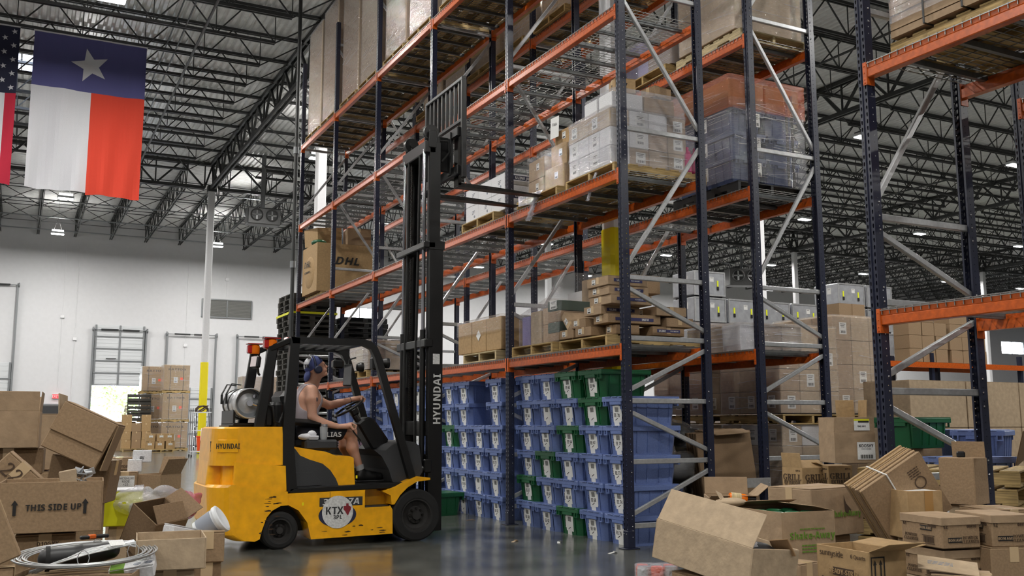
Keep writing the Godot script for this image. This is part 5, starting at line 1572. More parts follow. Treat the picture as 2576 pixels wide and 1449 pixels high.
	for s in [-1, 1]:
		var hl := part(t, "head_lamp", G.new().lathe([Vector2(0, -0.05), Vector2(0.04, -0.04), Vector2(0.055, 0.0), Vector2(0.055, 0.03), Vector2(0, 0.03)], Transform3D(), 18), M.fork_black, Transform3D(Basis(Vector3.BACK, -PI / 2), V(0.42, 1.82, s * 0.42)))
		part(hl, "lamp_glass", G.new().cyl(V(0, 0.03, 0), V(0, 0.034, 0), 0.05, 18), M.clear_lens)
	part(t, "dash_box", G.new().box(V(0.12, 1.84, -0.3), V(0.12, 0.1, 0.12), Basis(), 0.02).box(V(0.36, 1.82, 0.3), V(0.12, 0.14, 0.12), Basis(), 0.02), M.fork_black)
	part(t, "pedal", G.new().box(V(0.52, 0.63, 0.05), V(0.14, 0.012, 0.08), Basis(Vector3.BACK, 0.6), 0.003).box(V(0.5, 0.63, -0.15), V(0.12, 0.012, 0.08), Basis(Vector3.BACK, 0.6), 0.003), M.rubber)
	# wheels
	for s in [-1, 1]:
		wheel(t, 3.735, 0.262, s * 0.43, 0.24, 0.165)
		wheel(t, 2.335, 0.178, s * 0.43, 0.2, 0.115)
	part(t, "rear_axle", G.new().cyl(V(-0.665, 0.178, -0.4), V(-0.665, 0.178, 0.4), 0.05, 10).box(V(-0.665, 0.25, 0), V(0.2, 0.16, 0.5)), M.fork_black)
	part(t, "front_axle", G.new().cyl(V(0.735, 0.262, -0.4), V(0.735, 0.262, 0.4), 0.06, 10), M.fork_black)
	# mast
	var mast := part(t, "mast", G.new().box(V(0.95, 0.3, 0), V(0.1, 0.2, 0.8), Basis(), 0.01), M.mast_black)
	for s in [-1, 1]:
		part(mast, "outer_channel", G.new().box(V(0.985, 1.60, s * 0.405), V(0.16, 3.04, 0.03), Basis(), 0.004).box(V(0.915, 1.60, s * 0.375), V(0.022, 3.04, 0.06)).box(V(1.055, 1.60, s * 0.375), V(0.022, 3.04, 0.06)), M.mast_black)
		part(mast, "inner_channel", G.new().box(V(0.985, 2.95, s * 0.345), V(0.13, 2.7, 0.03), Basis(), 0.004).box(V(0.935, 2.95, s * 0.315), V(0.02, 2.7, 0.06)).box(V(1.04, 2.95, s * 0.315), V(0.02, 2.7, 0.06)), M.mast_black)
		part(mast, "lift_cylinder", G.new().cyl(V(0.88, 0.2, s * 0.3), V(0.88, 2.2, s * 0.3), 0.032, 12), M.mast_black)
		part(mast, "lift_rod", G.new().cyl(V(0.88, 2.2, s * 0.3), V(0.88, 4.22, s * 0.3), 0.02, 12), M.chrome)
		var lc := G.new()
		for i in 130: lc.box(V(0.925, 1.2 + 0.0245 * i, s * 0.2), V(0.012 if i % 2 else 0.018, 0.02, 0.03))
		part(mast, "lift_chain", lc, M.steel_dark)
		part(mast, "hose", G.new().tube([V(0.86, 0.5, s * 0.16), V(0.85, 1.8, s * 0.17), V(0.87, 3.0, s * 0.16), V(0.88, 4.2, s * 0.17)], 0.016, 6), M.rubber)
		part(mast, "pulley", G.new().cyl(V(0.95, 4.42, s * 0.3 - 0.03), V(0.95, 4.42, s * 0.3 + 0.03), 0.085, 20).cyl(V(0.95, 4.42, s * 0.3 - 0.045), V(0.95, 4.42, s * 0.3 + 0.045), 0.03, 12), M.mast_black)
		part(mast, "pulley_bracket", G.new().box(V(0.95, 4.33, s * 0.36), V(0.09, 0.2, 0.02), Basis(), 0.006), M.mast_black)
		part(mast, "tilt_cylinder", G.new().cyl(V(0.66, 0.62, s * 0.38), V(0.86, 0.73, s * 0.4), 0.035, 12).box(V(0.9, 0.75, s * 0.41), V(0.08, 0.14, 0.06), Basis(), 0.01), M.fork_black)
	part(mast, "crosshead", G.new().box(V(0.9, 3.12, 0), V(0.14, 0.07, 0.86), Basis(), 0.01).box(V(0.985, 3.12, 0.41), V(0.18, 0.09, 0.04)), M.mast_black)
	part(mast, "crosshead", G.new().box(V(0.93, 4.24, 0), V(0.13, 0.14, 0.72), Basis(), 0.01), M.mast_black)
	part(mast, "crosshead", G.new().box(V(0.9, 2.05, 0), V(0.1, 0.09, 0.86), Basis(), 0.01), M.mast_black)
	part(mast, "crosshead", G.new().box(V(0.94, 1.14, 0), V(0.08, 0.16, 0.8), Basis(), 0.01), M.mast_black)
	part(mast, "crosshead", G.new().box(V(0.94, 0.82, 0), V(0.08, 0.1, 0.8), Basis(), 0.01), M.mast_black)
	lettering(mast, "HYUNDAI", 0.085, look(V(1.0, 1.45, 0.4215), V(0, 0, 1), V(-1, 0, 0)), M.decal_white)
	part(mast, "safety_sticker", G.new().box(V(0.99, 1.88, 0.4208), V(0.08, 0.11, 0.001)), M.decal_white)
	# carriage, backrest, forks
	var car := part(t, "fork_carriage", G.new().box(V(1.21, 4.42, 0), V(0.05, 0.11, 1.0), Basis(), 0.008).box(V(1.21, 3.98, 0), V(0.05, 0.11, 1.0), Basis(), 0.008).box(V(1.19, 4.2, 0.3), V(0.04, 0.5, 0.08), Basis(), 0.005).box(V(1.19, 4.2, -0.3), V(0.04, 0.5, 0.08), Basis(), 0.005).box(V(1.12, 4.2, 0.25), V(0.16, 0.4, 0.03), Basis(), 0.005).box(V(1.12, 4.2, -0.25), V(0.16, 0.4, 0.03), Basis(), 0.005), M.mast_black)
	var lb := G.new()
	var zn := 0.53
	lb.box(V(1.25, 4.45, zn), V(0.06, 1.14, 0.05), Basis(), 0.01).box(V(1.25, 4.45, -zn), V(0.06, 1.14, 0.05), Basis(), 0.01)
	lb.box(V(1.25, 5.03, 0), V(0.06, 0.05, 1.1), Basis(), 0.01).box(V(1.25, 4.55, 0), V(0.05, 0.05, 1.06), Basis(), 0.01)
	for k in 8: lb.box(V(1.25, 4.79, -0.42 + 0.12 * k), V(0.035, 0.46, 0.04), Basis(), 0.005)
	part(car, "load_backrest", lb, M.mast_black)
	part(car, "hose", G.new().tube([V(1.04, 4.32, 0.36), V(1.13, 4.32, 0.38), V(1.15, 4.2, 0.37), V(1.06, 4.08, 0.36)], 0.014, 6), M.rubber)
	for z in [0.33, -0.27]:
		var fk := G.new()
		fk.box(V(1.27, 4.14, z), V(0.045, 0.62, 0.12), Basis(), 0.006)
		fk.prism(PackedVector2Array([Vector2(1.25, 3.815), Vector2(2.33, 3.825), Vector2(2.33, 3.835), Vector2(1.7, 3.86), Vector2(1.25, 3.862)]), z - 0.06, z + 0.06)
		part(car, "fork", fk, M.steel_dark)
	# plates and stickers on the side
	var pl := part(t, "model_plate", G.new().box(V(0, 0, 0), V(0.44, 0.085, 0.004), Basis(), 0.002), M.fork_grey, look(V(-0.065, 0.43, 0.5375), V(0, 0, 1)))
	lettering(pl, "30LC-7A", 0.062, at(0, 0, 0.003) * Transform3D(Basis(V(1.15, 0, 0), V(0.18, 1, 0), V(0, 0, 1)), Vector3.ZERO), M.decal_white)
	var ov := part(t, "old_sticker", G.new().cyl(V(0, 0, 0), V(0, 0, 0.002), 0.12, 28), M.decal_navy, Transform3D(Basis.from_scale(V(1.6, 0.95, 1)), V(-0.1, 0.3, 0.5365)))
	var kt := part(t, "round_sticker", G.new().cyl(V(0, 0, 0), V(0, 0, 0.003), 0.158, 40), M.decal_white, look(V(-0.1, 0.33, 0.539), V(0, 0, 1)))
	lettering(kt, "KTX", 0.075, at(-0.035, 0.015, 0.0035), M.fork_grey)
	lettering(kt, "3PL", 0.04, at(0.0, -0.05, 0.0035), M.fork_grey)
	var tx := PackedVector2Array()
	for q in [[0.06, 0.055], [0.085, 0.055], [0.085, 0.08], [0.11, 0.08], [0.11, 0.06], [0.135, 0.045], [0.135, 0.02], [0.12, -0.005], [0.105, -0.04], [0.09, -0.02], [0.075, 0.005], [0.06, 0.02]]: tx.append(Vector2(q[0], q[1]))
	part(kt, "state_mark", G.new().prism(tx, 0.003, 0.0042), M.decal_red)
	for q in [[-0.55, 0.42], [0.02, 0.66]]:
		part(t, "small_sticker", G.new().box(V(q[0] + 0.1, q[1], 0.5362 if q[1] < 0.5 else 0.4405), V(0.018, 0.03, 0.001)), M.yellow_guard)
	# scuffed paint low on the counterweight and along the sill
	rng.seed = 21
	for i in 26:
		var low := i < 17
		var x := rng.randf_range(-0.83, -0.66) if low else rng.randf_range(-0.3, 0.42)
		var y := rng.randf_range(0.14, 0.5) if low else rng.randf_range(0.1, 0.2)
		if low and (y < 0.36 and x > -0.82): x -= 0.04
		var sc := PackedVector2Array()
		var w := rng.randf_range(0.012, 0.05)
		var h := rng.randf_range(0.003, 0.012)
		for k in 9:
			var a := TAU * k / 9.0
			sc.append(Vector2(cos(a) * w * rng.randf_range(0.6, 1.0), sin(a) * h * rng.randf_range(0.4, 1.0)))
		part(t, "scuff", G.new().prism(sc, 0, 0.0006), M.scuff, at(x, y, 0.5521 if low else 0.5352))
	# things on the console
	var cup := thing("tumbler", "steel tumbler standing on the forklift console beside the driver", "tumbler", at(2.8, 1.035, -9.62))
	part(cup, "body", G.new().lathe([Vector2(0, 0), Vector2(0.032, 0), Vector2(0.036, 0.02), Vector2(0.042, 0.14), Vector2(0, 0.14)], Transform3D(), 20), M.tank)
	part(cup, "rim_band", G.new().lathe([Vector2(0.0425, 0.13), Vector2(0.045, 0.135), Vector2(0.045, 0.155), Vector2(0, 0.158)], Transform3D(), 20), M.chrome)
	var rag := thing("rag", "crumpled white cloth on the forklift console behind the tumbler", "cloth", at(2.62, 1.035, -9.6))
	part(rag, "cloth", G.new().ball(V(0, 0.03, 0), V(0.09, 0.035, 0.06), 6).ball(V(0.05, 0.05, 0.01), V(0.05, 0.045, 0.05), 5).box(V(0.06, 0.02, 0.05), V(0.1, 0.05, 0.02), Basis(Vector3.RIGHT, 0.5), 0.01), M.flag_white)

class F:
	var o: Vector3
	var h: float
	var nx: int
	var ny: int
	var nz: int
	var f := PackedFloat32Array()
	func _init(lo: Vector3, hi: Vector3, cell: float) -> void:
		o = lo; h = cell
		nx = int((hi.x - lo.x) / h) + 2; ny = int((hi.y - lo.y) / h) + 2; nz = int((hi.z - lo.z) / h) + 2
		f.resize(nx * ny * nz)
		f.fill(1.0)
	func span(a: Vector3, b: Vector3, r: float) -> Array:
		var m := r + h * 3.0
		var p := (Vector3(minf(a.x, b.x), minf(a.y, b.y), minf(a.z, b.z)) - Vector3.ONE * m - o) / h
		var q := (Vector3(maxf(a.x, b.x), maxf(a.y, b.y), maxf(a.z, b.z)) + Vector3.ONE * m - o) / h
		return [clampi(int(p.x), 0, nx), clampi(int(q.x) + 1, 0, nx), clampi(int(p.y), 0, ny), clampi(int(q.y) + 1, 0, ny), clampi(int(p.z), 0, nz), clampi(int(q.z) + 1, 0, nz)]
	func put(i: int, d: float, k: float) -> void:
		var c := f[i]
		if k <= 0.0: f[i] = minf(c, d)
		else:
			var e := maxf(k - absf(c - d), 0.0) / k
			f[i] = minf(c, d) - e * e * k * 0.25
	func cap(a: Vector3, b: Vector3, ra: float, rb: float, k := 0.02) -> F:
		var s := span(a, b, maxf(ra, rb) + k)
		var ab := b - a
		var l := maxf(ab.length_squared(), 1e-9)
		for x in range(s[0], s[1]):
			for y in range(s[2], s[3]):
				for z in range(s[4], s[5]):
					var p := o + Vector3(x, y, z) * h
					var t := clampf((p - a).dot(ab) / l, 0.0, 1.0)
					put((x * ny + y) * nz + z, (p - a - ab * t).length() - lerpf(ra, rb, t), k)
		return self
	func ell(c: Vector3, r: Vector3, b := Basis(), k := 0.02) -> F:
		var m := maxf(r.x, maxf(r.y, r.z))
		var s := span(c, c, m + k)
		var inv := b.transposed()
		for x in range(s[0], s[1]):
			for y in range(s[2], s[3]):
				for z in range(s[4], s[5]):
					var q := (inv * (o + Vector3(x, y, z) * h - c))
					var k0 := (q / r).length()
					var k1 := (q / (r * r)).length()
					put((x * ny + y) * nz + z, k0 * (k0 - 1.0) / maxf(k1, 1e-6), k)
		return self
	func keep(test: Callable) -> F:
		# test gives a distance that is positive outside the kept region
		for x in nx:
			for y in ny:
				for z in nz:
					var i := (x * ny + y) * nz + z
					if f[i] < h * 3.0: f[i] = maxf(f[i], test.call(o + Vector3(x, y, z) * h))
		return self
	func net(g: G, shift: Vector3) -> G:
		var id := {}
		var vs := []
		var ns := []
		for x in nx - 1:
			for y in ny - 1:
				for z in nz - 1:
					var i := (x * ny + y) * nz + z
					if absf(f[i]) > h * 2.0: continue
					var w := [f[i], f[i + 1], f[i + nz], f[i + nz + 1], f[i + ny * nz], f[i + ny * nz + 1], f[i + ny * nz + nz], f[i + ny * nz + nz + 1]]
					var neg := 0
					for q in w:
						if q < 0.0: neg += 1
					if neg == 0 or neg == 8: continue
					var sum := Vector3.ZERO
					var cnt := 0
					for e in [[0, 1], [2, 3], [4, 5], [6, 7], [0, 2], [1, 3], [4, 6], [5, 7], [0, 4], [1, 5], [2, 6], [3, 7]]:
						var a: float = w[e[0]]; var b: float = w[e[1]]
						if (a < 0.0) != (b < 0.0):
							var t := a / (a - b)
							var pa := Vector3(e[0] >> 2, (e[0] >> 1) & 1, e[0] & 1)
							var pb := Vector3(e[1] >> 2, (e[1] >> 1) & 1, e[1] & 1)
							sum += pa.lerp(pb, t); cnt += 1
					id[i] = vs.size()
					vs.append(o + (Vector3(x, y, z) + sum / cnt) * h + shift)
					ns.append(Vector3(w[4] + w[5] + w[6] + w[7] - w[0] - w[1] - w[2] - w[3], w[2] + w[3] + w[6] + w[7] - w[0] - w[1] - w[4] - w[5], w[1] + w[3] + w[5] + w[7] - w[0] - w[2] - w[4] - w[6]).normalized())
		var st := [ny * nz, nz, 1]
		for i in id.keys():
			var c0 := f[i]
			for ax in 3:
				var j: int = i + st[ax]
				if j >= f.size(): continue
				var c1 := f[j]
				if (c0 < 0.0) == (c1 < 0.0): continue
				var u: int = st[(ax + 1) % 3]; var v: int = st[(ax + 2) % 3]
				if not (id.has(i - u) and id.has(i - v) and id.has(i - u - v)): continue
				var q := [id[i - u - v], id[i - v], id[i], id[i - u]]
				if c0 > 0.0: q = [q[3], q[2], q[1], q[0]]
				g.quadn(vs[q[0]], vs[q[1]], vs[q[2]], vs[q[3]], ns[q[0]], ns[q[1]], ns[q[2]], ns[q[3]])
		return g

func torso(s: F, e := 0.0) -> F:
	var C := -9.93
	for z in [-0.075, 0.075]:
		s.cap(V(2.655, 1.13, C + z), V(2.665, 1.28, C + z), 0.118 + e, 0.108 + e, 0.05)
		s.cap(V(2.665, 1.26, C + z), V(2.70, 1.44, C + z), 0.108 + e, 0.118 + e, 0.05)
	s.cap(V(2.725, 1.43, C - 0.07), V(2.725, 1.43, C + 0.07), 0.105 + e, 0.105 + e, 0.05)
	s.cap(V(2.715, 1.535, C - 0.12), V(2.705, 1.535, C + 0.12), 0.06 + e, 0.06 + e, 0.05)
	s.cap(V(2.715, 1.53, C - 0.03), V(2.76, 1.62, C), 0.075 + e, 0.062 + e, 0.05)
	return s

func legs(s: F, e := 0.0) -> F:
	s.cap(V(2.68, 1.105, -9.84), V(2.95, 1.115, -9.80), 0.105 + e, 0.085 + e, 0.04)
	s.cap(V(2.95, 1.115, -9.80), V(3.13, 1.11, -9.78), 0.085 + e, 0.062 + e, 0.03)
	s.cap(V(2.68, 1.105, -10.02), V(2.95, 1.125, -10.07), 0.105 + e, 0.085 + e, 0.04)
	s.cap(V(2.95, 1.125, -10.07), V(3.14, 1.115, -10.1), 0.085 + e, 0.062 + e, 0.03)
	return s

func head_shape(s: F, e := 0.0) -> F:
	var C := -9.93
	var b := Basis(Vector3.BACK, 0.3)
	s.ell(V(2.765, 1.80, C), V(0.100 + e, 0.098 + e, 0.078 + e), b, 0.02)
	s.ell(V(2.80, 1.775, C), V(0.082 + e, 0.088 + e, 0.068 + e), b, 0.02)
	return s

func hand(s: F, wrist: Vector3, grip: Vector3, ax: Vector3, r: float, out: Vector3) -> void:
	# a closed hand: palm beside the bar, four fingers curling round the bar axis, thumb over the front
	var palm := grip + out * (r + 0.016)
	s.cap(wrist, palm, 0.026, 0.03, 0.012)
	s.cap(palm - ax * 0.03, palm + ax * 0.03, 0.021, 0.018, 0.01)
	var t := out.cross(ax).normalized()
	for i in 4:
		var c := grip + ax * (0.03 - 0.02 * i)
		var k: float = [0.0095, 0.01, 0.0095, 0.008][i]
		var pts := [c + out * (r + 0.024), c + out * (r + 0.016) + t * (r + 0.014), c - out * (r + 0.004) + t * (r + 0.012), c - out * (r + 0.01) - t * 0.004]
		for j in 3: s.cap(pts[j], pts[j + 1], k, k * 0.92, 0.004)
	s.cap(palm + ax * 0.032, grip + ax * 0.046 - t * (r + 0.006), 0.0125, 0.0105, 0.006)
	s.cap(grip + ax * 0.046 - t * (r + 0.006), grip + ax * 0.03 - out * (r + 0.006) - t * 0.012, 0.0105, 0.009, 0.004)

func person() -> void:
	var B := V(2.72, 0.6, -9.93)
	var t := thing("person", "driver in a grey tank top and backwards cap, seated and looking up at the forks", "person", at(B.x, B.y, B.z))
	var C := -9.93
	var s := F.new(V(2.45, 0.66, -10.32), V(3.36, 1.74, -9.55), 0.0115)
	torso(s); legs(s)
	s.cap(V(2.76, 1.6, C), V(2.785, 1.71, C), 0.06, 0.062, 0.03)
	# arms
	s.cap(V(2.705, 1.525, -9.765), V(2.70, 1.44, -9.725), 0.066, 0.062, 0.03)
	s.cap(V(2.70, 1.44, -9.725), V(2.70, 1.265, -9.70), 0.056, 0.044, 0.02)
	s.cap(V(2.70, 1.262, -9.70), V(2.80, 1.205, -9.69), 0.044, 0.045, 0.015)
	s.cap(V(2.80, 1.205, -9.69), V(2.965, 1.165, -9.675), 0.044, 0.028, 0.015)
	s.cap(V(2.735, 1.525, -10.09), V(2.81, 1.47, -10.13), 0.064, 0.058, 0.03)
	s.cap(V(2.81, 1.47, -10.13), V(3.0, 1.39, -10.14), 0.054, 0.043, 0.02)
	s.cap(V(3.0, 1.388, -10.14), V(3.09, 1.41, -10.1), 0.043, 0.043, 0.015)
	s.cap(V(3.09, 1.41, -10.1), V(3.225, 1.455, -10.0), 0.042, 0.027, 0.015)
	# shins
	for q in [[-9.78, 0.0], [-10.1, 0.02]]:
		s.cap(V(3.14 + q[1], 1.105, q[0]), V(3.155 + q[1], 0.95, q[0]), 0.06, 0.06, 0.03)
		s.cap(V(3.155 + q[1], 0.95, q[0]), V(3.245 + q[1], 0.73, q[0]), 0.058, 0.036, 0.03)
	var g := G.new()
	s.net(g, -B)
	# head and hands on finer grids, part of the same skin
	var hd := F.new(V(2.63, 1.63, -10.06), V(2.96, 1.93, -9.80), 0.0048)
	head_shape(hd)
	hd.cap(V(2.775, 1.62, C), V(2.79, 1.72, C), 0.06, 0.062, 0.02)
	hd.cap(V(2.80, 1.705, C), V(2.885, 1.718, C), 0.05, 0.026, 0.03)
	for z in [-0.03, 0.03]: hd.cap(V(2.84, 1.745, C + z), V(2.875, 1.76, C + z), 0.03, 0.02, 0.02)
	hd.cap(V(2.866, 1.828, C - 0.03), V(2.866, 1.828, C + 0.03), 0.011, 0.011, 0.02)
	hd.cap(V(2.874, 1.816, C), V(2.905, 1.792, C), 0.009, 0.0115, 0.016)
	for z in [-0.01, 0.01]: hd.cap(V(2.899, 1.785, C + z), V(2.901, 1.787, C + z), 0.007, 0.007, 0.006)
	hd.cap(V(2.9, 1.764, C - 0.014), V(2.9, 1.764, C + 0.014), 0.007, 0.007, 0.01)
	hd.cap(V(2.898, 1.75, C - 0.012), V(2.898, 1.75, C + 0.012), 0.0075, 0.0075, 0.01)
	hd.cap(V(2.893, 1.715, C), V(2.896, 1.718, C), 0.018, 0.018, 0.012)
	for z in [-1, 1]: hd.ell(V(2.785, 1.775, C + z * 0.073), V(0.02, 0.032, 0.01), Basis(Vector3.BACK, 0.3), 0.004)
	hd.net(g, -B)
	var hr := F.new(V(2.93, 1.08, -9.76), V(3.16, 1.24, -9.57), 0.0042)
	hand(hr, V(2.965, 1.165, -9.675), V(3.1, 1.155, -9.64), V(0.25, 0.05, 1).normalized(), 0.018, V(-0.9, 0.42, 0.1).normalized())
	hr.net(g, -B)
	var hl := F.new(V(3.19, 1.38, -10.08), V(3.38, 1.53, -9.88), 0.0042)
	hand(hl, V(3.225, 1.455, -10.0), V(3.301, 1.444, -9.955), V(0.15, 0.08, 1).normalized(), 0.013, V(-0.75, 0.66, 0).normalized())
	hl.net(g, -B)
	part(t, "body", g, M.skin)
	# tank top
	var v := F.new(V(2.45, 1.05, -10.2), V(2.92, 1.66, -9.66), 0.0095)
	torso(v, 0.009)
	v.keep(func(p: Vector3) -> float:
		var d := 1.075 - p.y
		d = maxf(d, p.y - 1.605)
		for z in [-1, 1]:
			d = maxf(d, 0.135 - ((p - V(2.685, 1.475, C + z * 0.185)) / V(1.0, 1.15, 0.85)).length())
		d = maxf(d, 0.105 - ((p - V(2.80, 1.605, C)) / V(1.15, 0.95, 0.8)).length())
		return d)
	part(t, "tank_top", v.net(G.new(), -B), M.vest)
	var sh := F.new(V(2.48, 0.94, -10.26), V(3.12, 1.28, -9.64), 0.0105)
	for z in [-0.075, 0.075]: sh.cap(V(2.655, 1.13, C + z), V(2.665, 1.2, C + z), 0.13, 0.126, 0.05)
	legs(sh, 0.014)
	sh.keep(func(p: Vector3) -> float: return maxf(p.x - 3.065 - 0.4 * (p.y - 1.1), p.y - 1.2 + (p.x - 2.7) * 0.1))
	var so := part(t, "shorts", sh.net(G.new(), -B), M.shorts)
	lettering(so, "LIAS", 0.05, look(V(2.93, 1.085, -9.695) - B, V(-0.05, -0.1, 1)), M.decal_white, true, "Droid Sans", "lettering", 1.1)
	# cap: blue crown, pale back panel, bill hanging behind
	var cap := F.new(V(2.63, 1.68, -10.04), V(2.93, 1.93, -9.82), 0.0055)
	head_shape(cap, 0.007)
	cap.keep(func(p: Vector3) -> float: return maxf(1.772 + (p.x - 2.76) * 0.85 - p.y, 2.69 + 0.5 * (p.y - 1.8) - p.x))
	var cp := part(t, "cap", cap.net(G.new(), -B), M.cap_blue)
	var wp := F.new(V(2.63, 1.68, -10.04), V(2.93, 1.93, -9.82), 0.0055)
	head_shape(wp, 0.0065)
	wp.keep(func(p: Vector3) -> float: return maxf(1.765 + (p.x - 2.76) * 0.42 - p.y, p.x - 2.69 - 0.5 * (p.y - 1.8)))
	part(cp, "back_panel", wp.net(G.new(), -B), M.flag_white)
	var bl := F.new(V(2.6, 1.6, -10.04), V(2.8, 1.8, -9.82), 0.0055)
	bl.ell(V(2.70, 1.69, C), V(0.03, 0.065, 0.07), Basis(Vector3.BACK, -0.25), 0.0)
	bl.keep(func(p: Vector3) -> float: return 0.055 - ((p - V(2.735, 1.70, C)) / V(0.75, 1.3, 1.15)).length())
	part(cp, "bill", bl.net(G.new(), -B), M.cap_blue)
	lettering(cp, "TX", 0.04, look(V(2.675, 1.785, -9.868) - B, V(-0.55, 0.05, 0.83)), M.ink)
	# headband stripe of the cap over the brow
	# headphones
	var band := []
	for i in 17:
		var a := PI * i / 16.0
		band.append(V(2.765 - 0.02 * sin(a), 1.775 + 0.125 * sin(a), C + cos(a) * 0.09) - B)
	var hp := part(t, "headphones", G.new().tube(band, 0.013, 8), M.decal_navy)
	for z in [-1, 1]: part(hp, "ear_cup", G.new().lathe([Vector2(0, -0.02), Vector2(0.036, -0.02), Vector2(0.042, -0.01), Vector2(0.042, 0.012), Vector2(0.03, 0.02), Vector2(0, 0.02)], Transform3D(), 20), M.decal_navy, Transform3D(Basis(Vector3.RIGHT, PI / 2 * z), V(2.79, 1.755, C + z * 0.09) - B))
	for z in [-1, 1]:
		part(t, "eye", G.new().ball(V(2.868, 1.81, C + z * 0.031) - B, V(0.008, 0.0055, 0.010), 6), M.hair)
		part(t, "eyebrow", G.new().bar(V(2.874, 1.829, C + z * 0.016) - B, V(2.862, 1.832, C + z * 0.05) - B, 0.006, 0.005), M.hair)
	# socks and shoes
	for q in [[-9.78, 0.0], [-10.1, 0.02]]:
		part(t, "sock", G.new().cyl(V(3.235 + q[1], 0.77, q[0]) - B, V(3.25 + q[1], 0.69, q[0]) - B, 0.043, 14, 0.045), M.sock)
		var f := F.new(V(3.15, 0.58, q[0] - 0.08), V(3.56, 0.76, q[0] + 0.08), 0.007)
		f.cap(V(3.235 + q[1], 0.655, q[0]), V(3.25 + q[1], 0.70, q[0]), 0.05, 0.047, 0.02)
		f.cap(V(3.24 + q[1], 0.64, q[0]), V(3.46, 0.645, q[0]), 0.046, 0.04, 0.02)
		f.cap(V(3.27 + q[1], 0.68, q[0]), V(3.4, 0.655, q[0]), 0.045, 0.04, 0.02)
		f.keep(func(p: Vector3) -> float: return 0.604 - p.y)
		var shoe := part(t, "shoe", f.net(G.new(), -B), M.black_plastic)
		part(shoe, "sole", G.new().box(V(3.35, 0.601, q[0]) - B, V(0.3, 0.016, 0.085), Basis(), 0.006), M.fork_grey)
	var br := []
	for i in 16: br.append(V(3.2, 1.447, -10.018) - B + Basis(Vector3.BACK, 0.3) * V(0, sin(TAU * i / 16) * 0.031, cos(TAU * i / 16) * 0.031))
	part(t, "bracelet", G.new().tube(br, 0.004, 5, true), M.black_plastic)
	part(t, "tattoo", G.new().ball(V(2.735, 1.44, -9.671) - B, V(0.012, 0.022, 0.004), 6), M.tattoo)
	# bag of goods in the far side of the cab, seen under the wheel
	var bg := thing("goods_bag", "printed bag with a pink word standing on the floor behind the forklift cab", "bag", at(3.55, 0.0, -11.3))
	part(bg, "sack", G.new().box(V(0, 0.55, 0), V(0.7, 1.1, 0.3), Basis(), 0.08), M.fork_grey)
	part(bg, "top_panel", G.new().box(V(-0.05, 1.13, 0.02), V(0.6, 0.1, 0.26), Basis(Vector3.BACK, 0.12), 0.03), M.wood_pale)
	lettering(bg, "PREMIUM", 0.07, look(V(-0.05, 0.95, 0.152), V(0, 0, 1)), M.lilac)
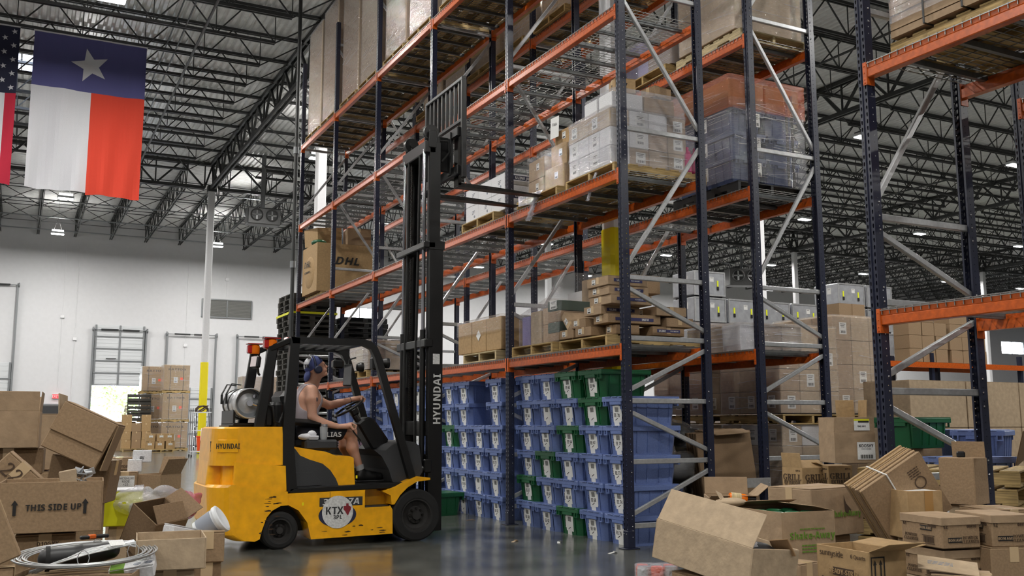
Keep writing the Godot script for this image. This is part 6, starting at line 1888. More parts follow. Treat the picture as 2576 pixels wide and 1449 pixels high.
const FB := {
	"L1": [-0.024, 1.078, -5.707, -3.0, 0.0, 0.0, 0.299, 0.187, 0.346],
	"L2": [-0.006, 0.942, -5.780, -3.0, -0.0, -0.0, 0.323, 0.132, 0.395],
	"L3": [0.263, 1.032, -5.255, -14.4, -2.5, -25.3, 0.277, 0.240, 0.201],
	"L4": [0.323, 0.821, -5.445, -18.7, 0.0, -7.7, 0.292, 0.211, 0.219],
	"L5": [0.167, 0.755, -4.628, -4.1, 0.0, -0.0, 0.394, 0.206, 0.299],
	"L6": [-0.023, 0.918, -4.978, -3.0, -0.0, -43.0, 0.189, 0.130, 0.199],
	"L7": [-0.026, 0.714, -3.859, 0.0, -0.2, 22.8, 0.169, 0.215, 0.060],
	"L8": [0.154, 0.580, -4.670, -4.1, 0.0, -0.0, 0.227, 0.161, 0.259],
	"L9": [0.596, 0.631, -4.202, -6.0, -0.0, 0.0, 0.262, 0.119, 0.300],
	"L10": [0.605, 0.604, -5.030, -57.8, 4.9, -30.7, 0.190, 0.214, 0.186],
	"L12": [0.566, 0.649, -5.799, -8.0, 0.0, -0.0, 0.194, 0.187, 0.212],
	"L14": [0.706, 0.761, -7.203, -8.0, 0.0, -0.0, 0.162, 0.110, 0.199],
	"L14b": [0.914, 0.753, -7.091, -49.9, 0.0, -0.0, 0.204, 0.104, 0.200],
	"L15": [0.825, 0.929, -7.345, -8.0, 0.0, -0.0, 0.125, 0.082, 0.139],
	"L15b": [0.771, 0.866, -7.269, -8.0, 0.0, -0.0, 0.093, 0.084, 0.120],
	"L16": [0.723, 0.858, -7.861, -8.0, 0.0, 0.0, 0.197, 0.090, 0.199],
	"R1": [2.855, 0.528, -3.513, -83.4, -5.1, -7.3, 0.601, 0.178, 0.287],
	"R2": [3.750, 0.470, -4.067, -5.1, 0.0, -0.0, 0.343, 0.265, 0.413],
	"R3": [4.495, 0.514, -4.583, 7.7, -0.0, 0.0, 0.503, 0.286, 0.330],
	"R4": [3.75, 0.574, -4.51, -33.1, 0.0, 0.0, 0.266, 0.200, 0.300],
	"R5a": [5.902, 0.632, -6.122, -3.1, -0.0, 0.0, 0.274, 0.194, 0.247],
	"R5b": [6.096, 0.637, -6.022, -7.5, 0.0, -0.0, 0.237, 0.204, 0.240],
	"R6": [5.966, 0.877, -5.710, -19.5, -0.0, 0.0, 0.344, 0.240, 0.275],
	"R7": [4.717, 0.610, -4.030, -20.4, 9.0, 33.3, 0.411, 0.391, 0.229],
	"R8": [5.313, 0.693, -4.141, -75.1, -0.0, -0.0, 0.217, 0.282, 0.197],
	"R9": [4.548, 0.558, -3.876, -18.9, 0.0, -0.0, 0.206, 0.262, 0.220],
	"R10a": [4.333, 0.564, -3.541, -10.3, 0.0, -0.0, 0.236, 0.153, 0.302],
	"R10b": [4.362, 0.402, -3.553, -8.2, -0.0, -0.0, 0.251, 0.147, 0.288],
	"R10c": [4.582, 0.571, -3.414, -18.4, 0.0, 0.0, 0.221, 0.156, 0.292],
	"R11": [3.422, 0.430, -3.229, -94.3, -0.0, -0.0, 0.328, 0.213, 0.212],
	"R14": [3.533, 0.416, -3.782, 12.8, 0.0, -0.0, 0.163, 0.090, 0.197]}

func cloth(g: G, x0: float, x1: float, y0: float, y1: float, nx: int, ny: int, fz: Callable) -> G:
	for i in nx:
		for j in ny:
			var p := []
			var q := []
			for d in [[0, 0], [1, 0], [1, 1], [0, 1]]:
				var x := lerpf(x0, x1, float(i + d[0]) / nx)
				var y := lerpf(y0, y1, float(j + d[1]) / ny)
				var z: float = fz.call(x, y)
				p.append(V(x, y, z + 0.002)); q.append(V(x, y, z - 0.002))
			g.quad(p[0], p[1], p[2], p[3]); g.quad(q[3], q[2], q[1], q[0])
	return g

func star(c: Vector2, r: float, turn: float, fz: Callable, lift: float) -> G:
	var g := G.new()
	var o := V(c.x, c.y, fz.call(c.x, c.y) + lift)
	for i in 10:
		var a0 := turn + PI * i / 5.0
		var a1 := turn + PI * (i + 1) / 5.0
		var r0 := r if i % 2 == 0 else r * 0.42
		var r1 := r if i % 2 == 1 else r * 0.42
		var p := Vector2(c.x + cos(a0) * r0, c.y + sin(a0) * r0)
		var q := Vector2(c.x + cos(a1) * r1, c.y + sin(a1) * r1)
		g.tri(o, V(p.x, p.y, fz.call(p.x, p.y) + lift), V(q.x, q.y, fz.call(q.x, q.y) + lift))
	return g

func flags() -> void:
	var Z := -25.775
	var t := thing("flag", "hanging flag with a blue top band, white star, white and red halves", "flag", at(1.18, 10.97, Z))
	var fz := func(x: float, y: float) -> float:
		var k := clampf(-y / 4.0, 0.0, 1.0)
		return 0.03 * sin(x * 7.0 + y * 0.5) * (0.3 + k) + 0.10 * k * sin(x * 2.6 + 0.6) * sin(y * 1.3) + 0.06 * k * k * sin(x * 11.0 - y)
	part(t, "blue_band", cloth(G.new(), -1.32, 1.32, -1.42, 0, 26, 14, fz), M.flag_blue)
	part(t, "white_half", cloth(G.new(), -1.32, 0.05, -4.02, -1.42, 16, 26, fz), M.flag_white)
	part(t, "red_half", cloth(G.new(), 0.05, 1.32, -4.08, -1.42, 16, 26, fz), M.flag_red)
	part(t, "white_star", star(Vector2(0.0, -0.72), 0.46, deg_to_rad(104), fz, 0.012), M.flag_white)
	part(t, "hem_rope", G.new().cyl(V(-1.34, 0.0, 0), V(1.34, 0.0, 0), 0.02, 6), M.flag_white)
	for x in [-1.3, -0.45, 0.45, 1.3]: part(t, "tie", G.new().cyl(V(x, 0, 0), V(x, 0.06, -0.04), 0.008, 5), M.flag_white)
	var u := thing("flag", "striped flag with a starred navy corner at the left edge", "flag", at(-1.6, 10.97, Z))
	part(u, "navy_corner", cloth(G.new(), -0.3, 1.14, -1.72, 0, 16, 14, fz), M.flag_navy)
	for i in 13:
		var x0 := -1.98 + 0.24 * i
		part(u, "stripe", cloth(G.new(), x0, x0 + 0.24, -4.0, -1.72 if x0 > -0.4 else 0.0, 4, 20, fz), M.flag_crimson if i % 2 == 0 else M.flag_white)
	for i in 7:
		for j in 9:
			if (i + j) % 2 == 0: part(u, "star", star(Vector2(1.02 - 0.2 * i, -0.14 - 0.18 * j), 0.075, deg_to_rad(90 + 12), fz, 0.012), M.flag_white)
	part(u, "hem_rope", G.new().cyl(V(-1.98, 0.0, 0), V(1.14, 0.0, 0), 0.02, 6), M.flag_white)
	for x in [-1.9, -0.9, 0.1, 1.1]: part(u, "tie", G.new().cyl(V(x, 0, 0), V(x, 0.06, -0.04), 0.008, 5), M.flag_white)
	# unit heaters hung from the joists
	for k in 2:
		var h := thing("unit_heater", ["grey twin-fan unit heater hanging beside the white column", "grey twin-fan unit heater hanging beyond the racks at the right"][k], "heater", at([8.35, 37.3][k], 9.0, [-38.0, -43.0][k], [0, -20][k]))
		var s: float = [1.0, 1.5][k]
		part(h, "cabinet", G.new().box(V(0, 0.36, 0) * s, V(1.3, 0.66, 0.6) * s, Basis(), 0.03), M.heater)
		for x in [-0.3, 0.3]:
			part(h, "fan_ring", G.new().lathe([Vector2(0.24, 0), Vector2(0.25, 0.03), Vector2(0.23, 0.05), Vector2(0.2, 0.02), Vector2(0.2, 0)], Transform3D(), 24), M.heater, Transform3D(Basis(Vector3.RIGHT, PI / 2) * s, V(x, 0.4, 0.3) * s))
			part(h, "fan_throat", G.new().cyl(V(x, 0.4, 0.301) * s, V(x, 0.4, 0.303) * s, 0.2 * s, 20), M.fork_black)
			var bl := G.new()
			for b in 4: bl.box(V(x, 0.4, 0.315) * s + Basis(Vector3.BACK, TAU * b / 4.0) * V(0.1, 0, 0) * s, V(0.16, 0.07, 0.01) * s, Basis(Vector3.BACK, TAU * b / 4.0) * Basis(Vector3.RIGHT, 0.5))
			part(h, "fan_blade", bl, M.galv)
		part(h, "hanger", G.new().cyl(V(-0.5, 0.7, 0) * s, V(-0.5, 2.05 / s, 0) * s, 0.015, 6).cyl(V(0.5, 0.7, 0) * s, V(0.5, 2.05 / s, 0) * s, 0.015, 6), M.truss)
		part(h, "flue", G.new().cyl(V(0.0, 0.66, -0.1) * s, V(0, 2.95 / s, -0.1) * s, 0.09, 12), M.galv_door)

func left_background() -> void:
	# stacked black pallets past the far end of the rack
	if not proto.has("bp"):
		var g := G.new()
		for i in 7: g.box(V(0, 0.105, -0.5 + i * 1.0 / 6.0), V(1.06, 0.025, 0.12), Basis(), 0.004)
		proto["bp"] = g.mesh()
		var r := G.new()
		for i in 3: r.box(V(0, 0.015, -0.5 + i * 0.5), V(1.06, 0.025, 0.12), Basis(), 0.004)
		for x in [-0.47, 0.0, 0.47]:
			for z in [-0.5, 0.0, 0.5]: r.box(V(x, 0.06, z), V(0.12, 0.07, 0.12))
		proto["br"] = r.mesh()
	rng.seed = 41
	for s in 3:
		for j in 34 - 4 * s:
			var t := thing("black_pallet", "black plastic pallet in the tall %s stack at the far rack end" % ["aisle-side", "middle", "inner"][s], "pallet", at([5.82, 7.05, 8.25][s] + rng.randf_range(-0.02, 0.02), 0.12 * j, -21.6 + rng.randf_range(-0.02, 0.02), rng.randf_range(-1.5, 1.5)), "black plastic pallets stacked at the far rack end")
			part(t, "deck", proto.bp, M.wood_dark if s == 0 else M.crate_black)
			part(t, "runner", proto.br, M.wood_dark if s == 0 else M.crate_black)
	var st := thing("strap", "yellow-green strap round the top of the black pallet stack", "strap", at(5.82, 3.62, -21.6))
	part(st, "band", G.new().box(V(-0.56, 0, 0), V(0.006, 0.05, 1.12)).box(V(0, 0.03, 0.57), V(1.1, 0.05, 0.006)), M.yellow_card)
	# wrapped printed cartons, three high, by the dock doors
	for s in 2:
		for j in 3:
			var x: float = [6.35, 5.62][s]
			var z: float = [-45.6, -47.2][s]
			var nm: String = ["bottom", "middle", "top"][j] + [" tier of the right", " tier of the left"][s]
			pallet_z(at(x, 1.27 * j, z), "pallet under the %s three-high carton stack" % nm)
			var w := wrapped("bulk_carton", "printed bulk carton in film, %s three-high stack by the doors" % nm, V(1.1, 1.11, 1.0), Vector3i(1, 1, 1), at(x, 1.27 * j + PAL_H, z), ["card4"], {"cat": "wrapped box"})
			lettering(w, "RATTOB", 0.09, look(V(0, 0.92, 0.502), V(0, 0, 1)), M.brown_ink, true, "Droid Sans", "lettering", 1.6)
			part(w, "strap", G.new().box(V(-0.28, 0.55, 0.504), V(0.025, 1.1, 0.004)).box(V(0.28, 0.55, 0.504), V(0.025, 1.1, 0.004)), M.brown_ink)
			sticker(w, at(-0.05, 0.45, 0.505), 0.16, 0.26, 4)
			part(w, "orange_mark", G.new().box(V(0.2, 0.5, 0.505), V(0.12, 0.12, 0.002)), M.orange_plastic)
	for s in 3:
		var x: float = [8.25, 9.45, 8.8][s]
		for j in 3:
			if s == 2 and j > 1: continue
			wrapped("bulk_carton", "film-wrapped tan bulk carton, %s of the %s stack behind the forklift" % [["bottom", "middle", "top"][j], ["left", "right", "rear"][s]], V(1.1, 0.98, 1.0), Vector3i(1, 1, 1), at(x, j * 1.0, -38.0 - 1.6 * (s / 2)), ["card0"], {"film": "wrap_hazy" if s == 0 else "wrap"})
	# leaning wooden pallet, parcels on pallets
	var lp := pallet(Transform3D(Basis(Vector3.RIGHT, PI / 2 - 0.15), V(4.95, 1.9, -46.3)), "wooden pallet standing on edge in front of the open dock door", "wood_dark")
	carton("carton", "tall carton behind the parcels propping the upright pallet", V(0.9, 1.3, 0.5), at(4.4, 0, -46.55), 1)
	pallet(at(4.7, 0, -45.2), "pallet under the heap of parcels near the dock door")
	pallet(at(5.55, 0, -43.6), "front pallet under the small parcels near the dock door")
	rng.seed = 15
	for i in 3:
		for j in 4 - i % 2:
			carton("parcel", "parcel carton, %s layer, %s column of the parcel heap near the dock door" % [["lowest", "second", "third", "top"][j], ["left", "middle", "right"][i]], V(0.38, 0.36, 0.4), at(4.35 + 0.4 * i, PAL_H + 0.362 * j, -45.1, rng.randf_range(-6, 6)), 1 if i % 2 else 4, {"group": "parcels near the dock door"})
	for i in 3:
		for j in 2:
			var b := carton("parcel", "small parcel %s, %s of the front pallet near the dock door" % [["below", "on top"][j], ["left", "middle", "right"][i]], V(0.36, 0.32, 0.36), at(5.15 + 0.39 * i, PAL_H + 0.322 * j, -43.4, rng.randf_range(-14, 14), 0, 0), 4, {"group": "parcels near the dock door"})
			sticker(b, at(0, 0.2, 0.182), 0.16, 0.09, 2)
	# shelf cart, trolley with orange bin
	var ca := thing("wire_cart", "white wire cart with casters standing by the yellow column guard", "cart", at(6.05, 0, -36.6))
	for x in [-0.32, 0.32]:
		for z in [-0.25, 0.25]:
			part(ca, "post", G.new().cyl(V(x, 0.12, z), V(x, 1.75, z), 0.015, 8), M.chrome)
			part(ca, "caster", G.new().cyl(V(x - 0.02, 0.05, z), V(x + 0.02, 0.05, z), 0.05, 12), M.black_plastic)
	for y in [0.2, 0.95, 1.6]:
		var g := G.new()
		for i in 9: g.bar(V(-0.32, y, -0.25 + i * 0.0625), V(0.32, y, -0.25 + i * 0.0625), 0.006, 0.006)
		g.bar(V(-0.33, y, -0.26), V(0.33, y, -0.26), 0.02, 0.03).bar(V(-0.33, y, 0.26), V(0.33, y, 0.26), 0.02, 0.03)
		part(ca, "shelf", g, M.white_plastic)
	var ob := thing("orange_bin", "bright orange waste bin on the white cart", "bin", at(6.1, 0.215, -36.55))
	part(ob, "tub", G.new().lathe([Vector2(0, 0), Vector2(0.14, 0), Vector2(0.18, 0.48), Vector2(0.2, 0.5), Vector2(0.2, 0.53), Vector2(0.17, 0.53), Vector2(0.13, 0.03), Vector2(0, 0.03)], Transform3D(), 20), M.orange_plastic)
	var cl := thing("cable_loop", "brown cable looped over the top shelf of the white cart", "cable", at(5.95, 1.6, -36.5))
	var cp := []
	for i in 20: cp.append(V(0.22 * cos(i * 0.7) + 0.1, 0.12 + 0.12 * sin(i * 0.9), 0.1 * sin(i * 0.7)))
	part(cl, "cable", G.new().tube(cp, 0.025, 6), M.brown_ink)
	var bs := thing("shelf_unit", "dark slim shelving standing behind the printed bulk cartons", "shelf", at(7.75, 0, -46.5))
	for x in [-0.3, 0.3]:
		for z in [-0.2, 0.2]: part(bs, "post", G.new().box(V(x, 0.95, z), V(0.04, 1.9, 0.04)), M.fork_black)
	for y in [0.15, 0.6, 1.05, 1.5]:
		part(bs, "shelf", G.new().box(V(0, y, 0), V(0.64, 0.03, 0.44)), M.fork_black)
	carton("carton", "brown carton on the lower shelf of the dark shelving", V(0.4, 0.3, 0.3), at(7.75, 0.167, -46.5), 3)
	carton("carton", "brown carton on the middle shelf of the dark shelving", V(0.4, 0.3, 0.3), at(7.75, 0.617, -46.5), 1)

func fx(k: String) -> Transform3D:
	var q: Array = FB[k]
	return at(q[0], q[1], q[2], q[3], q[4], q[5])
func fs(k: String) -> Vector3:
	var q: Array = FB[k]
	return V(q[6], q[7], q[8])
func face(k: String, side: String, u := 0.0, v := 0.0) -> Transform3D:
	# a point on a face of a fitted box in its own space; u along the face, v up, both -1..1
	var s := fs(k)
	match side:
		"n": return look(V(u * s.x * 0.5, s.y * 0.5 * (1 + v), s.z * 0.5 + 0.003), V(0, 0, 1))
		"l": return look(V(-s.x * 0.5 - 0.003, s.y * 0.5 * (1 + v), u * s.z * 0.5), V(-1, 0, 0))
		"r": return look(V(s.x * 0.5 + 0.003, s.y * 0.5 * (1 + v), -u * s.z * 0.5), V(1, 0, 0))
	return Transform3D()

func bars(n: int, w: float, step: float) -> G:
	# lines of small print too fine to read
	var g := G.new()
	for i in n:
		var x := -w * 0.5
		while x < w * 0.5 - 0.004:
			var l := minf(0.008 + 0.012 * absf(sin(x * 531.0 + i * 2.1)), w * 0.5 - x)
			g.box(V(x + l * 0.5, -step * i, 0), V(l, step * 0.45, 0.0008))
			x += l + 0.004
	return g

func prop(k: String, what: String, shrink := 0.75) -> void:
	# what carries a box of the heaps: a carton from the floor up to it
	var q: Array = FB[k]
	var s := fs(k)
	var h: float = q[1] - 0.004
	var n := maxi(1, int(round(h / 0.3)))
	for i in n:
		carton("carton", "brown carton %s in the pile under the %s" % [["on the floor", "second up", "third up", "fourth up"][i], what], V(s.x * shrink, h / n - 0.002, s.z * shrink), at(q[0], h / n * i, q[2], q[3]), (i + int(q[0] * 10)) % 4, {"group": "cartons under the heaps"})

func foreground() -> void:
	# ---- left heap
	var b := open_carton("carton", "large tan carton with raised flaps at the left edge, top of the heap", fs("L1"), fx("L1"), 0, [2, 35, 4, -10], {"flap": 0.1})
	carton("carton", "shadowed brown carton directly under the large one at the left edge", fs("L2"), fx("L2"), 3)
	b = carton("carton", "dented tan carton tipped on its corner on the left heap, flap folded over", fs("L3"), fx("L3"), 1, {"tape": false})
	var s := fs("L3")
	part(b, "folded_flap", G.new().box(V(-0.004, s.y * 0.68, s.z * 0.5 + 0.006), V(s.x * 0.98, s.y * 0.6, 0.006), Basis(Vector3.RIGHT, -0.02), 0.002), M.card1)
	part(b, "side_flap", G.new().box(V(s.x * 0.5 + 0.012, s.y * 0.5, 0.01), V(0.006, s.y * 0.95, s.z * 0.9), Basis(Vector3.BACK, 0.12), 0.002), M.card1)
	part(b, "open_flap", G.new().box(V(-s.x * 0.5 - 0.02, s.y * 0.85, 0.0), V(0.006, s.y * 0.5, s.z * 0.9), Basis(Vector3.BACK, 0.5), 0.002), M.card2)
	carton("carton", "brown carton leaning in the shade below the tipped carton", fs("L4"), fx("L4"), 3)
	b = open_carton("carton", "open carton printed THIS SIDE UP with two arrows", fs("L5"), fx("L5"), 1, [null, null, null, null])
	s = fs("L5")
	lettering(b, "THIS SIDE UP", 0.026, face("L5", "n", 0.06, 0.0), M.ink, true, "Droid Sans", "lettering", 0.95)
	for u in [-0.68, 0.66]:
		part(b, "printed_arrow", G.new().prism(PackedVector2Array([Vector2(-0.006, -0.03), Vector2(0.006, -0.03), Vector2(0.006, 0.012), Vector2(0.013, 0.012), Vector2(0, 0.032), Vector2(-0.013, 0.012), Vector2(-0.006, 0.012)]), 0, 0.001), M.ink, face("L5", "n", u, 0.0))
	b = carton("carton", "tan carton turned on its corner inside the THIS SIDE UP carton, scribbled 22", fs("L6"), fx("L6"), 1)
	lettering(b, "22", 0.06, face("L6", "n", -0.2, 0.1), M.brown_ink, false, "Droid Serif")
	b = thing("torn_pack", "torn pale box and silver foil sticking out of the THIS SIDE UP carton", "packaging", fx("L5"))
	part(b, "pale_box", G.new().box(V(0.06, s.y - 0.01, -0.02), V(0.07, 0.1, 0.06), Basis(Vector3.BACK, 0.2), 0.003), M.card2)
	var fo := G.new()
	rng.seed = 8
	for i in 14: fo.box(V(0.115, s.y - 0.005, -0.01) + V(rng.randf_range(-0.03, 0.03), rng.randf_range(-0.03, 0.04), rng.randf_range(-0.02, 0.02)), V(0.04, 0.03, 0.004), Basis.from_euler(V(rng.randf() * 3, rng.randf() * 3, rng.randf() * 3)))
	part(b, "foil", fo, M.tank)
	part(b, "lower_box", G.new().box(V(0.08, s.y * 0.4, -0.02), V(0.2, s.y * 0.7, 0.15)), M.card2)
	carton("carton", "tan carton slanting into the bottom left corner", fs("L7"), fx("L7"), 1)
	b = carton("carton", "brown carton printed D10GXX under the THIS SIDE UP carton", fs("L8"), fx("L8"), 1)
	lettering(b, "D10GXX", 0.016, face("L8", "n", 0.1, 0.55), M.brown_ink)
	b = open_carton("carton", "open tan carton at the front right of the left heap, full of tubs", fs("L9"), fx("L9"), 2, [null, null, null, null])
	b = open_carton("carton", "small brown carton tipped open on the left heap", fs("L10"), fx("L10"), 3, [null, 60, -50, null], {"flap": 0.09})
	var tub := thing("paint_tub", "white plastic tub with a grey label lying beside the tipped brown carton", "tub", Transform3D(Basis(Vector3.BACK, -0.95) * Basis(Vector3.RIGHT, 0.35), V(0.765, 0.715, -4.55)))
	part(tub, "body", G.new().lathe([Vector2(0, 0), Vector2(0.052, 0), Vector2(0.058, 0.11), Vector2(0, 0.11)], Transform3D(), 24), M.white_plastic)
	part(tub, "paper_band", G.new().lathe([Vector2(0.0535, 0.015), Vector2(0.0545, 0.015), Vector2(0.059, 0.09), Vector2(0.058, 0.09)], Transform3D(), 24), M.grey_label)
	part(tub, "lid", G.new().lathe([Vector2(0.062, 0.1), Vector2(0.064, 0.105), Vector2(0.064, 0.118), Vector2(0.055, 0.122), Vector2(0, 0.118)], Transform3D(), 24), M.white_plastic)
	carton("white_pack", "small black and white pack under the paint tub", V(0.12, 0.06, 0.09), at(0.66, 0.70, -4.44, 20, 0, -14), 0, {"mat": "white_card", "tape": false})
	carton("carton", "brown carton in the gap behind the tipped carton of the left heap", V(0.4, 0.34, 0.3), at(0.2, 0.92, -6.75, -6), 0)
	carton("carton", "brown carton low behind the left heap carrying another", V(0.42, 0.9, 0.34), at(0.2, 0.01, -6.75, -6), 1)
	# the drum-like heap of wire and odds in the middle
	var co := thing("wire_coil", "coil of shiny galvanised wire at the bottom of the left heap", "wire coil", at(0.27, 0.712, -4.02))
	rng.seed = 3
	for i in 9:
		var pts := []
		var r := 0.185 + 0.006 * i
		for k in 44:
			var a := TAU * k / 44.0
			pts.append(V(cos(a) * r * 1.08, 0.03 * sin(a * 1.0 + 2.2) + 0.004 * (i % 3) - 0.02 * cos(a), sin(a) * r * 0.9 + 0.004 * sin(i * 2.0)))
		part(co, "wire_turn", G.new().tube(pts, 0.0032, 5, true), M.galv)
	for i in 12:
		part(co, "wire_end", G.new().tube([V(-0.19 + 0.01 * (i % 3), -0.03 - 0.002 * i, 0.12 - 0.008 * i), V(0, 0.012 + 0.003 * (i % 4), 0.08 - 0.007 * i), V(0.17, 0.035 + 0.003 * (i % 3), 0.03 - 0.006 * i)], 0.003, 5), M.galv)
	for q in [[-0.02, 0.18], [0.05, -0.17], [0.16, 0.05]]:
		var tie := []
		for k in 10: tie.append(V(q[0] + 0.02 * cos(TAU * k / 10.0), 0.01 + 0.028 * sin(TAU * k / 10.0), q[1]))
		part(co, "wire_tie", G.new().tube(tie, 0.0018, 5, true), M.galv)
	part(co, "paper_tag", G.new().box(V(0.1, 0.045, 0.06), V(0.055, 0.002, 0.035), Basis(Vector3.UP, 0.3) * Basis(Vector3.RIGHT, 0.5), 0.0005), M.paper)
	var bo := thing("boot", "black rubber boot lying inside the wire coil", "boot", at(0.25, 0.70, -4.07))
	var bf := F.new(V(-0.16, -0.06, -0.07), V(0.16, 0.08, 0.07), 0.006)
	bf.cap(V(-0.1, 0.0, 0.0), V(0.02, 0.005, 0.0), 0.042, 0.04, 0.02)
	bf.cap(V(0.02, 0.005, 0), V(0.11, 0.02, 0.0), 0.04, 0.034, 0.02)
	part(bo, "upper", bf.net(G.new(), Vector3.ZERO), M.black_plastic)
	part(bo, "cuff", G.new().cyl(V(-0.115, 0.0, 0), V(-0.1, 0.0, 0), 0.047, 16), M.rubber)
	var kn := thing("box_cutter", "black and orange box cutter resting on the wire coil", "knife", at(0.305, 0.765, -4.14, 20))
	part(kn, "handle", G.new().box(V(0, 0, 0), V(0.11, 0.014, 0.02), Basis(), 0.004), M.black_plastic)
	part(kn, "grip", G.new().box(V(-0.01, 0.001, 0), V(0.03, 0.017, 0.023), Basis(), 0.004), M.orange)
	var pk := carton("retail_pack", "white and green retail pack beside the wire coil", V(0.16, 0.05, 0.12), at(0.44, 0.63, -4.0, -10, 12, 8), 0, {"mat": "white_card", "tape": false})
	part(pk, "green_panel", G.new().box(V(-0.05, 0.052, 0), V(0.05, 0.001, 0.118)).box(V(-0.05, 0.025, 0.061), V(0.05, 0.048, 0.001)), M.green_ink)
	for i in 2: part(pk, "round_mark", G.new().cyl(V(0.02 + 0.04 * i, 0.051, 0.03), V(0.02 + 0.04 * i, 0.0525, 0.03), 0.014, 14), M.grey_label)
	open_carton("carton", "tan carton under the wire coil at the bottom of the frame", V(0.42, 0.3, 0.36), at(0.27, 0.36, -4.05, -18), 1, [null, null, null, null])
	carton("carton", "brown carton filling the bottom under the wire coil", V(0.38, 0.28, 0.32), at(0.27, 0.366, -4.05, -18), 3)
	b = carton("carton", "yellow carton with a white lid in the middle of the left heap", fs("L12"), fx("L12"), 0, {"mat": "yellow_card", "tape": false})
	part(b, "white_lid", G.new().box(V(0, fs("L12").y + 0.004, 0), V(fs("L12").x + 0.004, 0.008, fs("L12").z + 0.004)), M.white_card)
	carton("carton", "tan carton beside the yellow one, right side of the left heap", V(0.14, 0.13, 0.2), at(0.80, 0.60, -4.52, -10), 1)
	carton("carton", "carton under the tan one at the right side of the left heap", V(0.12, 0.595, 0.18), at(0.80, 0.002, -4.52, -10), 3)
	for q in [["clear_bag", "clear plastic bag puffed over the middle of the left heap", V(0.66, 0.765, -5.75), V(0.17, 0.075, 0.13), "bag", "white_plastic"], ["red_bag", "pinkish red bag behind the tipped brown carton", V(0.875, 0.745, -5.7), V(0.075, 0.08, 0.09), "pink_bag", "red_card"]]:
		var bg := thing(q[0], q[1], "bag", at(q[2].x, q[2].y, q[2].z))
		var f := F.new(-q[3] * 1.25, q[3] * 1.25, 0.011)
		rng.seed = q[3].x * 1000
		f.ell(Vector3.ZERO, q[3], Basis(), 0.02)
		for i in 16: f.ell(V(rng.randf_range(-0.85, 0.85), rng.randf_range(-0.3, 0.75), rng.randf_range(-0.7, 0.8)) * q[3], q[3] * V(rng.randf_range(0.2, 0.5), rng.randf_range(0.2, 0.55), rng.randf_range(0.15, 0.4)), Basis.from_euler(V(rng.randf() * 3, rng.randf() * 3, rng.randf() * 3)), 0.008)
		part(bg, "film", f.net(G.new(), Vector3.ZERO), M[q[4]])
		part(bg, "contents", G.new().box(V(0, -q[3].y * 0.3, 0), q[3] * V(1.1, 0.8, 1.1), Basis(Vector3.UP, 0.4), 0.01), M[q[5]])
	b = carton("carton", "brown carton with a handwritten white label behind the left heap", fs("L14"), fx("L14"), 1)
	part(b, "label", G.new().box(V(0, 0, 0), V(0.11, 0.075, 0.001)), M.paper, face("L14", "n", 0.1, -0.1))
	for i in 3: lettering(b, ["SHCGHLXX", "RSOE", "+25"][i], 0.015, face("L14", "n", 0.1, 0.28 - 0.38 * i) * at(0, 0, 0.001), M.ink, false)
	open_carton("carton", "brown carton with its flap standing open behind the left heap", fs("L14b"), fx("L14b"), 1, [null, 20, 30, null], {"flap": 0.12})
	b = carton("white_pack", "small white carton with a dark print on the cartons behind the left heap", fs("L15"), fx("L15"), 0, {"mat": "white_card", "tape": false})
	part(b, "small_print", bars(3, 0.03, 0.008), M.ink, face("L15", "n", 0, 0))
	carton("white_pack", "lower small white carton behind the left heap", fs("L15b"), fx("L15b"), 0, {"mat": "white_card", "tape": false})
	b = carton("carton", "brown carton printed CUSTOM behind the left heap", fs("L16"), fx("L16"), 1)
	lettering(b, "CUSTOM", 0.02, face("L16", "n", 0.2, -0.4), M.brown_ink)
	var pl := pallet(at(0.98, 0.0, -4.75, -30), "wooden pallet on the floor at the right end of the left heap")
	for q in [["L1", "large carton at the left edge"], ["L5", "THIS SIDE UP carton"], ["L9", "open carton of tubs"], ["L12", "yellow carton"], ["L14", "handwritten-label carton"], ["L14b", "carton with the standing flap"], ["L16", "CUSTOM carton"], ["L4", "leaning shaded carton"], ["L10", "tipped brown carton"], ["L7", "slanting corner carton"]]:
		if q[0] == "L1": prop("L2", q[1])
		elif q[0] == "L5": prop("L8", q[1])
		else: prop(q[0], q[1], 0.7)
	# ---- right heap
	b = open_carton("carton", "big pale carton lying tilted at the front of the right heap, flap raised", fs("R1"), fx("R1"), 2, [-24, null, null, null], {"flap": 0.155})
	s = fs("R1")
	var tr := thing("torn_filling", "torn brown paper and black film spilling from the big tilted carton", "packing paper", fx("R1"))
	part(tr, "black_film", G.new().ball(V(s.x * 0.3, s.y * 0.8, -0.02), V(0.08, 0.04, 0.09), 6), M.black_plastic)
	part(tr, "film_gloss", G.new().ball(V(s.x * 0.26, s.y * 0.86, 0.02), V(0.07, 0.035, 0.06), 6), M.bag)
	part(tr, "torn_paper", G.new().box(V(s.x * 0.42, s.y * 0.98, -0.09), V(0.12, 0.08, 0.006), Basis(Vector3.RIGHT, 0.5) * Basis(Vector3.BACK, 0.3), 0.002).box(V(s.x * 0.2, s.y * 0.5, 0), V(0.2, s.y * 0.6, 0.2)), M.card_inner)
	b = open_carton("carton", "carton printed Shake-Away in green, its top open on green caps", fs("R2"), fx("R2"), 0, [null, -72, -78, null], {"flap": 0.12})
	lettering(b, "Shake-Away", 0.036, face("R2", "n", 0.12, 0.08), M.green_ink, true)
	part(b, "small_print", bars(1, 0.16, 0.012), M.green_ink, face("R2", "n", 0.12, 0.33))
	part(b, "small_print", bars(3, 0.14, 0.016), M.green_ink, face("R2", "n", 0.12, -0.3))
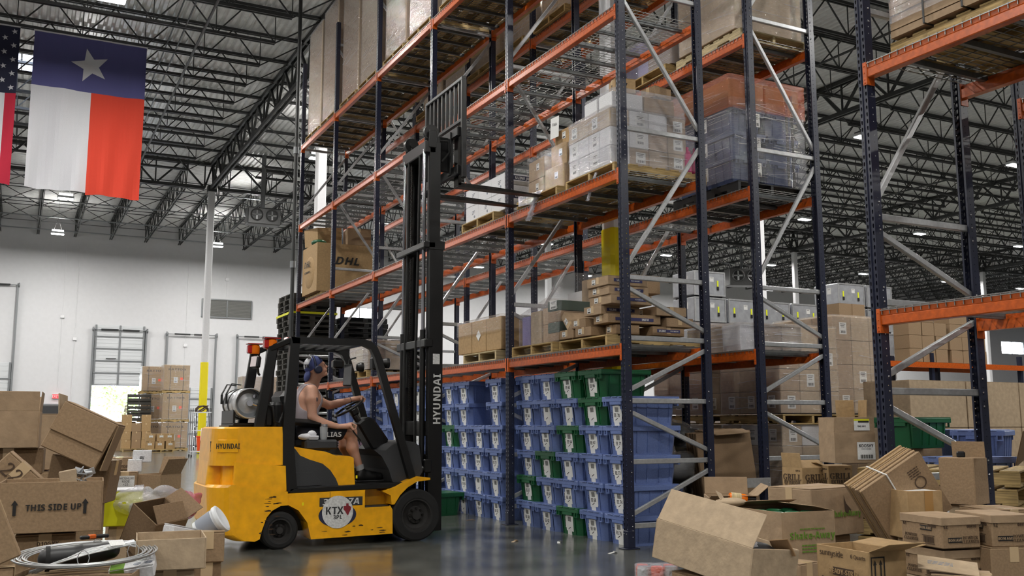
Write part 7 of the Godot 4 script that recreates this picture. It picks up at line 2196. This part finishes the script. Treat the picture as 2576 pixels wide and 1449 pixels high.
	for i in 6:
		var gb := thing("green_bottle", "green-capped bottle standing in the Shake-Away carton, %s" % ["front left", "front middle", "front right", "rear left", "rear middle", "rear right"][i], "bottle", fx("R2") * at(-0.1 + 0.1 * (i % 3), 0.006, 0.08 - 0.16 * (i / 3)))
		part(gb, "body", G.new().lathe([Vector2(0, 0), Vector2(0.042, 0), Vector2(0.042, 0.17), Vector2(0.03, 0.2), Vector2(0, 0.2)], Transform3D(), 16), M.white_plastic)
		part(gb, "cap", G.new().lathe([Vector2(0.04, 0.19), Vector2(0.042, 0.195), Vector2(0.042, 0.245), Vector2(0.03, 0.25), Vector2(0, 0.25)], Transform3D(), 16), M.bin_green)
	b = carton("carton", "second Shake-Away carton with a green spray print, behind the first", fs("R3"), fx("R3"), 0)
	lettering(b, "Shake-Away", 0.036, face("R3", "n", 0.3, -0.1), M.green_ink)
	part(b, "spray_print", G.new().prism(PackedVector2Array([Vector2(-0.02, 0.06), Vector2(0.0, 0.01), Vector2(0.05, -0.03), Vector2(0.03, -0.06), Vector2(-0.01, -0.04)]), 0, 0.0005), M.brown_ink, face("R3", "n", 0.3, 0.25))
	b = open_carton("carton", "open tan carton with kraft paper and bottles behind the tilted carton", fs("R4"), fx("R4"), 0, [80, 8, 50, null], {"flap": 0.1})
	var bt := thing("sauce_bottle", "amber bottle with a black cap and yellow label lying on the open carton", "bottle", at(3.6, 0.785, -4.33, -25, 0, -96))
	part(bt, "body", G.new().lathe([Vector2(0, 0), Vector2(0.022, 0), Vector2(0.024, 0.01), Vector2(0.024, 0.085), Vector2(0.02, 0.1), Vector2(0, 0.1)], Transform3D(), 18), M.amber)
	part(bt, "paper_band", G.new().lathe([Vector2(0.0243, 0.008), Vector2(0.0252, 0.008), Vector2(0.0252, 0.065), Vector2(0.0243, 0.065)], Transform3D(), 18), M.wood_pale)
	part(bt, "cap", G.new().lathe([Vector2(0.013, 0.095), Vector2(0.016, 0.1), Vector2(0.016, 0.15), Vector2(0, 0.155)], Transform3D(), 18), M.black_plastic)
	var kp := thing("kraft_paper", "crumpled kraft paper spilling over the open carton", "paper", at(3.55, 0.762, -4.3))
	part(kp, "sheet", G.new().ball(V(0, 0, 0.04), V(0.1, 0.025, 0.07), 6).box(V(-0.05, 0.03, 0.02), V(0.07, 0.06, 0.003), Basis(Vector3.RIGHT, -0.7) * Basis(Vector3.UP, 0.5)), M.card2)
	for k in ["R5a", "R5b"]:
		b = open_carton("carton", ["open carton printed GRILL EXTERIOR CLEANER, nearer the rack post pair", "second GRILL EXTERIOR CLEANER carton under the white-stickered one"][0 if k == "R5a" else 1], fs(k), fx(k), 4, [-60, -80, -70, 6] if k == "R5a" else [-88, -88, null, null], {"flap": 0.12})
		for sd in ["n", "l"]:
			lettering(b, "GRILL", 0.05, face(k, sd, 0, 0.2), M.brown_ink, true, "Droid Serif")
			lettering(b, "EXTERIOR", 0.03, face(k, sd, 0, -0.25), M.brown_ink)
			lettering(b, "CLEANER", 0.03, face(k, sd, 0, -0.6), M.brown_ink)
			lettering(b, "QTY: 6", 0.013, face(k, sd, 0.6, 0.75), M.brown_ink)
	b = open_carton("carton", "tan carton with a KOOSHY sticker and tall raised flaps", fs("R6"), fx("R6"), 0, [3, 6, null, -4], {"flap": 0.12})
	var lb := part(b, "label", G.new().box(V(0, 0, 0), V(0.15, 0.135, 0.001)), M.paper, face("R6", "n", 0.52, -0.2))
	lettering(lb, "KOOSHY", 0.026, at(0, 0.04, 0.001), M.ink, true, "Droid Sans", "lettering", 0.85)
	lettering(lb, "PANACI ITALIANO", 0.007, at(0.0, 0.015, 0.001), M.ink)
	var bc := G.new()
	for i in 16: bc.box(V(-0.05 + 0.0068 * i, -0.045, 0.001), V(0.002 + 0.002 * (i % 3), 0.03, 0.0006))
	part(lb, "bar_code", bc, M.ink)
	var l2 := part(b, "label", G.new().box(V(0, 0, 0), V(0.13, 0.09, 0.001)), M.paper, look(V(0.06, fs("R6").y + 0.06, fs("R6").z * 0.5 + 0.006), V(0, 0, 1)))
	part(l2, "yellow_strip", G.new().box(V(0, 0.038, 0.001), V(0.13, 0.014, 0.0006)), M.yellow_card)
	part(l2, "black_strip", G.new().box(V(0.015, 0.024, 0.001), V(0.09, 0.014, 0.0006)), M.ink)
	lettering(l2, "042 001", 0.014, at(0, -0.012, 0.001), M.ink)
	part(b, "tall_flap", G.new().box(V(0.07, fs("R6").y + 0.13, -fs("R6").z * 0.5), V(0.16, 0.26, 0.005), Basis(Vector3.RIGHT, -0.08), 0.002).box(V(fs("R6").x * 0.5, fs("R6").y + 0.13, -0.05), V(0.005, 0.26, 0.14), Basis(Vector3.BACK, -0.06), 0.002), M.card4)
	# tied bundle of folded cartons
	var bu := thing("carton_bundle", "bundle of folded flat cartons tied with white cord, leaning", "carton bundle", fx("R7"))
	s = fs("R7")
	for i in 15:
		var z := -s.z * 0.5 + s.z * (i + 0.5) / 15.0
		part(bu, "flat_carton", G.new().box(V(0.004 * sin(i * 2.7), s.y * 0.5 + 0.005 * sin(i * 1.9), z), V(s.x, s.y, s.z / 15.0 - 0.003), Basis(), 0.002), M["card%d" % [0, 4, 1][i % 3]])
	part(bu, "cord", G.new().box(V(-0.03, s.y * 0.5, 0), V(0.008, s.y + 0.012, s.z + 0.012), Basis(), 0.002), M.paper)
	part(bu, "round_print", G.new().lathe([Vector2(0.03, 0), Vector2(0.036, 0), Vector2(0.036, 0.001), Vector2(0.03, 0.001)], Transform3D(), 24), M.brown_ink, Transform3D(Basis(Vector3.RIGHT, PI / 2), V(0.12, s.y * 0.62, s.z * 0.5 + 0.001)))
	part(bu, "small_print", bars(4, 0.07, 0.014), M.brown_ink, face("R7", "n", 0.55, 0.7))
	b = open_carton("carton", "plain tan carton in front of the second rack post, black strap on top", fs("R8"), fx("R8"), 1, [-89, -4, -89, null], {"flap": 0.1})
	part(b, "black_scrap", G.new().box(V(0, fs("R8").y + 0.02, 0.02), V(0.05, 0.04, 0.03), Basis(Vector3.UP, 0.5), 0.008), M.black_plastic)
	b = open_carton("carton", "upright carton with a white sheet in its open top, beside the bundle", fs("R9"), fx("R9"), 4, [null, null, null, null])
	part(b, "sheet", G.new().box(V(0, fs("R9").y - 0.012, 0), fs("R9") * V(0.9, 0, 0.9) + V(0, 0.01, 0), Basis(Vector3.BACK, 0.06), 0.002), M.paper)
	part(b, "wide_tape", G.new().box(V(0, 0.13, 0), V(0.05, 0.26, 0.001)), M.tape, face("R9", "n", 0.2, 0.0) * at(0, -0.13, 0))
	for k in ["R10a", "R10b", "R10c"]:
		b = carton("carton", {"R10a": "POWDER CLEANSER carton with a scalloped lid, top of the nearer stack", "R10b": "POWDER CLEANSER carton under the scalloped-lid one", "R10c": "POWDER CLEANSER carton at the right edge of the heap"}[k], fs(k), fx(k), 1, {"tape": false})
		s = fs(k)
		part(b, "lid_skirt", G.new().box(V(0, s.y - 0.018, 0), V(s.x + 0.01, 0.042, s.z + 0.01), Basis(), 0.003), M.card0)
		for sd in ["n", "l"]:
			var bd := part(b, "printed_band", G.new().box(V(0, 0, 0), V(0.085, 0.024, 0.001)), M.ink, face(k, sd, -0.35 if sd == "n" else 0.25, -0.45 if sd == "n" else 0.25))
			lettering(bd, "BON AMI", 0.014, at(0, 0, 0.001), M.card0)
			lettering(b, "POWDER", 0.015, face(k, sd, 0.45 if sd == "n" else -0.5, -0.32), M.brown_ink, false, "Droid Serif")
			lettering(b, "CLEANSER", 0.015, face(k, sd, 0.45 if sd == "n" else -0.5, -0.58), M.brown_ink, false, "Droid Serif")
			lettering(b, "12", 0.018, face(k, sd, -0.82, 0.42), M.brown_ink)
			lettering(b, "04410", 0.015, face(k, sd, 0.55, 0.42), M.brown_ink)
			if sd == "l":
				var bg := G.new()
				for i in 12: bg.box(V(-0.035 + 0.0064 * i, 0, 0), V(0.002 + 0.0018 * (i % 3), 0.03, 0.001))
				bg.box(V(0, 0.02, 0), V(0.09, 0.003, 0.001)).box(V(0, -0.02, 0), V(0.09, 0.003, 0.001))
				part(b, "bar_code", bg, M.brown_ink, face(k, sd, 0.35, -0.5))
	for i in 2:
		carton("carton", ["POWDER CLEANSER carton below the one at the right edge", "carton behind the right edge stack"][i], V(0.26, 0.16, 0.3), at([4.582, 4.95][i], [0.409, 0.56][i], [-3.414, -3.66][i], -18), 1)
	b = open_carton("carton", "sunnyside carton of Ready-Strip quarts with a torn open top", fs("R11"), fx("R11"), 4, [null, 84, 70, null], {"flap": 0.13})
	lettering(b, "sunnyside", 0.024, face("R11", "n", -0.4, 0.72), M.brown_ink, false)
	lettering(b, "6 Quarts", 0.017, face("R11", "n", 0.62, 0.72), M.brown_ink, false)
	part(b, "printed_band", G.new().box(V(0, 0, 0), V(0.13, 0.035, 0.0008)), M.brown_ink, face("R11", "n", 0.05, 0.02))
	lettering(b, "READY-STRIP", 0.022, face("R11", "n", 0.05, 0.02) * at(0, 0, 0.001), M.card4)
	lettering(b, "Paint Overspray &", 0.022, face("R11", "n", 0.0, -0.38), M.brown_ink)
	var af := G.new()
	for dx in [-0.016, 0.016]: af.prism(PackedVector2Array([Vector2(dx - 0.003, -0.04), Vector2(dx + 0.003, -0.04), Vector2(dx + 0.003, 0.025), Vector2(dx + 0.009, 0.025), Vector2(dx, 0.045), Vector2(dx - 0.009, 0.025), Vector2(dx - 0.003, 0.025)]), 0, 0.001)
	for q in [[0, 0.056, 0.076, 0.005], [0, -0.05, 0.076, 0.005], [-0.036, 0.003, 0.005, 0.11], [0.036, 0.003, 0.005, 0.11]]: af.box(V(q[0], q[1], 0.0005), V(q[2], q[3], 0.001))
	part(b, "printed_arrows", af, M.ink, face("R11", "r", -0.55, 0.25))
	lettering(b, "READY-STRIP", 0.014, face("R11", "r", 0.4, -0.2), M.brown_ink)
	carton("carton", "low tan carton between the tilted and the sunnyside cartons", fs("R14"), fx("R14"), 0)
	var sh := thing("board_sheet", "pale printed board sheet lying at the bottom right", "cardboard", at(3.62, 0.585, -2.93, -50, 14, -6))
	part(sh, "sheet", G.new().box(V(0, 0, 0), V(0.24, 0.005, 0.15), Basis(), 0.001), M.card2)
	part(sh, "small_print", bars(3, 0.1, 0.014), M.grey_label, Transform3D(Basis(Vector3.RIGHT, -PI / 2), V(-0.03, 0.003, -0.02)))
	carton("carton", "tan carton under the pale printed sheet at the bottom right", V(0.24, 0.27, 0.2), at(3.66, 0.285, -2.9, -50), 0)
	for q in [["white paper scrap on the floor by the corner post base", 5.0, -7.7, 20, "paper"], ["small white scrap on the floor in front of the totes", 4.95, -8.6, 60, "paper"], ["dark scrap on the floor below the tote stacks", 5.12, -11.1, -20, "card3"], ["bit of torn board on the floor near the forklift front tyre", 4.6, -8.9, 40, "card2"]]:
		var sc := thing("scrap", q[0], "scrap", at(q[1], 0.001, q[2], q[3]))
		part(sc, "sheet", G.new().box(V(0, 0.004, 0), V(0.09, 0.002, 0.03), Basis(Vector3.BACK, 0.08)).box(V(0.04, 0.008, 0.01), V(0.04, 0.002, 0.03), Basis(Vector3.BACK, -0.4)), M[q[4]])
	# shrink-wrapped cans on the floor
	var cn := thing("can_pack", "shrink-wrapped tray of drink cans at the left foot of the right heap", "can pack", at(2.84, 0.38, -3.98, -30))
	for i in 6:
		part(cn, "can", G.new().lathe([Vector2(0, 0), Vector2(0.026, 0), Vector2(0.031, 0.006), Vector2(0.031, 0.105), Vector2(0.027, 0.118), Vector2(0.027, 0.122), Vector2(0, 0.12)], Transform3D(), 16), M.tank if i % 2 else M.orange_plastic, at(-0.065 + 0.065 * (i % 3), 0.004, -0.033 + 0.066 * (i / 3)))
	part(cn, "film", wrap_hull(V(0.2, 0.125, 0.135), 0.004), M.bag)
	part(cn, "tray", G.new().box(V(0, 0.0, 0), V(0.205, 0.006, 0.14)), M.card1)
	carton("carton", "carton carrying the tray of drink cans", V(0.24, 0.375, 0.2), at(2.84, 0, -3.98, -30), 1)
	for q in [["R1", "big tilted carton"], ["R2", "Shake-Away carton"], ["R3", "second Shake-Away carton"], ["R4", "open carton of bottles"], ["R5a", "first grill cleaner carton"], ["R5b", "second grill cleaner carton"], ["R8", "plain carton by the second post"], ["R9", "upright carton with the white sheet"], ["R10b", "scalloped-lid carton stack"], ["R11", "sunnyside carton"], ["R14", "low tan carton"]]:
		prop(q[0], q[1], 0.7)
	carton("carton", "carton below the right edge cleanser cartons", V(0.24, 0.4, 0.26), at(4.582, 0.004, -3.414, -18), 0)
	carton("carton", "tall carton behind the right edge cleanser cartons", V(0.24, 0.55, 0.26), at(4.95, 0.004, -3.66, -18), 2)
	carton("carton", "carton on the floor under the printed sheet carton", V(0.22, 0.28, 0.2), at(3.66, 0.0, -2.9, -50), 1)
